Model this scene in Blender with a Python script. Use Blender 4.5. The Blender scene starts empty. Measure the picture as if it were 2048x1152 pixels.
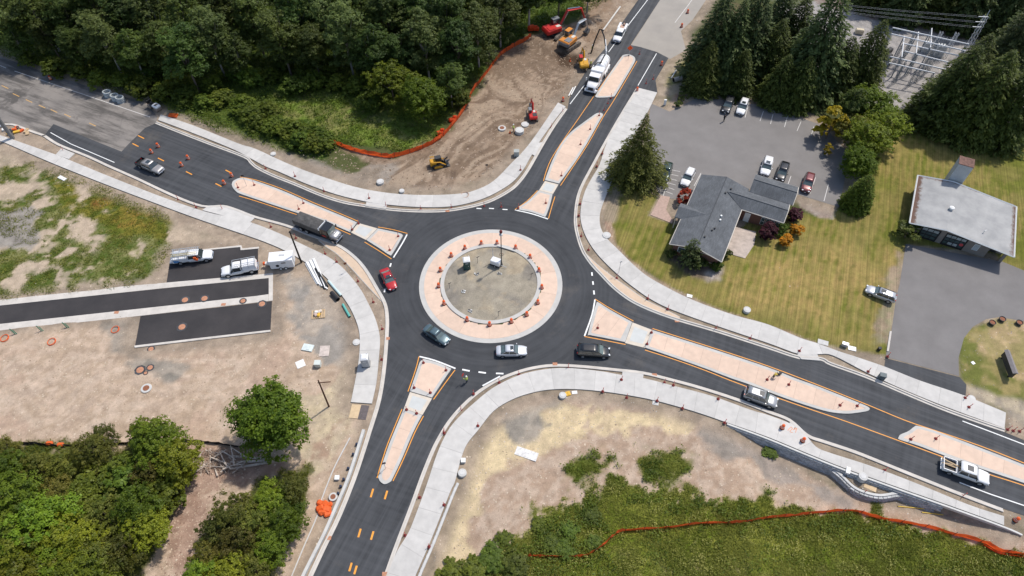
import bpy, bmesh, math, random
import numpy as np
from mathutils import Vector, Matrix
random.seed(7)
RNG = np.random.default_rng(11)
scn = bpy.context.scene
COL = scn.collection
R_ = math.radians

# ------------------------------------------------------------------ camera, sky, sun, exposure
CAM = np.array([3.554, -70.086, 90.598]); TILT = R_(52.7); FOC = 1365.0
cam = bpy.data.cameras.new('camera'); co = bpy.data.objects.new('camera', cam); COL.objects.link(co)
co.location = CAM; co.rotation_euler = (math.pi/2 - TILT, 0, 0)
cam.sensor_width = 36; cam.lens = 36*FOC/2048; cam.clip_end = 6000; cam.clip_start = 1
scn.camera = co
SUN_EL, SUN_AZ = R_(59), R_(41)            # azimuth measured from +x towards +y
w = bpy.data.worlds.new('World'); scn.world = w; w.use_nodes = True
nt = w.node_tree; bg = nt.nodes['Background']
sky = nt.nodes.new('ShaderNodeTexSky'); sky.sky_type = 'NISHITA'; sky.sun_disc = False
sky.sun_elevation = SUN_EL; sky.sun_rotation = math.pi/2 - SUN_AZ
sky.air_density = 1.0; sky.dust_density = 1.5; sky.ozone_density = 1.0
nt.links.new(sky.outputs[0], bg.inputs[0]); bg.inputs[1].default_value = 0.15
sl = bpy.data.lights.new('sun', 'SUN'); so = bpy.data.objects.new('sun', sl); COL.objects.link(so)
sl.energy = 3.65; sl.angle = R_(2.5); sl.color = (1, 0.95, 0.875)
sd = Vector((math.cos(SUN_EL)*math.cos(SUN_AZ), math.cos(SUN_EL)*math.sin(SUN_AZ), math.sin(SUN_EL)))
so.rotation_euler = (-sd).to_track_quat('-Z', 'Y').to_euler(); so.location = sd*300
vs = scn.view_settings; vs.view_transform = 'Standard'; vs.look = 'None'; vs.exposure = 0.0; vs.gamma = 1; vs.use_curve_mapping = False

# ------------------------------------------------------------------ survey: drone frame pixel -> site metres
_F = np.array([0, math.cos(TILT), -math.sin(TILT)]); _X = np.array([1., 0, 0]); _U = np.cross(_X, _F)
def site(x, y, z=0.0):
    r = _F*FOC + _X*(x-1024) - _U*(y-576)
    p = CAM + r*((z-CAM[2])/r[2])
    return (float(p[0]), float(p[1]))
def S(pts, z=0.0): return [site(x, y, z) for x, y in pts]
def smooth(pts, n=4):
    """Catmull-Rom through 2-D points"""
    p = [np.array(q, float) for q in pts]; out = []
    for i in range(len(p)-1):
        a, b, c, d = p[max(i-1, 0)], p[i], p[i+1], p[min(i+2, len(p)-1)]
        for k in range(n):
            t = k/n
            out.append(tuple(.5*((2*b)+(c-a)*t+(2*a-5*b+4*c-d)*t*t+(3*b-a-3*c+d)*t**3)))
    out.append(tuple(p[-1])); return out
def SS(pts, n=4, z=0.0): return smooth(S(pts, z), n)
def heading(x0, y0, x1, y1):
    a, b = site(x0, y0), site(x1, y1); return math.atan2(b[1]-a[1], b[0]-a[0])

# ------------------------------------------------------------------ noise on arrays
def _h(ix, iy, s):
    v = np.sin(ix*127.1+iy*311.7+s*74.7)*43758.5453
    return v-np.floor(v)
def vnoise(x, y, s=0):
    ix, iy = np.floor(x), np.floor(y); fx, fy = x-ix, y-iy
    fx = fx*fx*(3-2*fx); fy = fy*fy*(3-2*fy)
    a = _h(ix, iy, s); b = _h(ix+1, iy, s); c = _h(ix, iy+1, s); d = _h(ix+1, iy+1, s)
    return (a*(1-fx)+b*fx)*(1-fy)+(c*(1-fx)+d*fx)*fy
def fbm(x, y, size, o=4, s=0):
    t = 0; a = .5; n = 0; x = np.asarray(x, float)/size; y = np.asarray(y, float)/size; x, y = x*.83-y*.56, x*.56+y*.83
    wx, wy = vnoise(x*1.3+9, y*1.3+4, s+50), vnoise(x*1.3+31, y*1.3+17, s+60); x, y = x+wx*.9, y+wy*.9
    for k in range(o):
        t = t+a*vnoise(x*1.0, y, s+k*3); n += a; a *= .55; x, y = (x*1.62-y*1.18)+3.1, (x*1.18+y*1.62)+7.7
    return t/n
def sst(a, b, v): t = np.clip((v-a)/(b-a), 0, 1); return t*t*(3-2*t)
def sdist(poly, X, Y):
    """signed distance, positive inside"""
    d = np.full(X.shape, 1e9); ins = np.zeros(X.shape, bool); n = len(poly)
    for i in range(n):
        ax, ay = poly[i]; bx, by = poly[(i+1) % n]
        ex, ey = bx-ax, by-ay; wx, wy = X-ax, Y-ay
        t = np.clip((wx*ex+wy*ey)/(ex*ex+ey*ey+1e-12), 0, 1)
        d = np.minimum(d, (wx-ex*t)**2+(wy-ey*t)**2)
        c = (ay > Y) != (by > Y)
        with np.errstate(divide='ignore', invalid='ignore'):
            ins ^= c & (X < (bx-ax)*(Y-ay)/(by-ay if by != ay else 1e-12)+ax)
    d = np.sqrt(d); return np.where(ins, d, -d)

# ------------------------------------------------------------------ materials
MATS = {}
def mat(name, col, rough=.7, var=.12, size=1.0, bump=0.0, metal=0.0, spec=.4, coat=0.0, col2=None, coords='Object', det=4, trans=0.0, bsize=None, rnd=0.0, tl=0.0):
    if name in MATS: return MATS[name]
    m = bpy.data.materials.new(name); m.use_nodes = True; N = m.node_tree.nodes; L = m.node_tree.links
    b = N['Principled BSDF']; b.inputs['Roughness'].default_value = rough; b.inputs['Metallic'].default_value = metal
    b.inputs['Specular IOR Level'].default_value = spec; b.inputs['Coat Weight'].default_value = coat
    tc = N.new('ShaderNodeTexCoord'); src = tc.outputs['Object']
    if coords == 'World': src = N.new('ShaderNodeNewGeometry').outputs['Position']
    no = N.new('ShaderNodeTexNoise'); no.inputs['Scale'].default_value = 1/size; no.inputs['Detail'].default_value = det; no.inputs['Roughness'].default_value = .62
    L.new(src, no.inputs['Vector'])
    rp = N.new('ShaderNodeValToRGB'); e = rp.color_ramp.elements; e[0].position = .3; e[1].position = .7
    c2 = col2 or tuple(c*(1-var) for c in col); c1 = col if col2 else tuple(min(1, c*(1+var)) for c in col)
    e[0].color = (*c2, 1); e[1].color = (*c1, 1)
    L.new(no.outputs['Fac'], rp.inputs[0]); out = rp.outputs[0]
    if rnd:
        oi = N.new('ShaderNodeObjectInfo'); hv = N.new('ShaderNodeHueSaturation'); mr = N.new('ShaderNodeMapRange'); mr.inputs[3].default_value = 1-rnd; mr.inputs[4].default_value = 1+rnd
        L.new(oi.outputs['Random'], mr.inputs[0]); L.new(mr.outputs[0], hv.inputs['Value']); L.new(out, hv.inputs['Color']); out = hv.outputs[0]
    L.new(out, b.inputs['Base Color'])
    if tl:
        tr = N.new('ShaderNodeBsdfTranslucent'); L.new(out, tr.inputs[0]); mx = N.new('ShaderNodeMixShader'); mx.inputs[0].default_value = tl
        L.new(b.outputs[0], mx.inputs[1]); L.new(tr.outputs[0], mx.inputs[2]); L.new(mx.outputs[0], N['Material Output'].inputs[0])
    if bump:
        n2 = N.new('ShaderNodeTexNoise'); n2.inputs['Scale'].default_value = 1/(bsize or size*.25); n2.inputs['Detail'].default_value = 5; L.new(src, n2.inputs['Vector'])
        bp = N.new('ShaderNodeBump'); bp.inputs['Strength'].default_value = 1; bp.inputs['Distance'].default_value = bump
        L.new(n2.outputs['Fac'], bp.inputs['Height']); L.new(bp.outputs[0], b.inputs['Normal'])
    if trans: b.inputs['Transmission Weight'].default_value = trans
    m['n'] = 1; MATS[name] = m; return m
def shader_nodes(name):
    m = bpy.data.materials.new(name); m.use_nodes = True; MATS[name] = m
    return m, m.node_tree.nodes, m.node_tree.links, m.node_tree.nodes['Principled BSDF']
def nd(N, t, **k):
    n = N.new(t)
    for a, v in k.items():
        if a in n.inputs: n.inputs[a].default_value = v
        else: setattr(n, a, v)
    return n
def mixc(N, L, fac, a, b):
    m = N.new('ShaderNodeMix'); m.data_type = 'RGBA'
    for s, v in ((0, fac), (6, a), (7, b)):
        if hasattr(v, 'links') or hasattr(v, 'is_linked'): L.new(v, m.inputs[s])
        elif s == 0: m.inputs[0].default_value = v
        else: m.inputs[s].default_value = (*v, 1)
    return m.outputs[2]
def ramp(N, L, src, lo, hi):
    r = N.new('ShaderNodeMapRange'); r.inputs[1].default_value = lo; r.inputs[2].default_value = hi; L.new(src, r.inputs[0]); return r.outputs[0]

# ------------------------------------------------------------------ mesh building
def link(me, name, m=None, parent=None, smooth_=False):
    o = bpy.data.objects.new(name, me); COL.objects.link(o)
    if m is not None and not me.materials: me.materials.append(m)
    if parent is not None: o.parent = parent
    if smooth_: me.polygons.foreach_set('use_smooth', [True]*len(me.polygons))
    return o
def npmesh(name, V, F, tint=None):
    """V (n,3), F (m,k) uniform faces"""
    me = bpy.data.meshes.new(name); V = np.asarray(V, np.float32); F = np.asarray(F, np.int32); k = F.shape[1]
    me.vertices.add(len(V)); me.vertices.foreach_set('co', V.ravel())
    me.loops.add(F.size); me.loops.foreach_set('vertex_index', F.ravel())
    me.polygons.add(len(F)); me.polygons.foreach_set('loop_start', np.arange(0, F.size, k, dtype=np.int32))
    me.update(calc_edges=True)
    if tint is not None:
        a = me.attributes.new('tint', 'FLOAT', 'POINT'); a.data.foreach_set('value', np.asarray(tint, np.float32))
    return me
class MB:
    """collects primitives for ONE mesh part"""
    def __init__(s): s.v = []; s.f = []
    def add(s, v, f): n = len(s.v); s.v += [tuple(p) for p in v]; s.f += [tuple(i+n for i in q) for q in f]; return s
    def box(s, c, d, rz=0.0, ry=0.0, taper=1.0, bev=0.0):
        x, y, z = d[0]/2, d[1]/2, d[2]/2
        M = Matrix.Rotation(rz, 3, 'Z') @ Matrix.Rotation(ry, 3, 'Y')
        if bev:
            b = bev; v = []
            for zz, q in ((-z, b), (-z+b, 0), (z-b, 0), (z, b)):
                t = taper if zz > 0 else 1
                for px, py in ((x-b, -y+q), (x-q, -y+b), (x-q, y-b), (x-b, y-q), (-x+b, y-q), (-x+q, y-b), (-x+q, -y+b), (-x+b, -y+q)):
                    v.append(M @ Vector((px*t, py*t, zz)) + Vector(c))
            f = [tuple(range(7, -1, -1)), tuple(range(24, 32))]
            for r in range(3):
                for i in range(8): j = (i+1) % 8; f.append((r*8+i, r*8+j, r*8+8+j, r*8+8+i))
            return s.add(v, f)
        v = [M @ Vector((sx*x*(taper if sz > 0 else 1), sy*y*(taper if sz > 0 else 1), sz*z)) + Vector(c) for sz in (-1, 1) for sx, sy in ((-1, -1), (1, -1), (1, 1), (-1, 1))]
        return s.add(v, [(3, 2, 1, 0), (4, 5, 6, 7), (0, 1, 5, 4), (1, 2, 6, 5), (2, 3, 7, 6), (3, 0, 4, 7)])
    def tube(s, pts, r, n=8, cap=True):
        pts = [Vector(p) for p in pts]; rs = r if isinstance(r, (list, tuple)) else [r]*len(pts); v = []; f = []
        for i, p in enumerate(pts):
            d = (pts[min(i+1, len(pts)-1)]-pts[max(i-1, 0)]).normalized()
            a = d.cross(Vector((0, 0, 1)) if abs(d.z) < .95 else Vector((1, 0, 0))).normalized(); b = d.cross(a)
            for k in range(n): t = 2*math.pi*k/n; v.append(p+(a*math.cos(t)+b*math.sin(t))*rs[i])
        for i in range(len(pts)-1):
            for k in range(n): j = (k+1) % n; f.append((i*n+k, i*n+n+k, i*n+n+j, i*n+j))
        if cap: f += [tuple(range(n)), tuple(range(len(v)-1, len(v)-n-1, -1))]
        return s.add(v, f)
    def lathe(s, prof, n=12, c=(0, 0, 0), axis='Z'):
        v = []; f = []
        for r, z in prof:
            for k in range(n):
                t = 2*math.pi*k/n; p = (r*math.cos(t), r*math.sin(t), z)
                if axis == 'Y': p = (p[0], p[2], p[1])
                if axis == 'X': p = (p[2], p[0], p[1])
                v.append((p[0]+c[0], p[1]+c[1], p[2]+c[2]))
        for i in range(len(prof)-1):
            for k in range(n): j = (k+1) % n; f.append((i*n+k, i*n+j, i*n+n+j, i*n+n+k))
        f += [tuple(range(n-1, -1, -1)), tuple(range((len(prof)-1)*n, len(prof)*n))]
        return s.add(v, f)
    def prism(s, poly, z0, z1):
        """poly: 2-D ring, any direction"""
        a = sum(poly[i][0]*poly[(i+1) % len(poly)][1]-poly[(i+1) % len(poly)][0]*poly[i][1] for i in range(len(poly)))
        if a < 0: poly = poly[::-1]
        n = len(poly); v = [(x, y, z0) for x, y in poly]+[(x, y, z1) for x, y in poly]
        return s.add(v, [tuple(range(n, 2*n))]+[(i, (i+1) % n, n+(i+1) % n, n+i) for i in range(n)])
    def sheet(s, poly, z):
        a = sum(poly[i][0]*poly[(i+1) % len(poly)][1]-poly[(i+1) % len(poly)][0]*poly[i][1] for i in range(len(poly)))
        if a < 0: poly = poly[::-1]
        return s.add([(x, y, z) for x, y in poly], [tuple(range(len(poly)))])
    def loft(s, rings, caps=True):
        n = len(rings[0]); v = [p for r in rings for p in r]; f = []
        for i in range(len(rings)-1):
            for k in range(n): j = (k+1) % n; f.append((i*n+k, i*n+j, i*n+n+j, i*n+n+k))
        if caps: f += [tuple(range(n-1, -1, -1)), tuple(range((len(rings)-1)*n, len(rings)*n))]
        return s.add(v, f)
    def mesh(s, name):
        me = bpy.data.meshes.new(name); me.from_pydata(s.v, [], s.f); me.update(); return me
    def obj(s, name, m, parent=None, smooth_=False): return link(s.mesh(name), name, m, parent, smooth_)
def tag(o, label=None, cat=None, group=None, kind=None):
    if label: o['label'] = label
    if cat: o['category'] = cat
    if group: o['group'] = group
    if kind: o['kind'] = kind
    return o
def thing(name, label, cat, loc=(0, 0, 0), rz=0.0, group=None, scale=1.0):
    o = bpy.data.objects.new(name, None); COL.objects.link(o); o.location = loc; o.rotation_euler = (0, 0, rz)
    o.scale = (scale,)*3 if not isinstance(scale, tuple) else scale; o.empty_display_size = .3
    return tag(o, label, cat, group)
def copy_tree(o, parent=None):
    c = o.copy(); COL.objects.link(c); c.parent = parent
    for ch in KIDS(o): copy_tree(ch, c)
    return c
_kids = {}
def KIDS(o):
    if o.name not in _kids: _kids[o.name] = list(o.children)
    return _kids[o.name]
ORD = ['first', 'second', 'third', 'fourth', 'fifth', 'sixth', 'seventh', 'eighth', 'ninth', 'tenth', 'eleventh', 'twelfth', 'thirteenth', 'fourteenth', 'fifteenth', 'sixteenth', 'seventeenth', 'eighteenth', 'nineteenth', 'twentieth', 'twenty-first', 'twenty-second', 'twenty-third', 'twenty-fourth']
# ================================================================== THE PLAN (traced ground outlines)
# --- road edges (asphalt side of each kerb), in order along the kerb
K_N = [(310,247),(360,267),(417,289),(486,315),(499,326),(512,337),(544,353),(587,370),(642,393),(687,407),(729,414),(787,422),(849,425),(899,423),(949,414),(987,402),(1024,381),(1042,364),(1058,342),(1072,318),(1090,286),(1111,252),(1135,218)]
K_E = [(1272,177),(1240,229),(1206,288),(1184,328),(1164,365),(1154,390),(1149,418),(1148,448),(1154,478),(1164,505),(1179,528),(1199,550),(1223,575),(1249,596),(1274,611),(1311,627),(1351,641),(1399,655),(1449,670),(1536,698),(1598,718),(1641,721),(1661,731),(1731,756),(1811,790),(1886,821),(1961,848),(2009,864)]
K_S = [(2006,1017),(1911,981),(1786,931),(1711,901),(1648,880),(1616,868),(1581,838),(1536,820),(1474,796),(1399,772),(1336,755),(1286,743),(1224,736),(1161,730),(1106,728),(1061,734),(1024,745),(987,761),(949,786),(917,816),(896,841),(880,866),(864,896),(844,944),(822,1004),(799,1064),(784,1104),(767,1152),(750,1200)]
K_W = [(604,1200),(626,1152),(652,1096),(682,1034),(712,959),(732,899),(743,864),(762,801),(772,738),(777,676),(778,636),(773,606),(757,576),(734,538),(712,513),(682,491),(647,477),(612,464),(574,449),(512,432),(475,418),(447,410),(405,410),(350,390),(275,355),(225,333),(175,310),(120,288),(90,269)]
kN, kE, kS, kW = SS(K_N), SS(K_E), SS(K_S), SS(K_W)
ROAD = kN + S([(1139,196),(1174,139),(1214,92),(1236,57),(1276,0),(1320,-70),(1366,-70),(1320,0),(1261,90),(1281,94),(1314,104),(1337,116),(1326,135),(1311,160),(1315,186)]) + kE + S([(2048,880),(2140,914),(2140,1068),(2048,1031)]) + kS + kW + S([(107,248),(190,282),(243,303),(257,288),(290,256)])
OLD_W = S([(-120,76),(0,113),(62,135),(120,155),(175,172),(225,186),(295,208),(315,234),(312,249),(290,258),(257,290),(243,305),(190,284),(107,250),(90,271),(62,261),(30,248),(0,244),(-120,218)])
OLD_N = S([(1261,92),(1320,0),(1366,-70),(1450,-70),(1412,0),(1385,40),(1362,62),(1372,100),(1340,118),(1314,106),(1281,96)])
LOT = S([(1301,206),(1339,223),(1372,207),(1394,195),(1440,199),(1540,213),(1648,252),(1700,310),(1678,414),(1596,389),(1520,372),(1400,402),(1340,397),(1322,391),(1290,340),(1296,262)])
DRIVE = S([(1812,488),(1799,570),(1793,591),(1783,663),(1771,714),(1918,752),(1917,716),(1928,676),(1946,653),(1973,638),(1998,634),(2048,642),(2150,660),(2150,575),(2048,541),(2005,523)])
DRIVE_NEW = S([(1771,716),(1919,754),(1933,769),(1931,795),(1836,763),(1768,737)])
ALLEY = S([(-100,624),(0,611),(325,577),(538,556),(538,588),(512,592),(0,648),(-100,660)])
PAD_S = S([(281,632),(512,606),(544,602),(541,661),(400,677),(270,692)])
PAD_N = S([(342,508),(482,494),(482,500),(516,496),(516,549),(333,565)])
YARD = S([(1560,20),(1600,-20),(1700,0),(2048,80),(2048,240),(1880,225),(1700,205),(1540,120)])
WALK = S([(1322,391),(1340,394),(1332,420),(1346,441),(1344,447),(1301,430)]); PATIO = S([(1462,452),(1512,464),(1508,490),(1490,517),(1453,506)])
# --- sidewalks: (road side, field side)
SW_N = ([(317,241),(360,257),(412,277),(470,301),(506,320),(530,333),(562,346),(612,368),(674,390),(737,405),(774,410),(837,415),(899,414),(949,404),(987,389),(1024,366),(1046,341),(1061,315),(1078,286),(1106,246),(1131,214)],
        [(322,230),(390,253),(477,288),(512,299),(587,333),(662,360),(724,378),(787,388),(849,391),(912,389),(949,382),(987,363),(1024,326),(1060,287),(1116,206)])
SW_W = ([(-90,243),(0,271),(49,288),(120,313),(142,322),(225,356),(325,395),(410,424),(470,437),(512,449),(562,469),(612,493),(650,511),(672,525),(692,543),(719,576),(737,608),(752,641),(760,676),(758,716),(753,766),(744,808)],
        [(-90,255),(0,283),(17,289),(100,325),(200,365),(300,403),(400,440),(512,478),(570,502),(612,526),(645,549),(672,577),(694,606),(709,634),(718,661),(720,689),(717,726),(709,771),(702,805)])
SW_E = ([(1278,177),(1246,222),(1214,285),(1199,330),(1184,356),(1171,381),(1163,408),(1161,438),(1169,468),(1186,498),(1209,525),(1241,555),(1269,577),(1299,598),(1336,617),(1386,636),(1449,658),(1536,687),(1598,709),(1637,709),(1666,712),(1731,745),(1811,782),(1911,822),(2008,857)],
        [(1314,186),(1290,235),(1258,290),(1229,350),(1219,375),(1209,400),(1200,428),(1201,455),(1214,478),(1236,500),(1264,528),(1294,553),(1334,576),(1374,596),(1424,616),(1474,633),(1536,650),(1598,676),(1636,688),(1673,702),(1716,716),(1771,735),(1836,761),(1928,792),(2011,826)])
SW_S = ([(2007,1033),(1936,1010),(1836,969),(1736,931),(1661,907),(1631,894),(1607,866),(1580,848),(1536,831),(1499,820),(1424,793),(1349,773),(1286,757),(1244,751),(1199,743),(1136,737),(1086,740),(1036,752),(987,776),(949,806),(917,836),(895,864),(874,909),(854,969),(834,1024),(817,1066),(794,1104),(775,1152),(752,1210)],
        [(2007,1051),(1911,1016),(1786,972),(1686,936),(1611,906),(1536,875),(1454,846),(1386,823),(1311,802),(1249,790),(1199,783),(1149,779),(1099,780),(1061,787),(1024,800),(987,823),(957,860),(934,889),(922,919),(910,964),(902,981),(884,1026),(862,1081),(839,1134),(828,1160),(808,1210)])
# --- raised medians: (one side, other side), nose to nose; None = end
MED = {
 'west': ([(464,370),(466,364),(472,360),(480,357),(490,357),(512,363),(562,381),(624,408),(687,434),(714,446)], [(464,370),(466,376),(473,384),(480,388),(512,399),(587,424),(652,445),(700,465)]),
 'west_tip': ([(756,458),(780,463),(801,468),(806,472)], [(733,481),(760,498),(778,510),(785,508),(806,472)]),
 'north': ([(1241,118),(1245,112),(1252,110),(1258,110),(1266,113),(1270,118),(1268,127),(1249,160),(1231,190),(1227,194)], [(1241,118),(1236,124),(1214,156),(1192,190),(1191,194),(1195,196),(1208,196),(1221,195),(1227,194)]),
 'north_mid': ([(1189,230),(1195,227),(1202,227),(1206,231),(1200,241),(1186,266),(1173,289),(1154,319),(1134,347),(1118,368)], [(1189,230),(1164,248),(1141,266),(1122,289),(1106,319),(1096,344),(1090,361)]),
 'north_tip': ([(1105,389),(1100,410),(1092,432),(1088,434)], [(1077,382),(1056,403),(1037,416),(1038,420),(1062,425),(1088,434)]),
 'east_tip': ([(1193,606),(1197,606),(1224,623),(1264,645)], [(1193,606),(1188,622),(1176,668),(1180,671),(1211,677),(1250,685)]),
 'east': ([(1304,661),(1374,683),(1449,707),(1536,736),(1586,756),(1636,774),(1686,794),(1728,811),(1738,817),(1738,820)], [(1290,696),(1349,716),(1411,738),(1461,757),(1499,770),(1556,792),(1611,811),(1656,824),(1691,828),(1715,826),(1733,823),(1738,820)]),
 'east_far': ([(1796,876),(1800,870),(1816,863),(1828,854),(1836,853),(1871,863),(1961,897),(2048,931),(2140,967)], [(1796,876),(1799,880),(1836,892),(1878,908),(1961,938),(2048,967),(2140,1000)]),
 'south_tip': ([(845,721),(848,719),(875,726),(900,737),(901,741),(890,757),(864,796)], [(845,721),(840,725),(834,742),(820,783)]),
 'south': ([(844,831),(826,866),(803,920),(785,958),(781,964),(774,968),(768,969)], [(808,818),(788,866),(776,896),(758,950),(758,958),(761,964),(768,969)]),
}
CROSS = {'west': [(716,446),(755,457),(732,480),(702,465)], 'north': [(1117,369),(1106,388),(1078,381),(1090,362)], 'east': [(1265,645),(1304,660),(1290,696),(1250,686)], 'south': [(864,797),(845,830),(808,817),(820,784)]}
# ================================================================== TERRAIN
fx = np.arange(-132, 140.01, .42); fy = np.arange(-60, 112.01, .42)
gx = np.concatenate([[-3000, -1400, -700, -400, -260, -190, -155, -140], fx, [148, 165, 200, 270, 420, 750, 1500, 3000]])
gy = np.concatenate([[-3000, -1400, -700, -380, -220, -130, -90, -70], fy, [118, 130, 155, 200, 280, 420, 750, 1500, 3000]])
GX, GY = np.meshgrid(gx, gy)
def box_sd(poly, m=8.0):
    p = np.array(poly); lo = p.min(0)-m; hi = p.max(0)+m
    d = np.full(GX.shape, -99.0); k = (GX > lo[0]) & (GX < hi[0]) & (GY > lo[1]) & (GY < hi[1])
    d[k] = sdist(poly, GX[k], GY[k]); return d
def ribbon_poly(ab, n=3): return SS(ab[0], n)+SS(ab[1], n)[::-1]
paved = np.full(GX.shape, -99.0)
for pl in (ROAD, OLD_W, OLD_N, LOT, DRIVE, DRIVE_NEW, ALLEY, PAD_S, PAD_N, WALK, PATIO, *(ribbon_poly(q) for q in (SW_N, SW_W, SW_E, SW_S))):
    paved = np.maximum(paved, box_sd(pl, 5.0))
WALL_TOP = [(1425,838),(1454,847),(1536,877),(1611,908),(1686,938),(1786,974),(1911,1018),(2007,1053),(2044,1069)]
wx0, wx1 = site(1430, 850)[0], site(1570, 900)[0]
def wall_depth(x): return 1.6*sst(wx0, wx1, x)*(1-.8*sst(site(1890, 1020)[0], site(2044, 1069)[0], x))
DROP = S(WALL_TOP)+S([(2300,1170),(2300,1500),(1000,1500),(1250,960),(1380,860)])
BAY = S([(1655,924),(1690,938),(1800,978),(1795,990),(1761,989),(1731,982),(1706,970),(1681,947)], -.6)
SLOW = S([(912,966),(902,985),(884,1030),(862,1085),(839,1138),(810,1215),(900,1300),(1050,1150),(960,1000)])
dd, bay, slo = box_sd(DROP, 6), box_sd(BAY, 3), box_sd(SLOW, 6)
away = sst(.6, 4, -paved)
GZ = -.035+.09*sst(.5, 2.0, -paved)+away*(.5*(fbm(GX, GY, 9, 4, 3)-.5)+.16*(fbm(GX, GY, 1.6, 3, 9)-.5))
soft = np.where(dd > 0, np.minimum(sst(-.1, .45, dd), 1), 0)
GZ = GZ-soft*wall_depth(GX)*np.where(bay > -.1, .42, 1.0)
GZ = GZ-.45*sst(-.1, .5, slo)*sst(-3, 6, slo)
ISL = math.hypot
rr = np.hypot(GX, GY); GZ = np.where(rr < 8.6, .12+.28*sst(7.8, 3, rr)+.10*(fbm(GX, GY, 2.2, 3, 4)-.5), GZ)
NSOIL = S([(660,286),(790,312),(880,278),(930,200),(1000,105),(1050,70),(1170,40),(1265,-20),(1285,-20),(1130,205),(1050,285),(985,350),(905,385),(760,385),(640,335),(560,308)])
soil = box_sd(NSOIL, 10)
GZ = GZ+.35*sst(2, 8, soil)*(fbm(GX, GY, 7, 4, 21)-.4)
hole = np.exp(-(((GX-site(1140,118)[0])/3.2)**2+((GY-site(1140,118)[1])/2.0)**2)); GZ = GZ-1.1*hole
mound = np.exp(-(((GX-site(1085,85)[0])/4)**2+((GY-site(1085,85)[1])/2.5)**2)); GZ = GZ+.6*mound
def ground_z(x, y):
    i = int(np.clip(np.searchsorted(gx, x)-1, 0, len(gx)-2)); j = int(np.clip(np.searchsorted(gy, y)-1, 0, len(gy)-2))
    u = (x-gx[i])/(gx[i+1]-gx[i]); v = (y-gy[j])/(gy[j+1]-gy[j])
    return float((GZ[j, i]*(1-u)+GZ[j, i+1]*u)*(1-v)+(GZ[j+1, i]*(1-u)+GZ[j+1, i+1]*u)*v)
def on_ground(px, py):
    z = 0
    for _ in range(4): x, y = site(px, py, z); z = ground_z(x, y)
    return x, y, z
# ------------------------------------------------------------------ what grows or lies where
C = np.zeros(GX.shape+(3,)); C[:] = (.27, .225, .18)
n1, n2, n3, n4 = fbm(GX, GY, 2.2, 4, 31), fbm(GX, GY, 9, 4, 41), fbm(GX, GY, .9, 3, 51), fbm(GX, GY, 4.5, 5, 61)
def mixin(wt, a, b, n, lo=.35, hi=.65):
    global C
    t = sst(lo, hi, n)[..., None]; c = np.array(a)*(1-t)+np.array(b)*t
    C = C*(1-wt[..., None])+c*wt[..., None]
def fringe(px, a, b, n, z=0.0, m=12, reach=9.0):
    """cover that breaks up into clumps towards its edge"""
    d = box_sd(S(px, z), m); wt = sst(.46, .58, n1*.55+n3*.45+np.clip(d/reach, -.4, .4)*1.5); mixin(wt, a, b, n); return wt
def zone(px, a, b, n=None, edge=3.0, soft_=.6, cov=1.0, patch=None, m=9, z=0.0, lo=.35, hi=.65):
    d = box_sd(S(px, z), m)
    wt = sst(-soft_, soft_, d+(n4-.5)*edge*2)*cov
    if patch is not None: wt = wt*sst(patch-.06, patch+.06, n2*.45+n1*.55)
    mixin(wt, a, b, n1 if n is None else n, lo, hi); return wt
C[:] = (np.array((.055, .075, .022))*(1-n1[..., None])+np.array((.10, .10, .04))*n1[..., None])     # distant land: scrub
PALE, PALE2 = (.53, .405, .305), (.40, .30, .215)
zone([(-300,230),(0,240),(90,262),(160,310),(420,410),(560,450),(760,580),(785,680),(765,800),(740,880),(650,1120),(600,1300),(-300,1300)], PALE, PALE2, n=n3, m=4)
wl0 = box_sd(S([(-200,700),(520,690),(640,640),(700,760),(640,900),(500,890),(-200,880)]), 5); sw2 = R_(4)+.9*(fbm(GX, GY, 20, 2, 17)-.5); tu2 = GX*np.cos(sw2)+GY*np.sin(sw2); tv2 = -GX*np.sin(sw2)+GY*np.cos(sw2); trk2 = fbm(tu2*.14, tv2*1.3, 1.2, 4, 23)
mixin(sst(-1, 2, wl0)*sst(.50, .36, trk2)*.32, (.36,.27,.205), (.30,.22,.165), n3); mixin(sst(-1, 2, wl0)*sst(.54, .68, trk2)*.28, (.60,.49,.39), (.54,.43,.34), n3); mixin(sst(-1, 2, wl0)*sst(.56, .66, fbm(GX, GY, 6, 4, 37))*.35, (.40,.26,.19), (.47,.33,.25), n3)
zone([(-200,300),(60,300),(330,420),(470,480),(330,520),(330,560),(120,585),(-200,600)], (.46,.365,.27), (.33,.27,.195), n=n1, m=8)
wv1 = zone([(-100,360),(40,330),(110,330),(200,380),(300,440),(355,470),(330,540),(240,580),(60,590),(-100,590)], (.085,.125,.022), (.19,.19,.07), n=n3, patch=.455, m=8)
wv2 = zone([(90,325),(180,360),(290,410),(360,455),(330,480),(230,470),(120,420)], (.10,.13,.016), (.20,.175,.03), n=n3, patch=.40, m=6)
zone([(150,385),(200,400),(300,430),(310,460),(240,450),(160,410)], (.21,.105,.03), (.25,.18,.035), n=n3, patch=.555, m=6)
zone([(-20,430),(60,420),(85,450),(60,500),(-20,500)], (.30,.27,.235), (.25,.225,.2), m=5)
zone([(560,560),(640,560),(700,640),(715,720),(640,740),(600,640)], (.30,.27,.235), (.40,.335,.27), edge=4, m=8)
zone([(215,640),(280,635),(268,700),(400,735),(330,760),(260,740),(230,700)], (.24,.215,.18), (.34,.29,.235), edge=3, m=6)
zone([(600,800),(700,740),(716,800),(690,880),(640,960),(590,900)], (.56,.46,.31), (.43,.35,.25), n=n3, edge=4, m=8)
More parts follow.
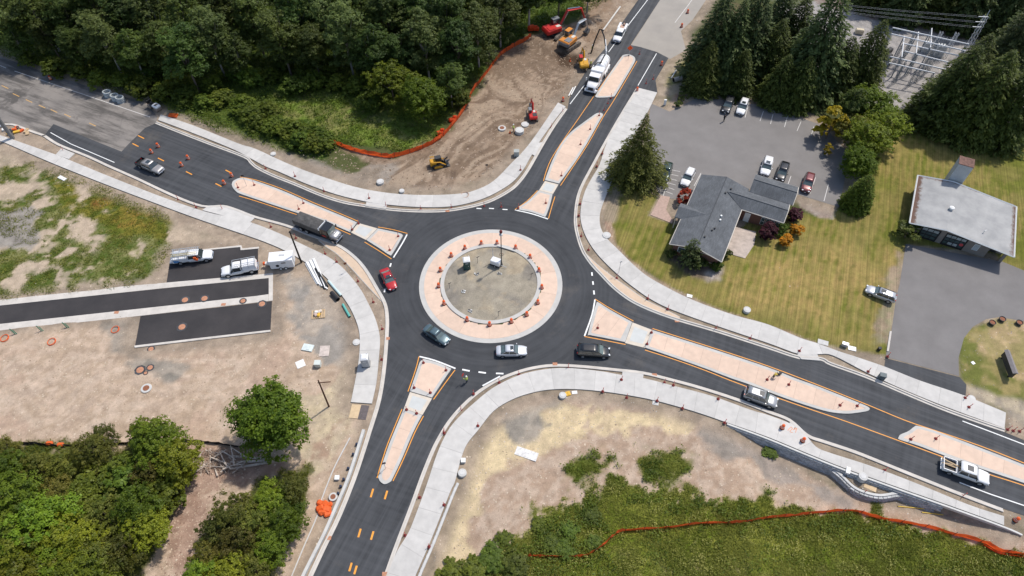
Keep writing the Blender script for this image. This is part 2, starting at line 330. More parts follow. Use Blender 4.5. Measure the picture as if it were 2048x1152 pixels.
zone([(615,860),(690,850),(690,930),(640,1000),(600,960)], (.36,.25,.18), (.48,.38,.28), n=n3, patch=.52, m=8)
zone([(360,880),(520,890),(560,930),(420,1010),(400,1160),(300,1160),(340,1000)], (.42,.29,.22), (.29,.19,.14), n=n3, edge=4, m=8)
wsw = zone([(-300,890),(150,892),(360,900),(385,960),(340,1020),(300,1180),(-300,1250)], (.055,.075,.018), (.10,.105,.03), edge=4, m=10)
wsw2 = zone([(470,1000),(600,950),(610,1020),(560,1180),(380,1180),(400,1060)], (.06,.085,.02), (.13,.12,.05), edge=5, m=9)
# gravel verge strips along the carriageway
for kk, s in ((kN, 1), (kE, 1), (kS, 1), (kW, 1)):
    pass
verge = sst(3.6, 1.2, -paved)*sst(0, .5, -paved+.6)
# north side
zone([(-300,80),(0,112),(225,184),(310,225),(480,285),(560,306),(700,340),(760,330),(800,380),(640,360),(480,300),(330,240),(0,130)], (.29,.255,.22), (.22,.195,.165), m=6)
wn = zone([(-500,-400),(1060,-400),(1290,-60),(1240,-20),(1160,35),(1060,62),(1000,100),(930,195),(880,275),(795,305),(700,292),(640,318),(560,298),(450,270),(320,215),(225,180),(60,130),(-200,60)], (.05,.085,.015), (.095,.125,.028), n=n1, edge=2, m=12)
zone([(560,190),(700,180),(840,200),(880,240),(860,285),(760,300),(640,270),(540,230)], (.13,.185,.03), (.21,.215,.065), n=n1, edge=4, m=8)
zone([(520,180),(700,200),(760,240),(660,260),(540,225)], (.20,.19,.07), (.12,.14,.04), n=n3, patch=.54, m=8)
wsl = zone([(662,290),(790,314),(880,282),(940,200),(1005,108),(1060,74),(1170,42),(1262,-20),(1330,-120),(1370,-120),(1130,205),(1050,285),(985,350),(905,385),(770,385),(740,330)], (.30,.222,.158), (.21,.148,.10), n=n4, edge=2, soft_=.8, m=8)
sw = R_(58)+1.3*(fbm(GX, GY, 16, 2, 15)-.5); tu = GX*np.cos(sw)+GY*np.sin(sw); tv = -GX*np.sin(sw)+GY*np.cos(sw); trk = fbm(tu*.16, tv*1.7, 1.5, 4, 19)
mixin(wsl*sst(.5, .64, trk)*.75, (.40,.31,.225), (.35,.265,.19), n3); mixin(wsl*sst(.5, .36, trk)*.7, (.145,.10,.07), (.19,.135,.095), n3)
zone([(980,110),(1080,85),(1150,100),(1130,150),(1010,165)], (.155,.108,.074), (.22,.158,.11), n=n1, edge=5, patch=.48, m=8)
zone([(1115,105),(1160,105),(1165,140),(1115,130)], (.05,.032,.022), (.085,.055,.035), edge=2, m=6)
zone([(1170,5),(1245,-20),(1240,30),(1195,70),(1160,110),(1120,100),(1160,50)], (.36,.28,.21), (.24,.165,.11), n=n4, edge=3, m=6)
zone([(740,330),(790,325),(780,385),(730,375),(640,350)], (.30,.255,.21), (.24,.195,.15), edge=4, m=6)
# north east: verge, lawns
LAWN = [(1225,350),(1320,392),(1300,430),(1345,445),(1460,470),(1520,420),(1660,430),(1740,330),(1800,260),(1900,200),(2300,240),(2300,600),(2015,545),(1990,510),(1815,490),(1798,580),(1776,715),(1640,690),(1540,655),(1430,618),(1330,572),(1255,520),(1212,470),(1205,430)]
zone(LAWN, (.135,.145,.024), (.20,.175,.05), n=n4, edge=1.2, m=10)
dlaw = box_sd(S(LAWN), 10)
ux, uy = math.cos(R_(64)), math.sin(R_(64)); stripe = .5+.5*np.sin((GX*uy-GY*ux)*4.6+3*fbm(GX, GY, 9, 2, 5))
dry = sst(.47, .62, .55*fbm(GX, GY, 8, 3, 77)+.28*n3+.17*stripe)*sst(0, 1.5, dlaw)
for p in ([(1225,455),(1260,470),(1360,560),(1480,600),(1530,630),(1430,612),(1330,565),(1240,510)], [(1420,560),(1560,480),(1700,480),(1790,560),(1780,660),(1700,690),(1560,640),(1440,600)], [(1740,420),(1800,330),(1815,260),(1790,240),(1750,330)], [(1750,480),(1815,495),(1790,590),(1760,560)]):
    d = box_sd(S(p), 8); wt = sst(-1.5, 3, d)*sst(.34, .60, .3*n1+.28*n3+.30*fbm(GX, GY, 6, 3, 88)+.12*stripe); mixin(wt*.9, (.37,.255,.095), (.26,.205,.065), n3)
mixin(dry*.6, (.33,.24,.085), (.25,.195,.065), n3)
zone([(1235,530),(1280,550),(1400,615),(1520,655),(1640,692),(1630,684),(1500,640),(1380,596),(1296,548),(1215,475),(1205,440),(1225,440)], (.30,.185,.13), (.38,.27,.19), n=n3, edge=.7, soft_=.35, m=5)
zone([(1228,360),(1245,370),(1230,450),(1207,440),(1212,400)], (.34,.27,.19), (.27,.22,.15), n=n3, edge=1, m=4)
zone([(1790,520),(1813,492),(1800,590),(1776,710),(1755,640)], (.33,.25,.17), (.25,.22,.13), n=n3, patch=.47, m=5)
zone([(1590,391),(1672,414),(1668,438),(1640,436),(1600,415)], (.40,.345,.29), (.28,.22,.18), n=n3, edge=.6, soft_=.3, m=4)
zone([(1336,392),(1372,390),(1362,436),(1340,430)], (.42,.37,.31), (.33,.28,.2), n=n3, edge=.5, soft_=.3, m=4)
zone([(1345,500),(1440,535),(1442,548),(1420,560),(1385,555),(1340,520)], (.18,.13,.10), (.13,.10,.07), edge=1, m=4)
zone([(1410,545),(1445,535),(1440,560),(1415,562)], (.42,.37,.33), (.3,.25,.2), n=n3, edge=.8, m=4)
zone([(1520,205),(1650,248),(1700,300),(1690,340),(1640,270),(1530,218)], (.22,.125,.08), (.16,.10,.07), edge=2, m=6)
zone([(1325,100),(1375,110),(1390,195),(1340,222),(1300,205),(1320,160)], (.25,.235,.09), (.33,.28,.2), n=n1, edge=1.5, m=5)
zone([(1352,188),(1380,188),(1372,206),(1345,220),(1338,215)], (.24,.15,.11), (.19,.12,.09), edge=.5, m=3)
zone([(1375,10),(1412,0),(1500,10),(1560,100),(1600,180),(1500,210),(1390,190),(1370,60)], (.055,.07,.025), (.12,.10,.05), edge=2, m=8)
zone([(1560,20),(1640,2),(1790,45),(2048,110),(2080,260),(1880,230),(1780,215),(1700,200),(1560,120)], (.37,.345,.325), (.28,.262,.25), n=n3, edge=2, m=6)
zone([(1590,-30),(1900,40),(2000,90),(1900,75),(1780,45),(1640,8)], (.22,.16,.13), (.28,.24,.2), n=n3, edge=2, m=6)
zone([(1915,652),(1945,655),(1998,636),(2300,680),(2300,920),(2048,850),(2000,820),(1940,790),(1920,752),(1917,716)], (.15,.16,.04), (.30,.24,.10), n=n1, edge=1, m=6)
zone([(1950,670),(2048,670),(2100,740),(2000,740),(1945,710)], (.42,.31,.17), (.28,.235,.10), n=n1, edge=5, m=6)
zone([(1933,770),(2040,800),(2300,900),(2300,960),(2011,862),(2012,824),(1930,793)], (.33,.28,.22), (.42,.35,.25), n=n3, edge=1, m=6)
zone([(1716,716),(1772,714),(1769,735)], (.33,.29,.24), (.27,.24,.2), edge=.6, m=3)
# south east lot
zone([(880,1300),(905,1050),(930,900),(985,830),(1060,790),(1200,788),(1400,830),(1610,912),(1680,970),(1800,1005),(2044,1074),(2400,1200),(2400,1400)], (.49,.375,.285), (.37,.265,.19), n=n3, edge=1.5, m=5)
zone([(930,905),(960,870),(1010,820),(1120,800),(1250,810),(1380,840),(1440,862),(1380,875),(1180,860),(1060,900),(990,960),(940,1080),(880,1150),(890,1050)], (.66,.525,.32), (.53,.415,.26), n=n3, edge=4, m=7)
zone([(1000,830),(1080,800),(1130,795),(1090,830),(1070,870),(1030,880)], (.27,.24,.20), (.36,.31,.25), edge=3, m=6)
zone([(1400,830),(1530,880),(1640,945),(1700,1000),(1640,985),(1500,930),(1380,870)], (.33,.275,.23), (.26,.225,.19), edge=3, m=6)
FIELD_LOW = S([(1100,1125),(1230,1085),(1400,1060),(1700,1030),(1900,1075),(2060,1120),(2300,1200),(2300,1500),(1000,1500)], -1.2)
wse = fringe([(880,1250),(940,1140),(1000,1105),(1070,1045),(1130,1010),(1220,975),(1330,985),(1420,1005),(1500,1000),(1580,1015),(1690,1022),(1780,1036),(1900,1066),(2010,1110),(2300,1200),(2300,1500),(800,1500)], (.105,.145,.013), (.22,.225,.04), n1, -1.2)
wse2 = zone([(1040,1030),(1100,960),(1200,900),(1360,905),(1440,960),(1520,985),(1760,1015),(1700,1030),(1200,1010)], (.08,.115,.014), (.13,.15,.03), n=n3, patch=.575, m=6, z=-1)
zone([(1200,1080),(1400,1120),(1600,1130),(1900,1110),(2100,1150),(1900,1200),(1300,1200)], (.22,.20,.08), (.12,.15,.03), n=n3, patch=.5, m=9, z=-1.4)
disl = box_sd(S([(1915,652),(1945,655),(1998,636),(2300,680),(2300,920),(2048,850),(2000,820),(1940,790),(1920,752),(1917,716)]), 4)
mixin(verge*.9*(1-sst(.0, .5, dlaw))*(1-sst(-.3, .3, disl)), (.265,.21,.158), (.36,.285,.215), n1)
isl = sst(8.3, 7.9, rr); mixin(isl, (.33,.29,.225), (.24,.215,.18), n4)
mixin(isl*sst(.5, .62, fbm(GX, GY, 3, 3, 93)), (.42,.35,.25), (.34,.28,.2), n3)
C = np.clip(C*(.86+.28*n3[..., None]), .012, .85)
gm, N, L, B = shader_nodes('ground')
at = nd(N, 'ShaderNodeVertexColor', layer_name='soil'); pos = N.new('ShaderNodeNewGeometry').outputs['Position']
f1 = nd(N, 'ShaderNodeTexNoise', Scale=5.0, Detail=8.0, Roughness=.82); L.new(pos, f1.inputs['Vector'])
f2 = nd(N, 'ShaderNodeTexNoise', Scale=.7, Detail=5.0, Roughness=.65); L.new(pos, f2.inputs['Vector'])
mm = nd(N, 'ShaderNodeMath', operation='ADD'); L.new(ramp(N, L, f1.outputs[0], -.2, 1.2), mm.inputs[0]); L.new(ramp(N, L, f2.outputs[0], -.2, 1.2), mm.inputs[1])
hsv = nd(N, 'ShaderNodeHueSaturation'); L.new(at.outputs[0], hsv.inputs['Color'])
mp = nd(N, 'ShaderNodeMapRange'); mp.inputs[1].default_value = .55; mp.inputs[2].default_value = 1.45; mp.inputs[3].default_value = .42; mp.inputs[4].default_value = 1.58
L.new(mm.outputs[0], mp.inputs[0]); L.new(mp.outputs[0], hsv.inputs['Value']); L.new(hsv.outputs[0], B.inputs['Base Color'])
B.inputs['Roughness'].default_value = .95; B.inputs['Specular IOR Level'].default_value = .15
bp = nd(N, 'ShaderNodeBump', Distance=.12, Strength=.9); L.new(f1.outputs[0], bp.inputs['Height']); L.new(bp.outputs[0], B.inputs['Normal'])
# one sheet, cut by what covers it so that each piece can be told apart
ny, nx = GX.shape; idx = np.arange(ny*nx).reshape(ny, nx)
quads = np.stack([idx[:-1, :-1], idx[:-1, 1:], idx[1:, 1:], idx[1:, :-1]], -1).reshape(-1, 4)
V = np.stack([GX, GY, GZ], -1).reshape(-1, 3); Cf = C.reshape(-1, 3)
cx = V[quads].mean(1)
lawn_q = (dlaw.ravel()[quads].mean(1) > 0); soil_q = (soil.ravel()[quads].mean(1) > 0); isl_q = np.hypot(cx[:, 0], cx[:, 1]) < 8.3
part = np.zeros(len(quads), int); part[soil_q] = 1; part[lawn_q] = 2; part[isl_q] = 3
lm = gm.copy(); lm.name = 'mown_lawn'; MATS['mown_lawn'] = lm; N, L = lm.node_tree.nodes, lm.node_tree.links; pos = N.new('ShaderNodeNewGeometry').outputs['Position']
rp_ = nd(N, 'ShaderNodeMapping', vector_type='TEXTURE'); rp_.inputs['Rotation'].default_value = (0, 0, R_(70)); rp_.inputs['Scale'].default_value = (30, .28, 1); L.new(pos, rp_.inputs[0]); ns_ = nd(N, 'ShaderNodeTexNoise', Scale=1.0, Detail=3.0); L.new(rp_.outputs[0], ns_.inputs['Vector'])
hs_ = [n for n in N if n.type == 'HUE_SAT'][0]; src_ = hs_.inputs['Value'].links[0].from_socket; mu = nd(N, 'ShaderNodeMath', operation='MULTIPLY'); mr_ = nd(N, 'ShaderNodeMapRange'); mr_.inputs[1].default_value = .3; mr_.inputs[2].default_value = .7; mr_.inputs[3].default_value = .78; mr_.inputs[4].default_value = 1.22
L.new(ns_.outputs[0], mr_.inputs[0]); L.new(mr_.outputs[0], mu.inputs[0]); L.new(src_, mu.inputs[1]); L.new(mu.outputs[0], hs_.inputs['Value'])
for k, nm in ((0, 'ground'), (1, 'construction_ground'), (2, 'lawn'), (3, 'island_ground')):
    q = quads[part == k]; u, inv = np.unique(q, return_inverse=True)
    me = npmesh(nm, V[u], inv.reshape(-1, 4)); ca = me.color_attributes.new('soil', 'FLOAT_COLOR', 'POINT')
    ca.data.foreach_set('color', np.concatenate([Cf[u], np.ones((len(u), 1))], 1).astype(np.float32).ravel())
    tag(link(me, nm, lm if nm == 'lawn' else gm, None, True), kind='structure')
# ================================================================== PAVING
def asphalt(name, c, c2, streak=.5, wear=None):
    m, N, L, B = shader_nodes(name); pos = N.new('ShaderNodeNewGeometry').outputs['Position']
    n1 = nd(N, 'ShaderNodeTexNoise', Scale=.22, Detail=6.0, Roughness=.6); L.new(pos, n1.inputs['Vector'])
    n2 = nd(N, 'ShaderNodeTexNoise', Scale=14.0, Detail=3.0); L.new(pos, n2.inputs['Vector'])
    # tyre-polished bands round the ring
    sp = nd(N, 'ShaderNodeSeparateXYZ'); L.new(pos, sp.inputs[0])
    ln = nd(N, 'ShaderNodeVectorMath', operation='LENGTH'); L.new(pos, ln.inputs[0])
    an = nd(N, 'ShaderNodeMath', operation='ARCTAN2'); L.new(sp.outputs[1], an.inputs[0]); L.new(sp.outputs[0], an.inputs[1])
    cb = nd(N, 'ShaderNodeCombineXYZ'); L.new(ln.outputs['Value'], cb.inputs[0]); L.new(an.outputs[0], cb.inputs[1])
    n3 = nd(N, 'ShaderNodeTexNoise', Scale=1.5, Detail=4.0); L.new(cb.outputs[0], n3.inputs['Vector'])
    a = nd(N, 'ShaderNodeMath', operation='MULTIPLY_ADD'); L.new(n3.outputs[0], a.inputs[0]); a.inputs[1].default_value = streak; L.new(n1.outputs[0], a.inputs[2])
    b2 = nd(N, 'ShaderNodeMath', operation='MULTIPLY_ADD'); L.new(n2.outputs[0], b2.inputs[0]); b2.inputs[1].default_value = .45; L.new(a.outputs[0], b2.inputs[2])
    k = ramp(N, L, b2.outputs[0], .5+streak*.3, 1.0+streak*.75)
    col = mixc(N, L, k, c, c2)
    if streak:
        ab = [nd(N, 'ShaderNodeMath', operation='ABSOLUTE') for _ in (0, 1)]
        for q in (0, 1): L.new(sp.outputs[q], ab[q].inputs[0])
        mk = nd(N, 'ShaderNodeMath', operation='SUBTRACT'); L.new(ab[0].outputs[0], mk.inputs[0]); L.new(ab[1].outputs[0], mk.inputs[1]); mk2 = ramp(N, L, mk.outputs[0], -2, 2); far = ramp(N, L, ln.outputs['Value'], 17, 24)
        sc_ = []
        for rot in (heading(1340,690,1980,930), heading(720,1100,1230,150)):
            mpn = nd(N, 'ShaderNodeMapping', vector_type='TEXTURE'); mpn.inputs['Rotation'].default_value = (0, 0, rot); mpn.inputs['Scale'].default_value = (22, .8, 1); L.new(pos, mpn.inputs[0]); ns = nd(N, 'ShaderNodeTexNoise', Scale=1.0, Detail=5.0, Roughness=.6); L.new(mpn.outputs[0], ns.inputs['Vector']); sc_.append(ramp(N, L, ns.outputs[0], .42, .66))
        sel = nd(N, 'ShaderNodeMix'); L.new(mk2, sel.inputs[0]); L.new(sc_[1], sel.inputs[2]); L.new(sc_[0], sel.inputs[3]); fm0 = nd(N, 'ShaderNodeMath', operation='MULTIPLY'); L.new(sel.outputs[0], fm0.inputs[0]); L.new(far, fm0.inputs[1]); fm = nd(N, 'ShaderNodeMath', operation='MULTIPLY'); L.new(fm0.outputs[0], fm.inputs[0]); fm.inputs[1].default_value = .55
        col = mixc(N, L, fm.outputs[0], col, tuple(x*1.28 for x in c2))
        nd_ = nd(N, 'ShaderNodeTexNoise', Scale=.12, Detail=8.0, Roughness=.72); L.new(pos, nd_.inputs['Vector']); dm = nd(N, 'ShaderNodeMath', operation='MULTIPLY'); L.new(ramp(N, L, nd_.outputs[0], .56, .78), dm.inputs[0]); dm.inputs[1].default_value = .75
        col = mixc(N, L, dm.outputs[0], col, (.13,.115,.10))
    if wear:
        v = nd(N, 'ShaderNodeTexVoronoi', feature='DISTANCE_TO_EDGE', Scale=.11); wv = nd(N, 'ShaderNodeVectorMath', operation='ADD'); L.new(pos, wv.inputs[0])
        nn = nd(N, 'ShaderNodeTexNoise', Scale=.9, Detail=4.0); L.new(pos, nn.inputs['Vector']); L.new(nn.outputs['Color'], wv.inputs[1]); L.new(wv.outputs[0], v.inputs['Vector'])
        col = mixc(N, L, ramp(N, L, v.outputs[0], -.012, .008), tuple(x*.62 for x in c), col)
        n5 = nd(N, 'ShaderNodeTexNoise', Scale=.35, Detail=7.0, Roughness=.7); mpn = nd(N, 'ShaderNodeMapping', vector_type='TEXTURE'); mpn.inputs['Rotation'].default_value = (0, 0, wear); mpn.inputs['Scale'].default_value = (5, .7, 1); L.new(pos, mpn.inputs[0]); L.new(mpn.outputs[0], n5.inputs['Vector'])
        col = mixc(N, L, ramp(N, L, n5.outputs[0], .46, .60), col, tuple(x*.5 for x in c))
        n6 = nd(N, 'ShaderNodeTexNoise', Scale=.13, Detail=6.0, Roughness=.65); L.new(pos, n6.inputs['Vector']); col = mixc(N, L, ramp(N, L, n6.outputs[0], .55, .63), col, tuple(x*.5 for x in c))
    L.new(col, B.inputs['Base Color']); B.inputs['Roughness'].default_value = .82; B.inputs['Specular IOR Level'].default_value = .3
    bp = nd(N, 'ShaderNodeBump', Distance=.02, Strength=.6); L.new(n2.outputs[0], bp.inputs['Height']); L.new(bp.outputs[0], B.inputs['Normal'])
    return m
A_NEW = asphalt('new_asphalt', (.031,.033,.037), (.078,.081,.087), .75)
A_OLD = asphalt('old_asphalt', (.20,.183,.168), (.29,.26,.232), .0, heading(60,160,300,240))
A_OLDN = asphalt('old_asphalt_north', (.30,.275,.245), (.38,.345,.30), .0)
A_LOT = asphalt('lot_asphalt', (.185,.173,.165), (.24,.225,.215), .0)
A_DRV = asphalt('drive_asphalt', (.165,.155,.15), (.225,.212,.205), .0)
A_PAD = asphalt('pad_asphalt', (.032,.030,.032), (.062,.056,.056), .0)
CONC = mat('sidewalk_concrete', (.535,.515,.485), .85, .10, 1.3, .01, coords='World', rnd=.06, det=8)
CONC_D = mat('joint_concrete', (.34,.33,.31), .9, .1, 1, coords='World')
KERB = mat('kerb_concrete', (.56,.52,.47), .85, .13, 1.6, .01, coords='World', det=7)
KERB_G = mat('ring_concrete', (.50,.485,.455), .85, .09, 1.8, .01, coords='World')
PINK = mat('stamped_concrete', (.66,.495,.385), .85, .08, 1.0, .012, coords='World', bsize=.3, rnd=.05, det=7)
PINK_D = mat('stamped_joint', (.45,.32,.25), .9, .08, 1, coords='World')
TAN = mat('tan_apron_concrete', (.60,.455,.33), .85, .08, 1.2, .01, coords='World')
W_PAINT = mat('white_paint', (.80,.80,.78), .6, .06, .6, coords='World')
O_PAINT = mat('orange_yellow_paint', (.80,.33,.045), .6, .10, .5, coords='World')
Y_PAINT = mat('faded_yellow_paint', (.62,.36,.11), .7, .2, .3, coords='World')
F_WHITE = mat('worn_white_paint', (.62,.60,.57), .7, .2, .2, coords='World')
def structure(mb, name, m): return tag(mb.obj(name, m), kind='structure')
structure(MB().sheet(ROAD, 0.0), 'road', A_NEW)
structure(MB().sheet(OLD_W, -.004), 'worn_road', A_OLD)
structure(MB().sheet(OLD_N, -.008), 'worn_road', A_OLDN)
structure(MB().sheet(LOT, -.012), 'parking_lot', A_LOT)
structure(MB().sheet(DRIVE, -.016), 'driveway', A_DRV)
structure(MB().sheet(DRIVE_NEW, -.012), 'driveway_apron', A_NEW)
structure(MB().sheet(ALLEY, -.012), 'alley', A_PAD)
structure(MB().sheet(PAD_S, -.012), 'alley_pad', A_PAD)
structure(MB().sheet(PAD_N, -.014), 'alley_pad', A_PAD)

def arclen(p): return np.concatenate([[0], np.cumsum(np.hypot(np.diff(p[:, 0]), np.diff(p[:, 1])))])
def sub(p, s, a, b):
    """piece of polyline p between arc lengths a and b"""
    f = lambda t: (float(np.interp(t, s, p[:, 0])), float(np.interp(t, s, p[:, 1])))
    return [f(a)]+[tuple(q) for q, t in zip(p, s) if a+1e-3 < t < b-1e-3]+[f(b)]
def nearest_s(p, s, q):
    best = (1e9, 0)
    for i in range(len(p)-1):
        e = p[i+1]-p[i]; t = np.clip(((q-p[i])@e)/(e@e+1e-12), 0, 1); d = np.hypot(*(p[i]+e*t-q))
        if d < best[0]: best = (d, s[i]+t*(s[i+1]-s[i]))
    return best[1]
def ribbon(ab, step, n=4):
    a, b = np.array(SS(ab[0], n)), np.array(SS(ab[1], n)); sa, sb = arclen(a), arclen(b)
    k = max(2, round(sb[-1]/step)); ts = np.linspace(0, sb[-1], k+1); us = []
    for i, t in enumerate(ts):
        if i == 0: us.append(0)
        elif i == k: us.append(sa[-1])
        else: us.append(max(us[-1]+.25, min(nearest_s(a, sa, np.array([np.interp(t, sb, b[:, 0]), np.interp(t, sb, b[:, 1])])), sa[-1]-.25*(k-i))))
    return a, sa, b, sb, us, ts
def inset(poly, d, mn=.02):
    """shrink ring by d (mitred)"""
    p = [np.array(q) for q in poly]
    ar = sum(p[i][0]*p[(i+1) % len(p)][1]-p[(i+1) % len(p)][0]*p[i][1] for i in range(len(p)))
    if ar < 0: p = p[::-1]
    q = [p[0]]
    for v in p[1:]:
        if np.hypot(*(v-q[-1])) > mn: q.append(v)
    if np.hypot(*(q[0]-q[-1])) < mn: q.pop()
    out = []; n = len(q)
    for i in range(n):
        e1 = q[i]-q[i-1]; e2 = q[(i+1) % n]-q[i]; e1 = e1/np.hypot(*e1); e2 = e2/np.hypot(*e2)
        n1 = np.array([-e1[1], e1[0]]); n2 = np.array([-e2[1], e2[0]]); b = n1+n2; l = np.hypot(*b)
        b = b/l if l > 1e-6 else n1; out.append(tuple(q[i]+b*d/max(.45, b@n1)))
    return out
GAP = .03
def sidewalk(name, ab, step=3.0):
    a, sa, b, sb, us, ts = ribbon(ab, step)
    root = structure(MB().prism([tuple(q) for q in a]+[tuple(q) for q in b][::-1], -.25, .132), name, CONC_D)
    for i in range(len(us)-1):
        pl = sub(a, sa, us[i]+(GAP if i else 0), us[i+1])+sub(b, sb, ts[i]+(GAP if i else 0), ts[i+1])[::-1]
        MB().prism(pl, .10, .15+.004*((i*7) % 3-1)).obj('panel', CONC, root)
    return root
for nm, q in (('sidewalk_north', SW_N), ('sidewalk_west', SW_W), ('sidewalk_east', SW_E), ('sidewalk_south', SW_S)): sidewalk(nm, q)
def offset_line(p, d):
    p = np.array(p); t = np.gradient(p, axis=0); t /= np.hypot(t[:, 0], t[:, 1])[:, None]+1e-9
    return [tuple(q) for q in p+np.stack([-t[:, 1], t[:, 0]], 1)*d]
def strip(p, d0, d1, z0, z1):
    """solid band along polyline p between offsets d0 and d1 (left positive)"""
    a, b = offset_line(p, d0), offset_line(p, d1); mb = MB(); n = len(a); v = []
    for q, r in zip(a, b): v += [(*q, z0), (*q, z1), (*r, z1), (*r, z0)]
    f = []
    for i in range(n-1):
        k = i*4; f += [(k+1, k+5, k+6, k+2), (k, k+4, k+5, k+1), (k+2, k+6, k+7, k+3)]
    f += [(0, 1, 2, 3), (4*n-1, 4*n-2, 4*n-3, 4*n-4)]
    return mb.add(v, f)
def kerb(p, side, name):
    g = structure(strip(p, 0, side*.34, -.2, .012), name, KERB)                      # gutter pan
    strip(p, side*.34, side*.56, -.2, .152).obj('upstand', KERB, g)
    return g
# left side of travel is +; north kerb runs west to east with land on its left
kerb(kN, 1, 'kerb'); kerb(kE, 1, 'kerb'); kerb(kS, 1, 'kerb'); kerb(kW, 1, 'kerb')
kerb(SS([(92,270),(62,260),(30,248),(0,245),(-60,225)]), 1, 'kerb')
# mountable tan aprons outside the ring
def apron(inner, outer, name):
    p = SS(inner)+SS(outer)[::-1]
    r = structure(MB().prism(p, -.2, .05), name, KERB_G); q = inset(p, .42)
    return r
def tan_apron(inner, outer, name):
    a, sa, b, sb, us, ts = ribbon((inner, outer), 3.4)
    r = structure(MB().prism([tuple(x) for x in a]+[tuple(x) for x in b][::-1], -.2, .05), name, KERB_G)
    for i in range(len(us)-1):
        A = np.array(sub(a, sa, us[i]+GAP, us[i+1])); Bq = np.array(sub(b, sb, ts[i]+GAP, ts[i+1]))
        m = (np.interp(np.linspace(0, 1, 6), np.linspace(0, 1, len(A)), A[:, 0]), np.interp(np.linspace(0, 1, 6), np.linspace(0, 1, len(A)), A[:, 1]))
        o = (np.interp(np.linspace(0, 1, 6), np.linspace(0, 1, len(Bq)), Bq[:, 0]), np.interp(np.linspace(0, 1, 6), np.linspace(0, 1, len(Bq)), Bq[:, 1]))
        A6, B6 = np.stack(m, 1), np.stack(o, 1); wd = np.hypot(*(B6-A6).T)
        if wd.max() < .9: continue
        f0 = np.clip(.5/np.maximum(wd, .01), 0, .46)[:, None]; f1 = np.clip(.12/np.maximum(wd, .01), 0, .46)[:, None]
        MB().prism([tuple(x) for x in A6*(1-f0)+B6*f0]+[tuple(x) for x in (B6*(1-f1)+A6*f1)][::-1], .03, .058).obj('panel', TAN, r)
    return r
tan_apron([(640,474),(682,491),(712,513),(734,538),(757,576),(773,606)], [(637,481),(652,494),(674,509),(702,537),(732,570),(766,606)], 'truck_apron')
tan_apron([(1166,509),(1179,528),(1199,550),(1223,575),(1249,596),(1274,611),(1311,627),(1357,643)], [(1172,507),(1194,528),(1224,552),(1262,579),(1294,601),(1331,619),(1360,634)], 'truck_apron')
# concrete bands of the alley
def band(px, name, z=.03, m=KERB): return structure(MB().prism(S(px), -.15, z), name, m)
band([(-100,613),(0,600),(222,575),(517,549),(546,546),(545.5,601),(537.5,602),(537.5,556),(325,576.5),(0,611),(-100,624)], 'alley_edge_band', .012)
band([(-100,659),(0,648),(512,592),(537,588.5),(537,602),(512,605),(281,631.5),(0,662),(-100,674)], 'alley_edge_band', .016)
band([(269,692),(400,676.5),(541,660.5),(541.5,664),(400,680.5),(270,696)], 'kerb', .12)
band([(340,508),(342,506),(483,491),(485,497.5),(518,494),(518,497.5),(481.5,501),(481,494.5)], 'kerb', .10)
# link walk on the west side, driveway stub walk, ramps
for px in ([(112,310),(124,297),(150,308),(138,319)], [(405,421),(418,412),(450,413),(478,421),(512,434),(500,446)], [(1594,709),(1602,719),(1640,722),(1634,709)], [(1578,846),(1586,843),(1612,867),(1607,872)], [(1085,285),(1071,313),(1063,309),(1075,287)], [(733,405),(774,410.5),(772,419),(731,413)], [(1244,751),(1286,757),(1287,748),(1245,742)]):
    structure(MB().prism(S(px), -.2, .135), 'ramp', CONC)
structure(MB().prism(WALK, -.2, .05), 'front_walk', mat('brick_pink_walk', (.44,.315,.26), .9, .12, .4, coords='World'))
structure(MB().prism(PATIO, -.2, .06), 'patio', mat('patio_concrete', (.46,.385,.33), .9, .22, 1.0, coords='World'))
# ------------------------------------------------------------------ medians
LBL = {'west': 'west', 'north': 'north', 'east': 'east', 'south': 'south'}
def median(key, ab):
    a, sa, b, sb, us, ts = ribbon(ab, 2.9, 5)
    ring = [tuple(q) for q in a]+[tuple(q) for q in b][::-1]
    r = structure(MB().prism(ring, -.2, .15), 'median', KERB_G)
    inn = inset(ring, .45, .55)
    MB().prism(inn, .10, .151).obj('bedding', PINK_D, r)
    # coloured panels: clip the inset ring between joint lines
    nst = len(us)-1
    pa = lambda u: np.array([np.interp(u, sa, a[:, 0]), np.interp(u, sa, a[:, 1])]); pb = lambda t: np.array([np.interp(t, sb, b[:, 0]), np.interp(t, sb, b[:, 1])])
    def clip(poly, p, q, keep):
        e = q-p; nrm = np.array([-e[1], e[0]])*keep; out = []
        for i in range(len(poly)):
            u, v = np.array(poly[i]), np.array(poly[(i+1) % len(poly)]); du, dv = (u-p)@nrm, (v-p)@nrm
            if du >= 0: out.append(tuple(u))
            if (du >= 0) != (dv >= 0): out.append(tuple(u+(v-u)*du/(du-dv)))
        return out
    for i in range(nst):
        pl = inn; c = (pa((us[i]+us[i+1])/2)+pb((ts[i]+ts[i+1])/2))/2
        for j in (i, i+1):
            if j in (0, nst): continue
            p, q = pa(us[j]), pb(ts[j]); e = q-p; 
            if np.hypot(*e) < .6: continue
            s = 1 if np.array([-e[1], e[0]])@(c-p) > 0 else -1
            off = np.array([-e[1], e[0]])*s/np.hypot(*e)*GAP*.6
            pl = clip(pl, p+off, q+off, s)
            if len(pl) < 3: break
        if len(pl) >= 3 and abs(sum(pl[k][0]*pl[(k+1) % len(pl)][1]-pl[(k+1) % len(pl)][0]*pl[k][1] for k in range(len(pl)))) > .5:
            MB().prism(pl, .12, .156).obj('panel', PINK, r)
for k, v in MED.items(): median(k, v)
XG = mat('crossing_panel', (.54,.55,.53), .7, .06, 1.0, coords='World')
XC = mat('crossing_concrete', (.62,.55,.46), .85, .08, 1.0, coords='World')
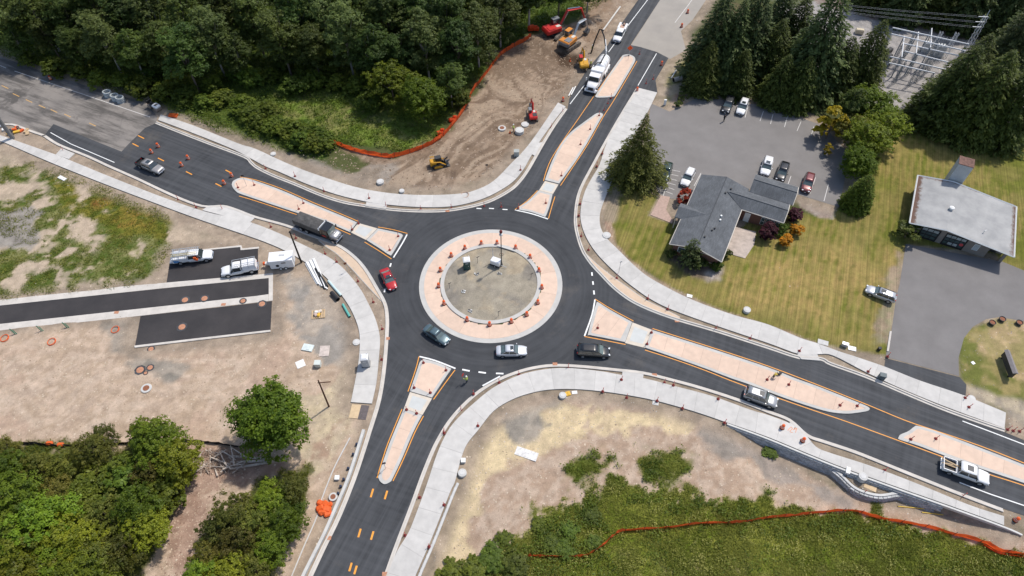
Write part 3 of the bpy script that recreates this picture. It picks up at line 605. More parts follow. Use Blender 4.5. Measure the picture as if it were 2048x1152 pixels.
for k, px in CROSS.items():
    p = S(px); r = structure(MB().prism(p, -.2, .03), 'median_crossing', XC)
    c = np.mean(p, 0); MB().prism([tuple(c+(np.array(q)-c)*.68) for q in p], .0, .036).obj('panel', XG, r)
# ------------------------------------------------------------------ truck apron and kerb rings of the roundabout
def ring(r0, r1, z0, z1, name, m, parent=None, a0=0, a1=2*math.pi, n=96):
    mb = MB(); v = []; f = []; full = a1-a0 > 6.28; k = n if full else n+1
    for i in range(k):
        t = a0+(a1-a0)*i/n; c, s = math.cos(t), math.sin(t); v += [(r0*c, r0*s, z0), (r0*c, r0*s, z1), (r1*c, r1*s, z1), (r1*c, r1*s, z0)]
    for i in range(n):
        A, Bq = i*4, ((i+1) % k)*4; f += [(A+1, A+2, Bq+2, Bq+1), (A+2, A+3, Bq+3, Bq+2), (Bq, A, A+1, Bq+1)]
    if not full: f += [(0, 1, 2, 3), (4*k-1, 4*k-2, 4*k-3, 4*k-4)]
    mb.add(v, f); o = mb.obj(name, m, parent); 
    if parent is None: tag(o, kind='structure')
    return o
ring(11.15, 12.0, -.2, .07, 'apron_edge', KERB_G)
ap = ring(8.45, 11.15, -.2, .075, 'roundabout_apron', PINK_D)
for i in range(14): ring(8.38, 11.17, .05, .085, 'panel', PINK, ap, 2*math.pi*(i+.004)/14+.22, 2*math.pi*(i+.996)/14+.22, 10)
ring(7.8, 8.45, -.2, .26, 'island_kerb', KERB_G)
# ------------------------------------------------------------------ painted markings
def line(px, wd, m, name='road_marking', z=.005, sm=True, zoff=0.0):
    p = SS(px, 3) if sm and len(px) > 2 else S(px)
    a, b = offset_line(p, wd/2), offset_line(p, -wd/2); n = len(a); mb = MB()
    mb.add([(*q, z) for q in a]+[(*q, z) for q in b], [(n+i, n+i+1, i+1, i) for i in range(n-1)])
    return structure(mb, name, m)
for px in ([(101,265),(142,288),(180,304),(229,325)], [(1140,208),(1169,170)], [(1217,104),(1231,85)], [(1256,51),(1295,0),(1340,-60)], [(1276,171),(1313,107)], [(1925,842),(1983,864),(2048,889),(2140,925)], [(1919,965),(1980,988),(2048,1011),(2140,1044)]): line(px, .16, W_PAINT, sm=False)
for px in ([(0,131),(12,136)], [(29,142),(212,204)], [(212,204),(300,234)], [(1350,45),(1378,8),(1430,-70)]): line(px, .14, F_WHITE, z=.001, sm=False)
for px in ([(814,469),(805,486),(787,515)], [(1030,420),(1062,427),(1096,438)], [(1190,599),(1184,630),(1169,672)], [(839,713),(870,721),(911,737)]): line(px, .24, W_PAINT)
for px in ([(478,392),(512,402),(587,427),(652,448),(701,469)], [(480,354),(512,360),(562,377),(624,404),(687,430),(717,443)], [(756,454),(785,459),(815,467)], [(729,484),(757,501),(783,518)],
           [(1243,114),(1188,192),(1155,240),(1122,287),(1102,319),(1092,344),(1087,362)], [(1274,122),(1230,197),(1205,236),(1176,288),(1137,347),(1121,371)], [(1075,381),(1054,402),(1030,419)], [(1110,393),(1104,412),(1097,437)],
           [(1190,598),(1224,619),(1267,642)], [(1169,673),(1211,681),(1251,689)], [(1305,657),(1374,679),(1449,703),(1536,732),(1636,770),(1736,810),(1811,841),(1873,862),(1961,892),(2048,926),(2140,962)], [(1290,700),(1349,719),(1411,741),(1461,761),(1556,796),(1631,822),(1690,842),(1753,865),(1878,911),(1961,943),(2048,971),(2140,1005)],
           [(838,713),(831,740),(816,783)], [(910,740),(892,764),(867,799)], [(804,818),(785,864),(771,900),(754,956)], [(847,832),(830,864),(807,918),(786,962)]): line(px, .135, O_PAINT, z=.006)
def dash(cx, cy, dx, dy, wd, m, z=.007): line([(cx-dx/2, cy-dy/2), (cx+dx/2, cy+dy/2)], wd, m, 'road_dash', z, False)
for c in ((282,274),(271,290),(322,319),(378,346),(437,370),(457,343)): dash(*c, 12, 6, .22, O_PAINT)
for c in ((744,986),(772,990),(719,1066),(744.5,1071),(701,1134),(711,1140)): dash(*c, -5, 17, .26, O_PAINT)
for c in ((10,174),(32,190),(58,202),(84,213),(108,222),(135,231),(185,249)): dash(*c, 13, 6, .16, Y_PAINT, .002)
for c in ((958,417),(983,417),(1010,419)): dash(*c, 10, .6, .22, W_PAINT)
for c, d in (((781,530),(2,-7)), ((769.5,581),(1.5,-7)), ((1184,548),(.5,7)), ((1186,566),(.8,7)), ((1188,585),(.8,8)), ((932,740.5),(15,3)), ((964.5,745),(15,2)), ((999.5,747),(15,.6))): dash(*c, *d, .26, W_PAINT)
# parking bay lines
for px in ([(1344,338),(1326,393)], [(1402,346),(1388,372)], [(1546,228),(1541,248)], [(1575,232),(1569,254)], [(1602,243),(1594,262)], [(1628,253),(1622,272)], [(1496,213),(1490,235)], [(1527,222),(1520,242)], [(1582,352),(1572,380)], [(1631,355),(1620,387)], [(1657,368),(1648,402)]): line(px, .11, F_WHITE, z=-.006, sm=False)
for k in range(6): line([(1344-2.6*k, 340+8.5*k), (1360-2.9*k, 343+9*k)], .10, F_WHITE, z=-.006, sm=False)
structure(MB().prism(S([(1779,663),(1783,663),(1777,703),(1773,703)]), -.2, .12), 'kerb', KERB)
# ================================================================== PLANTS
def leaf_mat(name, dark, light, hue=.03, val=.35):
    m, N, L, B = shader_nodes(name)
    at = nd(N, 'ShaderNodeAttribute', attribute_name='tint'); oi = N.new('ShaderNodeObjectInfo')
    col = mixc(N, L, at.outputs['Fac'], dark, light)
    h = nd(N, 'ShaderNodeHueSaturation'); L.new(col, h.inputs['Color'])
    mr = nd(N, 'ShaderNodeMapRange'); mr.inputs[3].default_value = .5-hue; mr.inputs[4].default_value = .5+hue*.6; L.new(oi.outputs['Random'], mr.inputs[0]); L.new(mr.outputs[0], h.inputs['Hue'])
    m2 = nd(N, 'ShaderNodeMath', operation='MULTIPLY'); m2.inputs[1].default_value = 7.31; L.new(oi.outputs['Random'], m2.inputs[0]); m3 = nd(N, 'ShaderNodeMath', operation='FRACT'); L.new(m2.outputs[0], m3.inputs[0])
    mv = nd(N, 'ShaderNodeMapRange'); mv.inputs[3].default_value = 1-val; mv.inputs[4].default_value = 1+val*.7; L.new(m3.outputs[0], mv.inputs[0]); L.new(mv.outputs[0], h.inputs['Value'])
    L.new(h.outputs[0], B.inputs['Base Color']); B.inputs['Roughness'].default_value = .55; B.inputs['Specular IOR Level'].default_value = .25
    tr = nd(N, 'ShaderNodeBsdfTranslucent'); hs = nd(N, 'ShaderNodeHueSaturation', Value=1.5, Saturation=1.1); hs.inputs['Hue'].default_value = .485; L.new(h.outputs[0], hs.inputs['Color']); L.new(hs.outputs[0], tr.inputs[0])
    mx = nd(N, 'ShaderNodeMixShader'); mx.inputs[0].default_value = .33; L.new(B.outputs[0], mx.inputs[1]); L.new(tr.outputs[0], mx.inputs[2])
    L.new(mx.outputs[0], N['Material Output'].inputs[0]); return m
LM = {'wood': leaf_mat('leaf_wood', (.034,.060,.012), (.115,.165,.032), .025, .42),
      'grey': leaf_mat('leaf_silver', (0.06,0.09,0.02232), (0.15,0.19,0.0496), .015, .25),
      'bright': leaf_mat('leaf_bright', (0.075,0.115,0.00868), (0.21,0.27,0.02108), .035, .42),
      'maple': leaf_mat('leaf_maple', (0.05,0.09,0.0062), (0.15,0.21,0.01488), .01, .1),
      'bush': leaf_mat('leaf_bush', (0.06,0.095,0.01116), (0.15,0.2,0.0248), .025, .3),
      'olive': leaf_mat('leaf_olive', (0.075,0.088,0.0124), (0.19,0.185,0.031), .035, .40),
      'fir': leaf_mat('needle_fir', (.026,.048,.016), (.14,.18,.056), .015, .25),
      'cedar': leaf_mat('needle_cedar', (.030,.050,.010), (.135,.165,.034), .015, .25),
      'deodar': leaf_mat('needle_deodar', (0.045,0.062,0.01116), (0.165,0.175,0.03596), .005, .05),
      'red': leaf_mat('leaf_red', (.17,.02,.012), (.42,.07,.025), .005, .1),
      'purple': leaf_mat('leaf_purple', (.035,.010,.014), (.11,.03,.04), .005, .1),
      'yellow': leaf_mat('leaf_yellow', (.36,.17,.012), (.75,.42,.03), .008, .1),
      'gold': leaf_mat('leaf_gold', (.20,.17,.012), (.50,.40,.03), .008, .1)}
BARK = mat('bark', (.16,.125,.095), .95, .3, .5, .03); BARK_P = mat('pale_bark', (.36,.33,.29), .95, .3, .4, .02)
def quads_from(P, Nn, sz, rng, asp=.6, along=None):
    n = len(P); r = rng.normal(size=(n, 3)) if along is None else along
    t = r-(r*Nn).sum(1, keepdims=True)*Nn; t /= np.linalg.norm(t, axis=1, keepdims=True)+1e-9; b = np.cross(Nn, t)
    s = sz[:, None]; V = np.stack([P-t*s, P+b*s*asp, P+t*s, P-b*s*asp], 1).reshape(-1, 3)
    return V, np.arange(4*n).reshape(n, 4)
def unit(n, rng):
    v = rng.normal(size=(n, 3)); return v/np.linalg.norm(v, axis=1, keepdims=True)
def broadleaf_crown(name, r, z0, h, seed, nl=14, per=430, leaf=.30, m='wood', droop=0.0, open_=1.0):
    """big lobes carry small sprays; leaves lie in the sprays so the outline stays ragged"""
    rng = np.random.default_rng(seed); Ps = []; Ns = []; Ts = []; c = np.array([0, 0, (z0+h)/2]); ext = np.array([r, r, (h-z0)/2]); lobes = []
    sk = rng.uniform(-.25, .25, 2)
    for i in range(nl):
        u = (i+.5)/nl; th = i*2.39996+rng.uniform(-.5, .5); zz = 1-1.8*u+rng.uniform(-.12, .12); rad = math.sqrt(max(.05, 1-min(1, abs(zz))**2))
        d = np.array([rad*math.cos(th)+sk[0]*zz, rad*math.sin(th)+sk[1]*zz, zz]); lr = r*rng.uniform(.20, .50); lc = c+d*ext*rng.uniform(.50, .92)*open_; lobes.append(lc)
        ns = max(6, int(per/16*(lr/(.36*r))**1.6)); sp = unit(ns, rng); sp[:, 2] = np.where(sp[:, 2] < -.3, -sp[:, 2], sp[:, 2])
        sc_ = lc+sp*lr*rng.uniform(.55, 1.25, (ns, 1))*np.array([1.1, 1.1, .8]); sr = lr*rng.uniform(.18, .42, ns); st = np.clip(.5+.22*rng.normal(size=ns)+.12*rng.normal(), 0, 1); k = np.repeat(np.arange(ns), 24); n = len(k)
        q = unit(n, rng); P = sc_[k]+q*sr[k][:, None]*rng.uniform(.3, 1.1, (n, 1))*np.array([1.15, 1.15, .55]); P[:, 2] -= droop*((P[:, 0]-lc[0])**2+(P[:, 1]-lc[1])**2)/lr
        nn = q*.5+sp[k]*.6+np.array([0, 0, .9])+rng.normal(size=(n, 3))*.5; Ps.append(P); Ns.append(nn/np.linalg.norm(nn, axis=1, keepdims=True)); Ts.append(np.clip(st[k]+rng.normal(size=n)*.16, 0, 1))
    P, Nn, T = np.concatenate(Ps), np.concatenate(Ns), np.concatenate(Ts)
    V, F = quads_from(P, Nn, rng.uniform(.55, 1.3, len(P))*leaf, rng, .62)
    me = npmesh(name, V, F, np.repeat(T, 4)); me.materials.append(LM[m]); return me, lobes
def trunk_mesh(name, h, r, lobes, seed, m=None):
    rng = random.Random(seed); mb = MB(); pts = [(0, 0, -.3), (0, 0, .3), (rng.uniform(-.1, .1)*h*.1, rng.uniform(-.1, .1)*h*.1, h*.45), (rng.uniform(-.2, .2), rng.uniform(-.2, .2), h*.78)]
    mb.tube(pts, [r*1.35, r, r*.7, r*.3], 7)
    for lc in lobes[:9]:
        z = min(lc[2]*.72, h*.6); mb.tube([(0, 0, z*.72), (lc[0]*.5, lc[1]*.5, (z*.72+lc[2])/2), tuple(lc)], [r*.42, r*.26, r*.08], 5)
    me = mb.mesh(name); me.materials.append(m or BARK); return me
def conifer_crown(name, h, r, seed, lv=36, br=10, per=16, droop=.25, size=.42, m='fir', base=.06, jag=.25, shape=.85, curl=0.0):
    rng = np.random.default_rng(seed); Ps = []; Ns = []; Al = []; Ts = []; Sz = []
    for i in range(lv):
        f = i/(lv-1); z = h*(base+(1-base)*f**.92); R = r*max(.02, (1-f))**shape*(1+rng.uniform(-jag, jag)*.5)+.12
        nb = max(4, int(br*(.45+.55*(1-f))))
        for k in range(nb):
            a = 2*math.pi*(k+rng.uniform(-.35, .35))/nb+i*1.9; Lb = R*rng.uniform(1-jag, 1+jag*.4); n = max(3, int(per*Lb/r)+3)
            t = np.sqrt(rng.uniform(.06, 1, n)); side = rng.normal(size=n)*.13*Lb*(1.15-t*.75); d = np.array([math.cos(a), math.sin(a)])
            x = d[0]*t*Lb-d[1]*side; y = d[1]*t*Lb+d[0]*side; zz = z+.10*Lb*t-droop*Lb*t**2+curl*Lb*t**3-np.abs(side)*.35+rng.normal(size=n)*.06
            Ps.append(np.stack([x, y, zz], 1)); al = np.tile([d[0], d[1], .1-2*droop*.5], (n, 1))+rng.normal(size=(n, 3))*.35; Al.append(al)
            nn = np.tile([d[0]*.35, d[1]*.35, 1.0], (n, 1))+rng.normal(size=(n, 3))*.4; Ns.append(nn/np.linalg.norm(nn, axis=1, keepdims=True))
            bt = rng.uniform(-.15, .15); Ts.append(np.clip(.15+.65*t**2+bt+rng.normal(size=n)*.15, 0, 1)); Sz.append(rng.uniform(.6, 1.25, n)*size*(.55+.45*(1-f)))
    P, Nn, A, T, Z = map(np.concatenate, (Ps, Ns, Al, Ts, Sz)); V, F = quads_from(P, Nn, Z, rng, .42, A)
    me = npmesh(name, V, F, np.repeat(T, 4)); me.materials.append(LM[m]); return me
CR = {}
def tree_kind(key, crown, trunk): CR[key] = (crown, trunk)
for i in range(4):
    me, lb = broadleaf_crown('crown', 4.1+.5*(i%2), 2.0, 17.5, 100+i, 26, 420, .21, 'wood'); tree_kind('wood%d' % i, me, trunk_mesh('trunk', 15, .28, lb, i, BARK_P if i == 1 else None))
for i in range(2):
    me, lb = broadleaf_crown('crown', 4.6, 3, 16.5, 120+i, 26, 420, .20, 'grey', .10); tree_kind('grey%d' % i, me, trunk_mesh('trunk', 14.5, .25, lb, i, BARK_P))
for i in range(3):
    me, lb = broadleaf_crown('crown', 3.4, 1.2, 8.2, 140+i, 24, 300, .165, 'bright', .0, 1.08); tree_kind('bright%d' % i, me, trunk_mesh('trunk', 7.5, .17, lb, i))
for i in range(2):
    me, lb = broadleaf_crown('crown', 3.1, .8, 6.8, 150+i, 20, 230, .14, 'olive', .05); tree_kind('olive%d' % i, me, trunk_mesh('trunk', 6, .13, lb, i))
me, lb = broadleaf_crown('crown', 4.6, 1.2, 11.0, 160, 40, 420, .19, 'maple'); tree_kind('maple', me, trunk_mesh('trunk', 9, .30, lb, 5))
for i in range(3):
    me, lb = broadleaf_crown('crown', 1.8, -.2, 2.5, 170+i, 16, 260, .14, 'bush'); tree_kind('bush%d' % i, me, trunk_mesh('stem', 1.6, .06, lb, i))
for key, lm in (('red', 'red'), ('purple', 'purple'), ('yellow', 'yellow'), ('hedge', 'cedar')):
    me, lb = broadleaf_crown('crown', 1.2, .1, 2.2, 180+len(key), 8, 260, .15, lm); tree_kind(key, me, trunk_mesh('stem', 1.6, .06, lb, 3))
me, lb = broadleaf_crown('crown', 1.5, .2, 4.6, 190, 10, 300, .2, 'gold'); tree_kind('gold', me, trunk_mesh('stem', 3, .08, lb, 3))
def stick(h, r): return (lambda me: (me.materials.append(BARK), me)[1])(MB().tube([(0, 0, -.3), (0, 0, h*.5), (0, 0, h*.97)], [r, r*.65, r*.08], 8).mesh('trunk'))
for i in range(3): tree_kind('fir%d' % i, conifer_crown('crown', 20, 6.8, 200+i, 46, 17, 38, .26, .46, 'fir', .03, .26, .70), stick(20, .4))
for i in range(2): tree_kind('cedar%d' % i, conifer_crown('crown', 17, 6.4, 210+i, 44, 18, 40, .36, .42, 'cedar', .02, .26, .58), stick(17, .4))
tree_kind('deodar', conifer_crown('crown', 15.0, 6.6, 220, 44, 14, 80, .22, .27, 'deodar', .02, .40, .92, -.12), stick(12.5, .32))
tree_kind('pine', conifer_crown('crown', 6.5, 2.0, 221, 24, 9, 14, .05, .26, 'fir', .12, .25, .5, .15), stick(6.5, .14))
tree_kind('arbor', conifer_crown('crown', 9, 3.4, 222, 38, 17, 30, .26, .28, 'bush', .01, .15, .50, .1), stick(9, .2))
def plant(kind, px, py, label, cat, name, group=None, sc=1.0, at=.6, asp=1.0, ground=False):
    """px,py: pixel of the crown's middle (or of the base when ground)"""
    cr, tr = CR[kind]; hz = (max(v.co.z for v in (cr.vertices[0],)) if False else HT[kind])*sc*asp
    x, y = site(px, py, 0 if ground else hz*at); z = ground_z(x, y)
    if z < -.3 and not ground: x, y = site(px, py, hz*at+z); z = ground_z(x, y)
    rz = (px*12.9898+py*78.233) % 6.283
    t = thing(name, label, cat, (x, y, z-.05), rz, group, (sc, sc, sc*asp))
    link(cr, 'crown', None, t); link(tr, 'trunk' if cat == 'tree' else 'stem', None, t); return t
HT = {}
for k, (cr, tr) in CR.items():
    a = np.empty(len(cr.vertices)*3, np.float32); cr.vertices.foreach_get('co', a); HT[k] = float(a[2::3].max())
# ---- north wood: rows from the road back
rw = random.Random(5)
ROWS = [
 ('front row', [(30,80,.5),(92,70,.62),(150,90,.6),(205,75,.85),(262,98,.7),(318,92,.78),(365,108,.85),(420,75,.9),(470,105,.62),(560,75,.9),(625,95,.7),(690,70,.95),(742,95,.8),(800,110,.7),(850,80,.95),(915,95,.85),(900,160,.6)]),
 ('second row', [(8,30,.85),(70,20,.9),(135,35,.85),(190,15,.95),(250,40,.9),(310,30,.95),(370,45,.9),(445,20,.9),(505,40,.9),(590,20,.95),(650,30,1.0),(720,15,.95),(775,40,1.0),(835,20,1.0),(890,35,1.0),(1000,22,.85)]),
 ('third row', [(30,-25,1),(95,-30,1),(160,-20,1),(225,-35,1),(285,-20,1),(345,-25,1),(400,-35,1.05),(470,-25,1),(540,-35,1.05),(610,-30,1),(670,-35,1.05),(735,-30,1),(800,-30,1.05),(865,-28,1),(925,-25,1.05),(990,-35,1),(1060,-30,1),(1120,-30,.8),(1180,-40,.8)])]
for rn, pts in ROWS:
    for i, (px, py, sc) in enumerate(pts):
        k = ('grey%d' % (i % 2)) if (i*7+len(rn)) % 5 == 0 and rn != 'front row' or (rn == 'front row' and i in (3, 7, 11, 14)) else 'wood%d' % ((i*3+len(rn)) % 4)
        kind = 'pale grey-green leafy tree' if k[0] == 'g' else 'dark green leafy tree'
        plant(k, px, py, f'{kind}, {ORD[i]} from the left in the {rn} of the north wood', 'tree', 'forest_tree', 'trees of the north wood', sc*1.04, .6)
plant('grey0', 955, 62, 'pale green drooping tree beside the orange fence, brightest of the north wood', 'tree', 'forest_tree', 'trees of the north wood', .9)
plant('bright1', 782, 165, 'round mid-green tree at the wood edge above the clearing, left of a pair', 'tree', 'forest_tree', None, 1.15)
plant('maple', 842, 192, 'dense round tree at the clearing, right of a pair', 'tree', 'forest_tree', None, .85)
plant('bright2', 1030, 20, 'bright green tree at the top of the orange fence by the red excavator', 'tree', 'forest_tree', None, .8)
bl = [(455,190),(480,205),(500,228),(478,215),(520,240),(545,255),(575,265),(600,275),(625,285),(560,245),(590,258),(640,272),(610,262),(530,222),(440,195),(650,285)]
for i, (px, py) in enumerate(bl): plant('bush%d' % (i % 3), px, py, f'light green bush, {ORD[i]} in the hedge running above the north-west sidewalk', 'bush', 'bush', 'bushes above the north-west sidewalk', .95+.3*((i*5) % 3)/2, .5)
bl2 = [(60,118),(110,132),(160,140),(200,155),(240,160),(290,172),(330,182),(370,190),(405,200),(350,160),(300,140),(420,165),(540,150),(590,170),(630,155),(680,165),(560,130),(500,150),(470,140),(610,140),(660,140),(720,170),(740,200),(920,195)]
for i, (px, py) in enumerate(bl2): plant('bush%d' % ((i+1) % 3), px, py, f'low dark shrub, {ORD[i]} along the foot of the north wood', 'bush', 'bush', 'shrubs at the foot of the north wood', 1.15+.35*((i*7) % 4)/3, .5)
# ---- north east conifers
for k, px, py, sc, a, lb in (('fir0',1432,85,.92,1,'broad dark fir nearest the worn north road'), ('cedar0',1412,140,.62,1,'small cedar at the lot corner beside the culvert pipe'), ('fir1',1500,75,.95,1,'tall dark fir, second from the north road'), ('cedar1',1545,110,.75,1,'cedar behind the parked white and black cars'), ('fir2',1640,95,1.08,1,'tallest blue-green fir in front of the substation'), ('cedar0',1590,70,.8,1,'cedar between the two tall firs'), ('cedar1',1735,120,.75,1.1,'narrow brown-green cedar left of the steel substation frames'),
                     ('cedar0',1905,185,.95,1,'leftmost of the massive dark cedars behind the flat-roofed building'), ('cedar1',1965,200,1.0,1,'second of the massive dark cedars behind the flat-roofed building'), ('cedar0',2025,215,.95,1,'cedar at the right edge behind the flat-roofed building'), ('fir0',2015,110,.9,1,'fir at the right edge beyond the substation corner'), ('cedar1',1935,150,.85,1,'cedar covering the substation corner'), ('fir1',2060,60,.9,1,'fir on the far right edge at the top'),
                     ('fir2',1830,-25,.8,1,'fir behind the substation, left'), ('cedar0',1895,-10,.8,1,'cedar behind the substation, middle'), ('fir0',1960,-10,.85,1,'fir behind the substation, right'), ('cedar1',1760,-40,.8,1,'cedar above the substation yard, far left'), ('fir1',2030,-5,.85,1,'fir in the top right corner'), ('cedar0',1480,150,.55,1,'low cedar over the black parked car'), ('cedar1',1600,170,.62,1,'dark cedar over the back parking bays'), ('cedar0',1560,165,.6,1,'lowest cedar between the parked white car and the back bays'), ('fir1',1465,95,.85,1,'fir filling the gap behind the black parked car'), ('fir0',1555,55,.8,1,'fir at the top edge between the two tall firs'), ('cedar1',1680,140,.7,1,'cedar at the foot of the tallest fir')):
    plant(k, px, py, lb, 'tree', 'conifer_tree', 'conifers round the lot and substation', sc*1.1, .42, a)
plant('deodar', 1277, 318, 'feathery yellow-green deodar tree beside the east sidewalk', 'tree', 'deodar_tree', None, 1.0, .32)
plant('pine', 1383, 505, 'small dark pine in front of the grey-roofed house', 'tree', 'pine_tree', None, 1.0, .5)
plant('arbor', 1722, 388, 'dense dark conifer at the edge of the parking lot', 'tree', 'conifer_tree', None, .86, .42)
plant('bright0', 1748, 205, 'bright green leafy tree between lot and lawn path, upper', 'tree', 'leafy_tree', None, 1.1)
plant('wood1', 1708, 205, 'dark leafy tree behind the golden shrub', 'tree', 'leafy_tree', None, .55)
plant('bright1', 1775, 250, 'bright green tree on the lawn path side of the belt', 'tree', 'leafy_tree', None, .95)
plant('maple', 1718, 320, 'leafy tree filling the belt above the dense lot conifer', 'tree', 'leafy_tree', None, .62)
plant('olive1', 1712, 262, 'olive green leafy tree beside the yellow shrub', 'tree', 'leafy_tree', None, 1.05)
plant('bright1', 1740, 275, 'bluish green leafy tree above the dense lot conifer', 'tree', 'leafy_tree', None, 1.05)
plant('olive1', 1735, 325, 'bare-twigged olive shrub between the lot and the lawn path', 'bush', 'bush', None, .7)
plant('gold', 1666, 246, 'tall golden yellow shrub at the back corner of the parking lot', 'bush', 'golden_shrub', None, 1.6, .5)
plant('gold', 1655, 298, 'small golden shrub at the parking lot edge', 'bush', 'golden_shrub', None, .55, .5)
plant('red', 1366, 394, 'red-leaved shrub by the front walk', 'bush', 'red_shrub', None, 1.15, .5)
plant('purple', 1588, 428, 'purple-leaved shrub at the end of the house wing', 'bush', 'purple_shrub', None, 1.1, .5)
plant('purple', 1540, 465, 'purple-leaved shrub below the house wing windows', 'bush', 'purple_shrub', None, 1.2, .5)
plant('yellow', 1593, 461, 'orange-yellow azalea on the lawn, upper', 'bush', 'yellow_shrub', None, .85, .5)
plant('yellow', 1574, 482, 'orange-yellow azalea on the lawn, lower', 'bush', 'yellow_shrub', None, .85, .5)
plant('hedge', 1452, 507, 'round green shrub at the house corner by the patio', 'bush', 'green_shrub', None, .8, .5)
plant('bush0', 1432, 532, 'light green shrub at the front house corner', 'bush', 'green_shrub', None, .62, .5)
plant('hedge', 1400, 528, 'dark low shrub under the house gable', 'bush', 'green_shrub', None, 1.0, .5)
plant('hedge', 1342, 508, 'dark shrub at the left front corner of the house', 'bush', 'green_shrub', None, .75, .5)
plant('bush1', 1563, 452, 'green shrub between the purple and yellow shrubs', 'bush', 'green_shrub', None, .8, .5)
plant('hedge', 1818, 462, 'round olive shrub at the left corner of the flat-roofed building', 'bush', 'green_shrub', None, 1.6, .5)
for i, (px, py) in enumerate(((1366,182),(1364,191),(1361,200),(1357,209))): plant('hedge', px, py, f'clipped green shrub, {ORD[i]} from the top in the row at the lot entrance', 'bush', 'green_shrub', 'clipped shrubs at the lot entrance', .62, .4)
# ---- south west thicket
plant('maple', 543, 838, 'lone full green maple on the bare south-west lot', 'tree', 'maple_tree', None, .98, .55)
SWT = [(20,950,'bright0',.8),(75,935,'olive0',.8),(130,925,'olive1',.75),(190,900,'olive0',.85),(205,875,'olive1',.6),(255,935,'bush0',1.6),(315,890,'bright1',.95),(350,930,'bright2',.85),(300,950,'olive0',.8),(240,965,'bush1',1.8),(40,1010,'bright2',1.0),(110,1000,'olive0',.9),(170,985,'bush2',1.8),(15,1065,'bright0',1.05),(85,1060,'bright1',1.1),(150,1075,'bright0',.95),(210,1030,'olive1',.95),(265,1020,'bright2',.8),(330,990,'bush0',1.6),(290,1060,'bright1',.75),(40,1125,'bright2',1.0),(120,1130,'bright0',.9),(200,1120,'olive0',.95),(250,1095,'olive1',.9),(60,1170,'bright1',1.0),(170,1170,'bright2',1.0),(10,900,'olive1',.6),(290,870,'bright0',.6)]
for i, (px, py, k, sc) in enumerate(sorted(SWT, key=lambda q: (q[1]//60, q[0]))):
    row = (sorted(SWT, key=lambda q: (q[1]//60, q[0]))[i][1]//60)-14; inr = sum(1 for q in SWT if q[1]//60-14 == row and q[0] <= px)
    nm = {'b': 'bright green', 'o': 'olive green'}[k[0]] if not k.startswith('bush') else 'mid green'
    plant(k, px, py, f'{nm} thicket tree, {ORD[inr-1]} from the left in {"row "+ORD[row] if row >= 0 else "the top row"} of the south-west thicket', 'tree' if not k.startswith('bush') else 'bush', 'thicket_tree' if not k.startswith('bush') else 'bush', 'south-west thicket', sc*.95, .55)
SWT2 = [(545,1005,'bright1',.7),(580,980,'olive1',.75),(470,1030,'olive0',1.0),(520,1050,'olive1',1.0),(570,1040,'bright2',.7),(430,1060,'olive1',.8),(480,1085,'olive0',.95),(540,1095,'bright0',.7),(420,1110,'olive1',.8),(460,1140,'bright1',.75),(510,1140,'olive0',.8),(560,1010,'bush1',1.4),(400,1150,'bright2',.7)]
for i, (px, py, k, sc) in enumerate(SWT2): plant(k, px, py, f'{"bright" if k[0]=="b" else "olive"} green thicket tree, {ORD[i]} counting downward in the clump right of the chip path', 'tree', 'thicket_tree', 'clump right of the chip path', sc*.9, .55)
for i, (px, py, sc) in enumerate(((1105,1085,.6),(1140,1060,.6),(1080,1050,.5),(1180,1030,.55),(950,1135,.9),(985,1115,.8),(1030,1135,.85),(1010,1075,.5),(1130,1100,.55),(1190,1085,.5),(905,1150,.8),(1540,905,.45))):
    plant('bush%d' % (i % 3), px, py, f'leafy green shrub, {ORD[i]} from the west in the south-east field' if i < 11 else 'small green shrub below the retaining wall', 'bush', 'bush', 'shrubs in the south-east field', sc*1.15, .4, .5)
# ---- grass and weeds: nobody could count it
def tufts(name, wmap, dens, hmin, hmax, mname, dark, light, seed, blades=3, wide=.07, lean=.5, zmin=-9):
    rng = np.random.default_rng(seed); n = int(dens*2*(fx[-1]-fx[0])*.5)
    LMt = leaf_mat(mname, dark, light, .0, .0)
    inner = (GX > fx[0]) & (GX < fx[-1]) & (GY > -50) & (GY < 100) & (paved < -.4)
    wj = np.where(inner, wmap, 0).ravel(); cs = np.cumsum(wj); 
    if cs[-1] <= 0: return
    cnt = int(dens*cs[-1]*.42*.42); pick = np.searchsorted(cs, rng.uniform(0, cs[-1], cnt)); pick = np.clip(pick, 0, len(wj)-1)
    P = np.stack([GX.ravel()[pick]+rng.uniform(-.21, .21, cnt), GY.ravel()[pick]+rng.uniform(-.21, .21, cnt), GZ.ravel()[pick]-.03], 1)
    P = np.repeat(P, blades, 0); m = len(P); hh = rng.uniform(hmin, hmax, m)*(.35+1.2*fbm(P[:, 0], P[:, 1], 3, 2, 5))*np.repeat(.25+.75*wj[pick], blades); a = rng.uniform(0, 6.283, m); ln = rng.uniform(.2, 1, m)*lean
    off = rng.normal(size=(m, 2))*.12; B0 = P.copy(); B0[:, :2] += off; s = np.stack([-np.sin(a), np.cos(a), 0*a], 1)*(wide*rng.uniform(.6, 1.3, m))[:, None]
    tip = B0+np.stack([np.cos(a)*ln*hh, np.sin(a)*ln*hh, hh], 1)
    V = np.stack([B0-s, B0+s, tip], 1).reshape(-1, 3); F = np.arange(3*m).reshape(m, 3)
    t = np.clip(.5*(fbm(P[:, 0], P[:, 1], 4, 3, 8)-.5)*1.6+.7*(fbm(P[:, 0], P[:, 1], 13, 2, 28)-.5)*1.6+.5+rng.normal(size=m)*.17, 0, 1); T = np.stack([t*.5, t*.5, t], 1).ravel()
    me = npmesh(name, V, F, T); tag(link(me, name, LMt), {'meadow_grass': 'tall green meadow grass filling the south-east field'}.get(name), None, None, 'stuff')
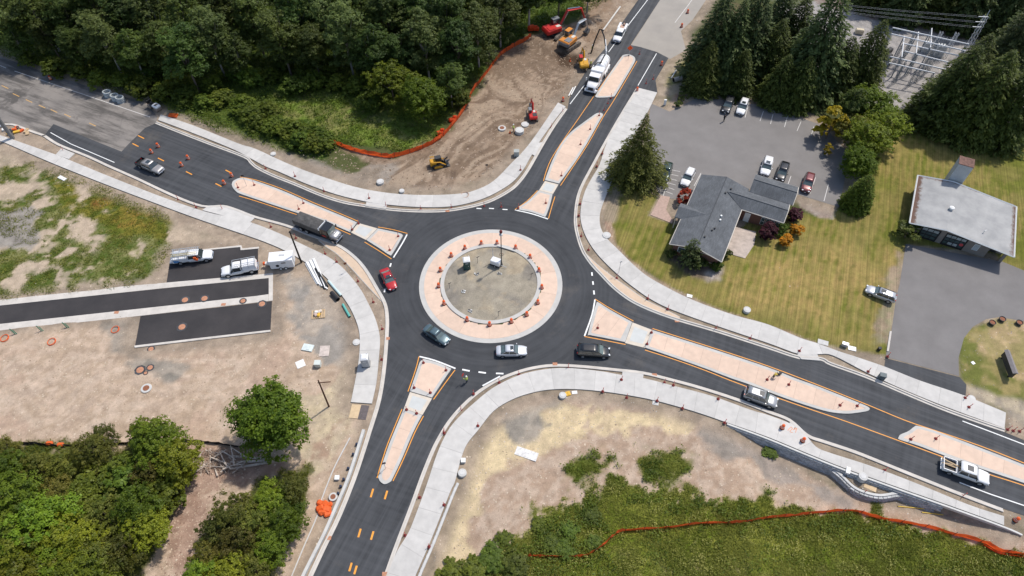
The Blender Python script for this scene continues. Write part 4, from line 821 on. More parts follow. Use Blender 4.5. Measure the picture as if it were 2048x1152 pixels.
tufts('meadow_grass', np.clip(wse+wse2, 0, 1)**1.6, 38, .15, .5, 'grass_meadow', (.11,.145,.018), (.37,.37,.09), 1, 3, .05, 1.3)
tufts('wood_undergrowth', wn, 9, .12, .45, 'grass_wood', (.08,.125,.012), (.23,.285,.04), 2, 3, .07, 1.3)
tufts('lot_weeds', np.clip(wv1+wv2, 0, 1), 16, .1, .3, 'grass_weeds', (.08,.12,.012), (.25,.25,.05), 3, 3, .05, 1.2)
tufts('thicket_undergrowth', np.clip(wsw+wsw2, 0, 1), 11, .15, .5, 'grass_thicket', (.09,.12,.012), (.25,.23,.045), 4, 3, .07, 1.2)
def brambles(name, label, wmap, dens, mname, dark, light, seed, thr=.5, size=.15, hmax=.8, scale=2.6):
    """leafy low cover in clumps"""
    rng = np.random.default_rng(seed); m_ = leaf_mat(mname, dark, light, 0, 0); hump = fbm(GX, GY, scale, 3, seed+70)
    wj = np.where((GX > -125) & (GX < 132) & (GY > -52) & (GY < 100) & (paved < -.8), wmap*sst(thr-.06, thr+.10, hump), 0).ravel(); cs = np.cumsum(wj); cnt = int(dens*cs[-1]*.42*.42); pk = np.clip(np.searchsorted(cs, rng.uniform(0, cs[-1], cnt)), 0, len(wj)-1)
    hh = hmax*np.clip((hump.ravel()[pk]-thr+.08)*4.5, .05, 1)*rng.uniform(.55, 1.1, cnt); P = np.stack([GX.ravel()[pk]+rng.uniform(-.21, .21, cnt), GY.ravel()[pk]+rng.uniform(-.21, .21, cnt), GZ.ravel()[pk]+hh], 1)
    nn = np.tile([0, 0, 1.0], (cnt, 1))+rng.normal(size=(cnt, 3))*.55; nn /= np.linalg.norm(nn, axis=1, keepdims=True); V, F = quads_from(P, nn, rng.uniform(.6, 1.3, cnt)*size, rng, .65)
    t = np.clip(.5+1.3*(fbm(P[:, 0], P[:, 1], 1.1, 2, 9)-.5)+rng.normal(size=cnt)*.16, 0, 1); tag(link(npmesh(name, V, F, np.repeat(t, 4)), name, m_), label, None, None, 'stuff')
low_ = sst(-3, 5, box_sd(FIELD_LOW, 8))
brambles('field_brambles', 'leafy brambles spread through the south-east field', np.clip(wse+wse2, 0, 1)*(1-.82*low_), 46, 'bramble_leaf', (.055,.088,.010), (.17,.215,.03), 3, .50, .13, .7)
brambles('field_weeds', 'pale straw weeds in the south-east field', wse, 22, 'straw_weed', (.17,.19,.03), (.42,.40,.12), 8, .52, .10, .5, 1.7)
brambles('wood_brambles', 'leafy undergrowth at the edge of the north wood', wn, 16, 'undergrowth_leaf', (.05,.082,.010), (.165,.22,.032), 5, .47, .17, 1.1)
brambles('lot_brambles', 'low yellow-green weeds on the north-west lot', np.clip(wv1+wv2, 0, 1), 26, 'weed_leaf', (.085,.11,.012), (.26,.25,.04), 6, .48, .10, .3, 1.4)
# ================================================================== VEHICLES (x forward, origin on the ground under the middle)
def paint(n, c, metal=.0, rough=.35): return mat('paint_'+n, c, rough, .03, .8, metal=metal, coat=.6, spec=.5)
GLASS = mat('car_glass', (.035,.045,.048), .08, .15, .8, spec=.9, coat=.5); GLASS_L = mat('windscreen', (.10,.135,.13), .08, .2, .6, spec=.9, coat=.5)
TYRE = mat('tyre_rubber', (.02,.02,.021), .85, .2, .1); RIM = mat('alloy_rim', (.55,.56,.57), .35, .1, .1, metal=.7); RIM_W = mat('white_steel_rim', (.75,.75,.73), .4, .05, .1)
BLACK = mat('black_plastic', (.018,.018,.02), .6, .2, .3); DARK = mat('dark_trim', (.045,.045,.048), .6, .2, .3); LAMP = mat('headlight', (.78,.80,.82), .1, .05, .1, spec=.9); TAIL = mat('tail_light', (.35,.015,.012), .25, .1, .1)
STEEL = mat('galvanised_steel', (.50,.52,.54), .45, .15, .4, metal=.5); CHROME = mat('chrome', (.65,.66,.68), .2, .05, .2, metal=.9); PLATE = mat('licence_plate', (.75,.76,.78), .5, .03, .1)
ORANGE = mat('safety_orange', (.90,.17,.035), .6, .08, .3, tl=.3); WHITE_P = mat('white_plastic', (.78,.78,.76), .5, .05, .4); WOOD = mat('raw_timber', (.52,.38,.23), .85, .18, .3); RUST = mat('rusty_iron', (.25,.10,.055), .9, .3, .2)
def wheel(parent, x, y, r, wd=.24, rim=RIM, n=16):
    w = MB().lathe([(r*.55, -wd/2), (r*.93, -wd/2), (r, -wd*.32), (r, wd*.32), (r*.93, wd/2), (r*.55, wd/2)], n, (0, 0, 0), 'Y').obj('wheel', TYRE, parent, False)
    w.location = (x, y, r); s = 1 if y > 0 else -1
    mb = MB().lathe([(r*.60, -.02), (r*.60, .012), (r*.5, .02), (r*.16, .0), (r*.14, .025), (.005, .025)], n, (0, s*wd*.5, 0), 'Y')
    mb.obj('rim', rim, w); return w
def section(x, w, zb, zs, crown=.03, tuck=.86):
    h = [(w*tuck, zb), (w, zb+.14), (w, zs-.22), (w*.975, zs-.09), (w*.90, zs-.015), (w*.5, zs+crown*.8)]
    return [(x, y, z) for y, z in h]+[(x, -y, z) for y, z in h[::-1]]
def body_shell(st, m, parent, name='body', crown=.03): return MB().loft([section(*s, crown=crown) for s in st]).obj(name, m, parent, True)
def hexa(mb, b, t):
    """8-corner hull: b,t = (x_rear, x_front, half_w_rear, half_w_front, z_rear, z_front)"""
    v = []
    for q in (b, t): v += [(q[0], -q[2], q[4]), (q[1], -q[3], q[5]), (q[1], q[3], q[5]), (q[0], q[2], q[4])]
    return mb.add(v, [(3, 2, 1, 0), (4, 5, 6, 7), (0, 1, 5, 4), (1, 2, 6, 5), (2, 3, 7, 6), (3, 0, 4, 7)])
def greenhouse(root, m, xb0, xb1, xt0, xt1, wb, wt, zb, zt, pillars=(.0,), roof_m=None, sunroof=None, rails=False, wedge=.03):
    """cabin: glass hull, windscreen, rear window, roof, pillars"""
    hexa(MB(), (xb0, xb1, wb*.93, wb*.93, zb-.05, zb-.05), (xt0, xt1, wt*.97, wt*.95, zt, zt)).obj('side_windows', GLASS, root)
    def quad(name, pts, mm): 
        return MB().add(pts, [(0, 1, 2, 3)]).obj(name, mm, root)
    e = .012
    quad('windscreen', [(xb1+e-.06, -wb*.86, zb+.01), (xb1+e-.06, wb*.86, zb+.01), (xt1+e, wt*.86, zt-.02), (xt1+e, -wt*.86, zt-.02)], GLASS_L)
    quad('rear_window', [(xb0-e+.05, wb*.82, zb+.03), (xb0-e+.05, -wb*.82, zb+.03), (xt0-e, -wt*.82, zt-.02), (xt0-e, wt*.82, zt-.02)], GLASS_L)
    r = MB(); ring0 = []; n = 5
    xs = np.linspace(xt0-.04, xt1+.03, n); rings = []
    for i, x in enumerate(xs):
        ww = wt*(1.0 if 0 < i < n-1 else .93); zc = zt+.055*math.sin(math.pi*(.15+.7*i/(n-1)))
        rings.append([(x, ww, zt-.03), (x, ww*.94, zc-.01), (x, ww*.5, zc+.02), (x, -ww*.5, zc+.02), (x, -ww*.94, zc-.01), (x, -ww, zt-.03)])
    rf = r.loft(rings).obj('roof', roof_m or m, root, True)
    for s in (-1, 1):
        mb = MB()
        for (a, b2) in [((xb1-.06, xt1), .05), ((xb0+.05, xt0), .06)]+[((xb0+(xb1-xb0)*f, xt0+(xt1-xt0)*f), .035) for f in pillars if f]:
            x0, x1 = a; v = [(x0-b2, s*wb*.945, zb-.04), (x0+b2, s*wb*.945, zb-.04), (x1+b2, s*(wt*.985), zt+.0), (x1-b2, s*(wt*.985), zt+.0)]
            mb.add(v, [(0, 1, 2, 3)])
        mb.obj('pillars', m, root)
        if rails: MB().box(((xt0+xt1)/2-.1, s*wt*.86, zt+.085), ((xt1-xt0)*.8, .04, .05)).obj('roof_rail', BLACK, rf)
    if sunroof: MB().box((sunroof[0], 0, zt+.066), (sunroof[1], wt*1.05, .02)).obj('sunroof', GLASS, rf)
    return rf
def trim(root, L, w, zl, zt_, m, hood_z, hw=None):
    for s in (-1, 1):
        MB().box((L/2-.12, s*w*.66, zl), (.22, w*.34, .15), rz=-s*.35).obj('headlight', LAMP, root)
        MB().box((-L/2+.07, s*w*.74, zt_), (.12, w*.3, .16), rz=s*.2).obj('tail_light', TAIL, root)
    MB().box((L/2-.005, 0, zl-.12), (.06, w*.9, .16)).obj('grille', BLACK, root)
    MB().box((L/2+.028, 0, .42), (.02, .36, .12)).obj('licence_plate', PLATE, root); MB().box((-L/2-.02, 0, zt_-.1), (.02, .36, .12)).obj('licence_plate', PLATE, root)
def arches(root, xs, w, r):
    for x in xs:
        for s in (-1, 1): MB().lathe([(r*1.14, -.02), (r*1.14, .006)], 18, (x, s*(w-.006), r*1.02), 'Y').obj('wheel_arch', BLACK, root)
def mirrors(root, x, w, z, m):
    for s in (-1, 1): MB().box((x, s*(w+.11), z), (.14, .2, .13), bev=.03).obj('wing_mirror', m, root)
def place(name, label, cat, px, py, hd, group=None):
    x, y, z = on_ground(px, py)
    if paved_at(x, y): z = 0.0
    return thing(name, label, cat, (x, y, z), hd, group)
def paved_at(x, y):
    i = int(np.argmin(abs(gx-x))); j = int(np.argmin(abs(gy-y))); return paved[j, i] > -.2
def sedan(name, label, px, py, hd, m, L=4.75, w=.90, sun=True, cat='car', group=None):
    t = place(name, label, cat, px, py, hd, group); h = L/2
    body_shell([(-h, w*.80, .42, .84), (-h+.12, w*.90, .32, .93), (-h+.55, w*.97, .24, .97), (-h+1.0, w, .20, .97), (0, w, .2, .93), (h-1.5, w, .2, .93), (h-.8, w*.97, .22, .85), (h-.25, w*.88, .28, .74), (h, w*.72, .36, .62)], m, t)
    greenhouse(t, m, -h+.62, h-1.28, -h+1.45, h-2.05, w, w*.74, .93, 1.40, (.48,), sunroof=(.05, .5) if sun else None)
    arches(t, (-h+.98, h-.92), w, .33)
    for x in (-h+.98, h-.92):
        for s in (-1, 1): wheel(t, x, s*(w-.10), .33, .21)
    trim(t, L, w*.86, .62, .78, m, .9); mirrors(t, h-1.55, w, 1.0, m); return t
def suv(name, label, px, py, hd, m, L=4.75, w=.95, H=1.72, sun=False, rails=True, van=False, cat='car', group=None, wagon=False):
    t = place(name, label, cat, px, py, hd, group); h = L/2; zs = 1.02 if not wagon else .95
    nose = .30 if van else 0
    body_shell([(-h, w*.86, .48, zs-.08), (-h+.08, w*.94, .36, zs), (-h+.6, w, .26, zs+.02), (0, w, .24, zs), (h-1.35+nose*.6, w, .24, zs), (h-.75, w*.98, .26, zs-.06-nose*.2), (h-.22, w*.9, .32, zs-.17-nose*.4), (h, w*.76, .42, zs-.34-nose*.3)], m, t)
    greenhouse(t, m, -h+.10, h-1.22+nose*.7, -h+.38, h-2.0+nose*.3, w, w*.80, zs-.02, H-.06, (.33, .63), sunroof=(h-2.55, .75) if sun else None, rails=rails)
    arches(t, (-h+.92, h-.95), w, .37)
    for x in (-h+.92, h-.95):
        for s in (-1, 1): wheel(t, x, s*(w-.11), .37, .24)
    trim(t, L, w*.9, .74, .95, m, .95); mirrors(t, h-1.65+nose, w, 1.12, m); return t
def pickup(name, label, px, py, hd, m, L=5.85, w=.98, bed_open=True, sun=True, cat='pickup', service=None, bed_m=None, crew=True):
    t = place(name, label, cat, px, py, hd); h = L/2; xc = -h+1.75 if crew else -h+2.4        # back of the cab
    body_shell([(xc, w, .42, 1.12), (xc+.4, w, .36, 1.13), (h-1.6, w, .36, 1.12), (h-.9, w*.98, .38, 1.10), (h-.25, w*.93, .42, 1.02), (h, w*.82, .5, .86)], m, t)
    greenhouse(t, m, xc+.04, h-1.38, xc+.2, h-2.0, w, w*.80, 1.10, 1.82, (.5,) if crew else (), sunroof=((xc+h-2.0)/2+.25, .8) if sun else None)
    MB().box(((-h+xc)/2, 0, .62), (xc+h-.1, w*1.7, .3)).obj('chassis', BLACK, t)
    if bed_open:
        b = MB(); bl = xc+h-.06; cxb = (-h+xc)/2-.02
        for s in (-1, 1): b.box((cxb, s*(w-.06), .86), (bl, .12, .62), bev=.03)
        b.box((-h+.05, 0, .86), (.10, w*1.8, .60), bev=.03); b.box((xc-.09, 0, .88), (.06, w*1.8, .56))
        bd = b.obj('cargo_bed', bed_m or m, t); MB().box((cxb, 0, .60), (bl-.16, w*1.78, .06)).obj('bed_floor', DARK, bd)
    arches(t, (-h+1.05, h-.98), w, .41)
    for x in (-h+1.05, h-.98):
        for s in (-1, 1): wheel(t, x, s*(w-.12), .41, .27)
    MB().box((-h-.08, 0, .55), (.2, w*1.8, .16), bev=.04).obj('rear_bumper', CHROME, t); MB().box((h+.0, 0, .55), (.2, w*1.7, .2), bev=.05).obj('front_bumper', CHROME, t)
    trim(t, L, w*.9, .86, .95, m, 1.1); mirrors(t, h-1.75, w, 1.22, BLACK); return t
SILV = paint('silver', (.56,.56,.575), .45, .3); GREYB = paint('bronze_grey', (.38,.36,.345), .4, .32); WHT = paint('white', (.80,.80,.80)); BLK = paint('black', (.016,.017,.019), 0, .25); RED = paint('red', (.46,.018,.022), .1, .28); TEAL = paint('slate_teal', (.10,.15,.17), .35, .3); MAR = paint('maroon', (.19,.05,.05), .2, .3); CHAR = paint('charcoal', (.05,.052,.056), .3, .3); SIL2 = paint('pale_silver', (.66,.67,.69), .35, .3)
pickup('pickup_truck', 'bronze-grey crew-cab pickup with dark open bed on the west arm', 303, 338, heading(283,328,326,346), GREYB, bed_m=BLK)
sedan('sedan_car', 'red sedan with black sunroof entering the roundabout from the west', 778, 563, heading(768,540,787,578), RED, 4.6, .90)
sedan('sedan_car', 'slate-teal sedan circling the south-west of the roundabout', 874, 674, heading(856,662,892,686), TEAL, 4.7, .9, False)
sedan('sedan_car', 'pale silver sedan with sunroof at the south of the roundabout', 1023, 706, heading(1000,706,1048,705), SIL2, 4.75, .92)
suv('minivan', 'black minivan leaving the roundabout on the east arm', 1186, 707, heading(1160,706,1212,709), BLK, 5.1, .98, 1.74, False, False, True, 'minivan')
suv('suv_car', 'silver sport utility vehicle with sunroof beside the east median', 1519, 799, heading(1492,790,1546,809), paint('mid_grey', (.36,.365,.37), .4, .3), 4.85, .97, 1.78, True)
tp = pickup('pickup_truck', 'white crew-cab pickup carrying lumber on the east arm', 1925, 947, heading(1885,934,1964,962), WHT, 5.9, 1.0)
suv('wagon_car', 'silver wagon parked on the dry lawn beside the driveway', 1758, 592, heading(1782,600,1734,582), SILV, 4.75, .9, 1.5, True, True, wagon=True)
suv('suv_car', 'black sport utility vehicle parked in the back row of the lot', 1454, 216, heading(1459,203,1450,226), CHAR, 4.7, .94)
suv('suv_car', 'white sport utility vehicle parked beside the black one in the back row', 1483, 220, heading(1488,207,1478,231), WHT, 4.6, .93, sun=True)
suv('suv_car', 'white hatchback parked beside the striped bay left of the house', 1374, 361, heading(1383,343,1366,376), WHT, 4.5, .92)
suv('suv_car', 'white sport utility vehicle with black sunroof nosed to the house wing', 1531, 339, heading(1536,320,1526,356), WHT, 4.7, .95, sun=True, rails=False)
suv('suv_car', 'black sport utility vehicle nosed to the house wing', 1562, 350, heading(1569,330,1556,366), BLK, 4.8, .96)
suv('suv_car', 'maroon wagon with roof rails parked by the gravel bed', 1613, 372, heading(1619,350,1608,388), MAR, 4.7, .93)
suv('suv_car', 'dark green car half hidden under the deodar tree', 1331, 350, heading(1336,335,1326,365), paint('green', (.02,.045,.035), .2, .3), 4.5, .92)
# lumber in the bed of the white pickup
bx, by = tp.location.x, tp.location.y
hd = tp.rotation_euler.z
def rel(t, x, y): c, s = math.cos(t.rotation_euler.z), math.sin(t.rotation_euler.z); return (t.location.x+c*x-s*y, t.location.y+s*x+c*y)
for i, (dy, a, ln) in enumerate(((.45, -.25, 2.6), (.1, .16, 2.2), (-.2, -.05, 1.8))):
    p = rel(tp, -2.0, dy*.6); o = MB().box((0, 0, 0), (ln, .14, .05)).obj('timber_plank', WOOD); o.location = (*p, 1.18-.08*i); o.rotation_euler = (0, -.06, hd+a)
    tag(o, f'{["long","middle","short"][i]} timber plank in the bed of the white pickup', 'plank', 'planks in the white pickup')
# ---- tipper truck
def tipper():
    t = place('tipper_truck', 'black tipper truck with long dark covered body on the west arm', 'truck', 640, 466, heading(596,449,688,486)); w = 1.2
    MB().box((-.2, 0, .85), (8.4, .9, .3)).obj('chassis', BLACK, t)
    m = mat('tipper_body', (.085,.082,.08), .7, .25, .8, metal=.2)
    st = []
    for x, wd, zt in ((-4.6, 1.14, 2.15), (-4.5, 1.22, 2.3), (1.0, 1.22, 2.3), (1.1, 1.22, 2.3)): st.append([(x, wd*.85, 1.05), (x, wd, 1.4), (x, wd, zt), (x, wd*.95, zt+.06), (x, -wd*.95, zt+.06), (x, -wd, zt), (x, -wd, 1.4), (x, -wd*.85, 1.05)])
    b = MB().loft(st).obj('tipper_body', m, t)
    tp_ = MB().loft([[(x, 1.15, 2.36), (x, .6, 2.52+.05*math.sin(x*2)), (x, 0, 2.57+.06*math.sin(x*3+1)), (x, -.6, 2.52+.05*math.sin(x*2+2)), (x, -1.15, 2.36)] for x in np.linspace(-4.4, 1.0, 14)], False).obj('tarpaulin', mat('black_tarpaulin', (.075,.072,.07), .8, .35, .7, .05), b)
    MB().box((1.22, 0, 2.62), (.14, 2.5, .5)).obj('cab_guard', mat('pale_aluminium', (.62,.63,.64), .5, .1, .3), b)
    hexa(MB(), (1.35, 3.05, w*.96, w*.92, .75, .75), (1.4, 2.85, w*.86, w*.82, 2.75, 2.7)).obj('cab', BLK, t)
    body_shell([(3.0, w*.84, .7, 1.75), (3.6, w*.8, .68, 1.68), (4.15, w*.74, .7, 1.55), (4.35, w*.66, .75, 1.35)], paint('grey_hood', (.33,.33,.34), .4, .3), t, 'hood')
    MB().add([(3.07, -1.0, 1.75), (3.07, 1.0, 1.75), (2.88, .92, 2.6), (2.88, -.92, 2.6)], [(0, 1, 2, 3)]).obj('windscreen', GLASS_L, t)
    for s in (-1, 1):
        MB().add([(1.9, s*1.145, 1.75), (2.85, s*1.115, 1.75), (2.7, s*1.03, 2.5), (1.95, s*1.055, 2.5)], [(0, 1, 2, 3)]).obj('side_window', GLASS, t)
        MB().box((2.9, s*1.4, 2.0), (.12, .18, .5)).obj('wing_mirror', BLACK, t); MB().box((3.9, s*.98, .75), (1.1, .38, .25), bev=.08).obj('fender', BLK, t); MB().box((4.28, s*.62, 1.15), (.12, .3, .2)).obj('headlight', LAMP, t)
        for x, rm in ((3.75, RIM), (-1.9, RIM), (-3.2, RIM)): wheel(t, x, s*(1.02), .5, .32, rm)
    MB().box((4.4, 0, .62), (.16, 2.2, .3), bev=.05).obj('bumper', CHROME, t); MB().box((4.38, 0, 1.1), (.05, .8, .5)).obj('grille', CHROME, t)
    MB().add([(1.6, -1.163, 1.2), (2.6, -1.16, 1.2), (2.55, -1.152, 1.45), (1.65, -1.155, 1.45)], [(0, 1, 2, 3)]).obj('door_emblem', mat('red_emblem', (.5,.03,.03), .5, .3, .12), t)
    for s in (-1, 1): MB().tube([(1.28, s*1.0, 1.0), (1.28, s*1.0, 3.0)], .07, 8).obj('exhaust_stack', CHROME, t)
tipper()
# ---- vacuum excavator truck
def vac():
    t = place('vacuum_truck', 'large white vacuum truck with tank and raised hose boom on the north arm', 'truck', 1195, 160, heading(1212,130,1180,190)); w = 1.22; t.scale = (1.1,)*3
    MB().box((-.3, 0, .85), (9.0, .9, .3)).obj('chassis', BLACK, t)
    tk = MB().lathe([(.25, -4.6), (.8, -4.5), (1.12, -4.1), (1.18, -3.2), (1.18, -.8), (1.05, -.45), (.7, -.3)], 20, (0, 0, 2.15), 'X').obj('tank', WHT, t, True)
    for x in (-3.6, -2.2, -1.2): MB().lathe([(1.2, -.04), (1.2, .04)], 20, (x, 0, 2.15), 'X').obj('tank_band', STEEL, tk)
    MB().box((-2.3, 0, 3.36), (3.6, .25, .06)).obj('walkway', BLACK, tk)
    MB().box((.65, 0, 1.95), (1.7, 2.4, 2.2), bev=.08).obj('blower_housing', WHT, t); 
    for s in (-1, 1): MB().box((.65, s*1.215, 1.4), (1.2, .03, .8)).obj('vent', DARK, t); MB().box((-2.5, s*1.05, 1.0), (3.4, .35, .4), bev=.05).obj('tool_box', WHT, t)
    hexa(MB(), (1.65, 3.25, w*.95, w*.9, .8, .8), (1.7, 3.0, w*.86, w*.82, 2.75, 2.7)).obj('cab', WHT, t)
    body_shell([(3.2, w*.86, .75, 1.85), (4.0, w*.8, .72, 1.72), (4.65, w*.72, .75, 1.55), (4.8, w*.62, .85, 1.35)], WHT, t, 'hood')
    MB().add([(3.27, -1.0, 1.85), (3.27, 1.0, 1.85), (3.03, .92, 2.6), (3.03, -.92, 2.6)], [(0, 1, 2, 3)]).obj('windscreen', GLASS, t)
    for s in (-1, 1):
        MB().add([(2.1, s*1.15, 1.8), (3.0, s*1.115, 1.8), (2.85, s*1.03, 2.5), (2.15, s*1.06, 2.5)], [(0, 1, 2, 3)]).obj('side_window', GLASS, t)
        MB().box((3.2, s*1.42, 2.0), (.14, .2, .6)).obj('wing_mirror', WHITE_P, t); MB().box((4.2, s*1.0, .8), (1.3, .4, .25), bev=.08).obj('fender', WHT, t); MB().box((4.72, s*.66, 1.1), (.12, .3, .22)).obj('headlight', LAMP, t)
        for x in (4.15, -1.4, -2.7, -3.9): wheel(t, x, s*1.04, .5, .32, RIM_W)
    MB().box((4.82, 0, 1.15), (.05, .95, .6)).obj('grille', DARK, t); MB().box((4.9, 0, .65), (.16, 2.3, .32), bev=.05).obj('bumper', WHT, t)
    b = MB().tube([(-4.3, 0, 3.1), (-4.5, 0, 3.6), (-6.2, -.9, 5.0)], .16, 8).obj('hose_boom', WHITE_P, t)
    MB().tube([(-5.2, -.4, 4.2), (-6.6, -1.3, 5.4), (-7.4, -2.2, 6.2), (-7.6, -2.6, 6.0), (-7.0, -3.2, 3.6), (-6.6, -3.6, .9)], .14, 8).obj('suction_hose', BLACK, b)
    MB().tube([(-1.0, .2, 3.4), (-.4, -.5, 3.5), (.4, -.9, 3.2), (1.0, -1.05, 2.4)], .09, 7).obj('air_hose', BLACK, t)
vac()
# ---- service trucks
def service_truck(name, label, px, py, hd, logo=None, canopy=False, rack=True, deck=None):
    t = pickup(name, label, px, py, hd, WHT, 6.3 if not canopy else 5.9, 1.0, False, False, 'utility truck', crew=False)
    h = 3.15 if not canopy else 2.95; xc = -h+2.4; bl = xc+h
    if canopy:
        bd = MB().box((-h+bl/2, 0, .93), (bl-.06, 1.98, .62), bev=.05).obj('cargo_bed', WHT, t)
        hexa(MB(), (-h+.05, xc-.06, .97, .97, 1.24, 1.24), (-h+.2, xc-.1, .84, .84, 1.86, 1.86)).obj('canopy', WHT, t)
    else:
        bd = MB().box((-h+bl/2-.1, .75, 1.1), (bl+.1, .5, .95), bev=.04).box((-h+bl/2-.1, -.75, 1.1), (bl+.1, .5, .95), bev=.04).box((-h+bl/2-.1, 0, .72), (bl+.1, 1.1, .12)).obj('service_body', WHT, t)
        MB().box((-h-.35, 0, .72), (.6, 1.9, .12)).obj('rear_step', STEEL, bd)
        for s in (-1, 1):
            for k in range(3): MB().box((-h+.4+k*.75, s*1.004, 1.1), (.62, .012, .7)).obj('locker_door', mat('locker_white', (.72,.72,.72), .5, .05, .4), bd)
    if rack:
        r = MB(); zt = 2.05
        for x in (-h+.15, -h+1.2, xc-.1, h-2.1):
            r.box((x, 0, zt), (.06, 1.9, .06))
            for s in (-1, 1): r.box((x, s*.92, (zt+1.3)/2), (.05, .05, zt-1.3))
        for s in (-1, 1): r.box(((-h+h-2.1)/2-.0, s*.93, zt+.03), (2*h-2.2, .06, .06))
        r.obj('ladder_rack', STEEL, t)
    if logo: MB().add([(-h+.1, -1.012, .75), (-h+1.3, -1.012, .75), (-h+.9, -1.012, 1.15), (-h+.1, -1.012, 1.35)], [(0, 1, 2, 3)]).obj('side_graphic', logo, t)
    return t
def ladder(label, loc, rz, ln, col, ry=0.0):
    mb = MB()
    for s in (-1, 1): mb.box((0, s*.2, 0), (ln, .04, .08))
    for k in range(int(ln/.32)): mb.box((-ln/2+.2+k*.32, 0, 0), (.04, .4, .03))
    o = mb.obj('ladder', col); o.location = loc; o.rotation_euler = (0, ry, rz); tag(o, label, 'ladder', 'ladders on the utility trucks'); return o
u1 = service_truck('utility_truck', 'white utility truck with blue wave graphic, ladders and orange vests on its side', 390, 519, heading(352,522,436,512), mat('blue_graphic', (.05,.24,.55), .5, .35, .35))
ladder('fibreglass ladder on the near side of the utility truck with the blue graphic', (*rel(u1, -1.1, -.55), 2.2), u1.rotation_euler.z+.02, 4.2, mat('yellow_fibreglass', (.62,.52,.24), .6, .1, .3)); ladder('aluminium ladder on the far side of the utility truck with the blue graphic', (*rel(u1, -.9, .6), 2.2), u1.rotation_euler.z-.01, 4.6, STEEL)
vst = MB().box((0, 0, .2), (.5, .25, .7), bev=.08).box((.25, -.06, 0), (.5, .2, .5), ry=.4, bev=.06).obj('safety_vests', ORANGE); vst.location = (*rel(u1, .55, -1.08), 1.2); vst.rotation_euler = (0, .2, u1.rotation_euler.z); tag(vst, 'bright orange safety vests hung on the white utility truck', 'vests')
u2 = service_truck('utility_truck', 'white canopy pickup with green stripe and roof rack beside the trailer', 482, 543, heading(512,537,448,549), mat('green_stripe', (.20,.50,.10), .5, .1, .3), canopy=True)
ladder('aluminium ladder on the rack of the canopy pickup', (*rel(u2, -1.2, .5), 2.2), u2.rotation_euler.z, 3.6, STEEL)
u3 = service_truck('utility_truck', 'white flat-front utility truck at the top of the north arm', 1239, 73, heading(1248,52,1230,88), None, rack=False)
ars = MB().box((0, 0, .35), (1.6, 1.0, .35), bev=.1).box((-.6, .2, .7), (.5, .5, .5), bev=.1).tube([(-.9, 0, .4), (-1.3, .1, 1.2)], .12, 7).obj('hose_reels', mat('dusty_red_gear', (.50,.33,.25), .8, .3, .3)); ars.location = (*rel(u3, -2.0, 0), .85); ars.rotation_euler = (0, 0, u3.rotation_euler.z); tag(ars, 'dusty hoses and gear piled in the bed of the north arm utility truck', 'equipment')
# ---- box trailer
def trailer():
    t = place('box_trailer', 'small white box trailer parked beside the utility pole', 'trailer', 568, 530, heading(548,532,590,528)); a = mat('trailer_white', (.76,.77,.78), .5, .04, .6)
    MB().box((0, 0, 1.35), (3.9, 2.1, 1.9), bev=.05).obj('box', a, t); MB().box((0, 0, 2.33), (3.98, 2.18, .1), bev=.04).obj('roof', WHT, t); MB().box((.2, .2, 2.41), (.9, .35, .07)).obj('roof_vent', mat('vent_grey', (.55,.55,.55), .6, .1, .2), t)
    MB().box((.4, -1.062, 1.75), (.75, .03, .22)).obj('window', GLASS, t); MB().lathe([(.28, -.02), (.28, .02), (.12, .04)], 14, (-.7, -1.07, 1.15), 'Y').obj('spare_wheel', TYRE, t)
    for x in (-.35, .5):
        for s in (-1, 1): wheel(t, x, s*1.0, .33, .2, RIM_W)
    MB().tube([(-1.9, .6, .5), (-3.1, 0, .5), (-1.9, -.6, .5)], .06, 6).tube([(-3.1, 0, .5), (-3.4, 0, .5)], .06, 6).obj('drawbar', BLACK, t)
    MB().box((-1.9, 0, .5), (.2, 2.0, .2)).obj('frame', BLACK, t)
    g = MB().box((0, 0, .35), (.8, .6, .5), bev=.1).obj('generator', mat('generator_white', (.7,.68,.62), .6, .2, .2)); g.location = (*rel(t, -2.55, 0), .55); tag(g, 'small pale generator on the drawbar of the box trailer', 'generator')
    j = MB().box((0, 0, .3), (.35, .5, .6), bev=.1).obj('fuel_can', ORANGE); j.location = (*rel(t, -3.15, .1), .55); tag(j, 'orange fuel can on the drawbar of the box trailer', 'fuel can')
trailer()
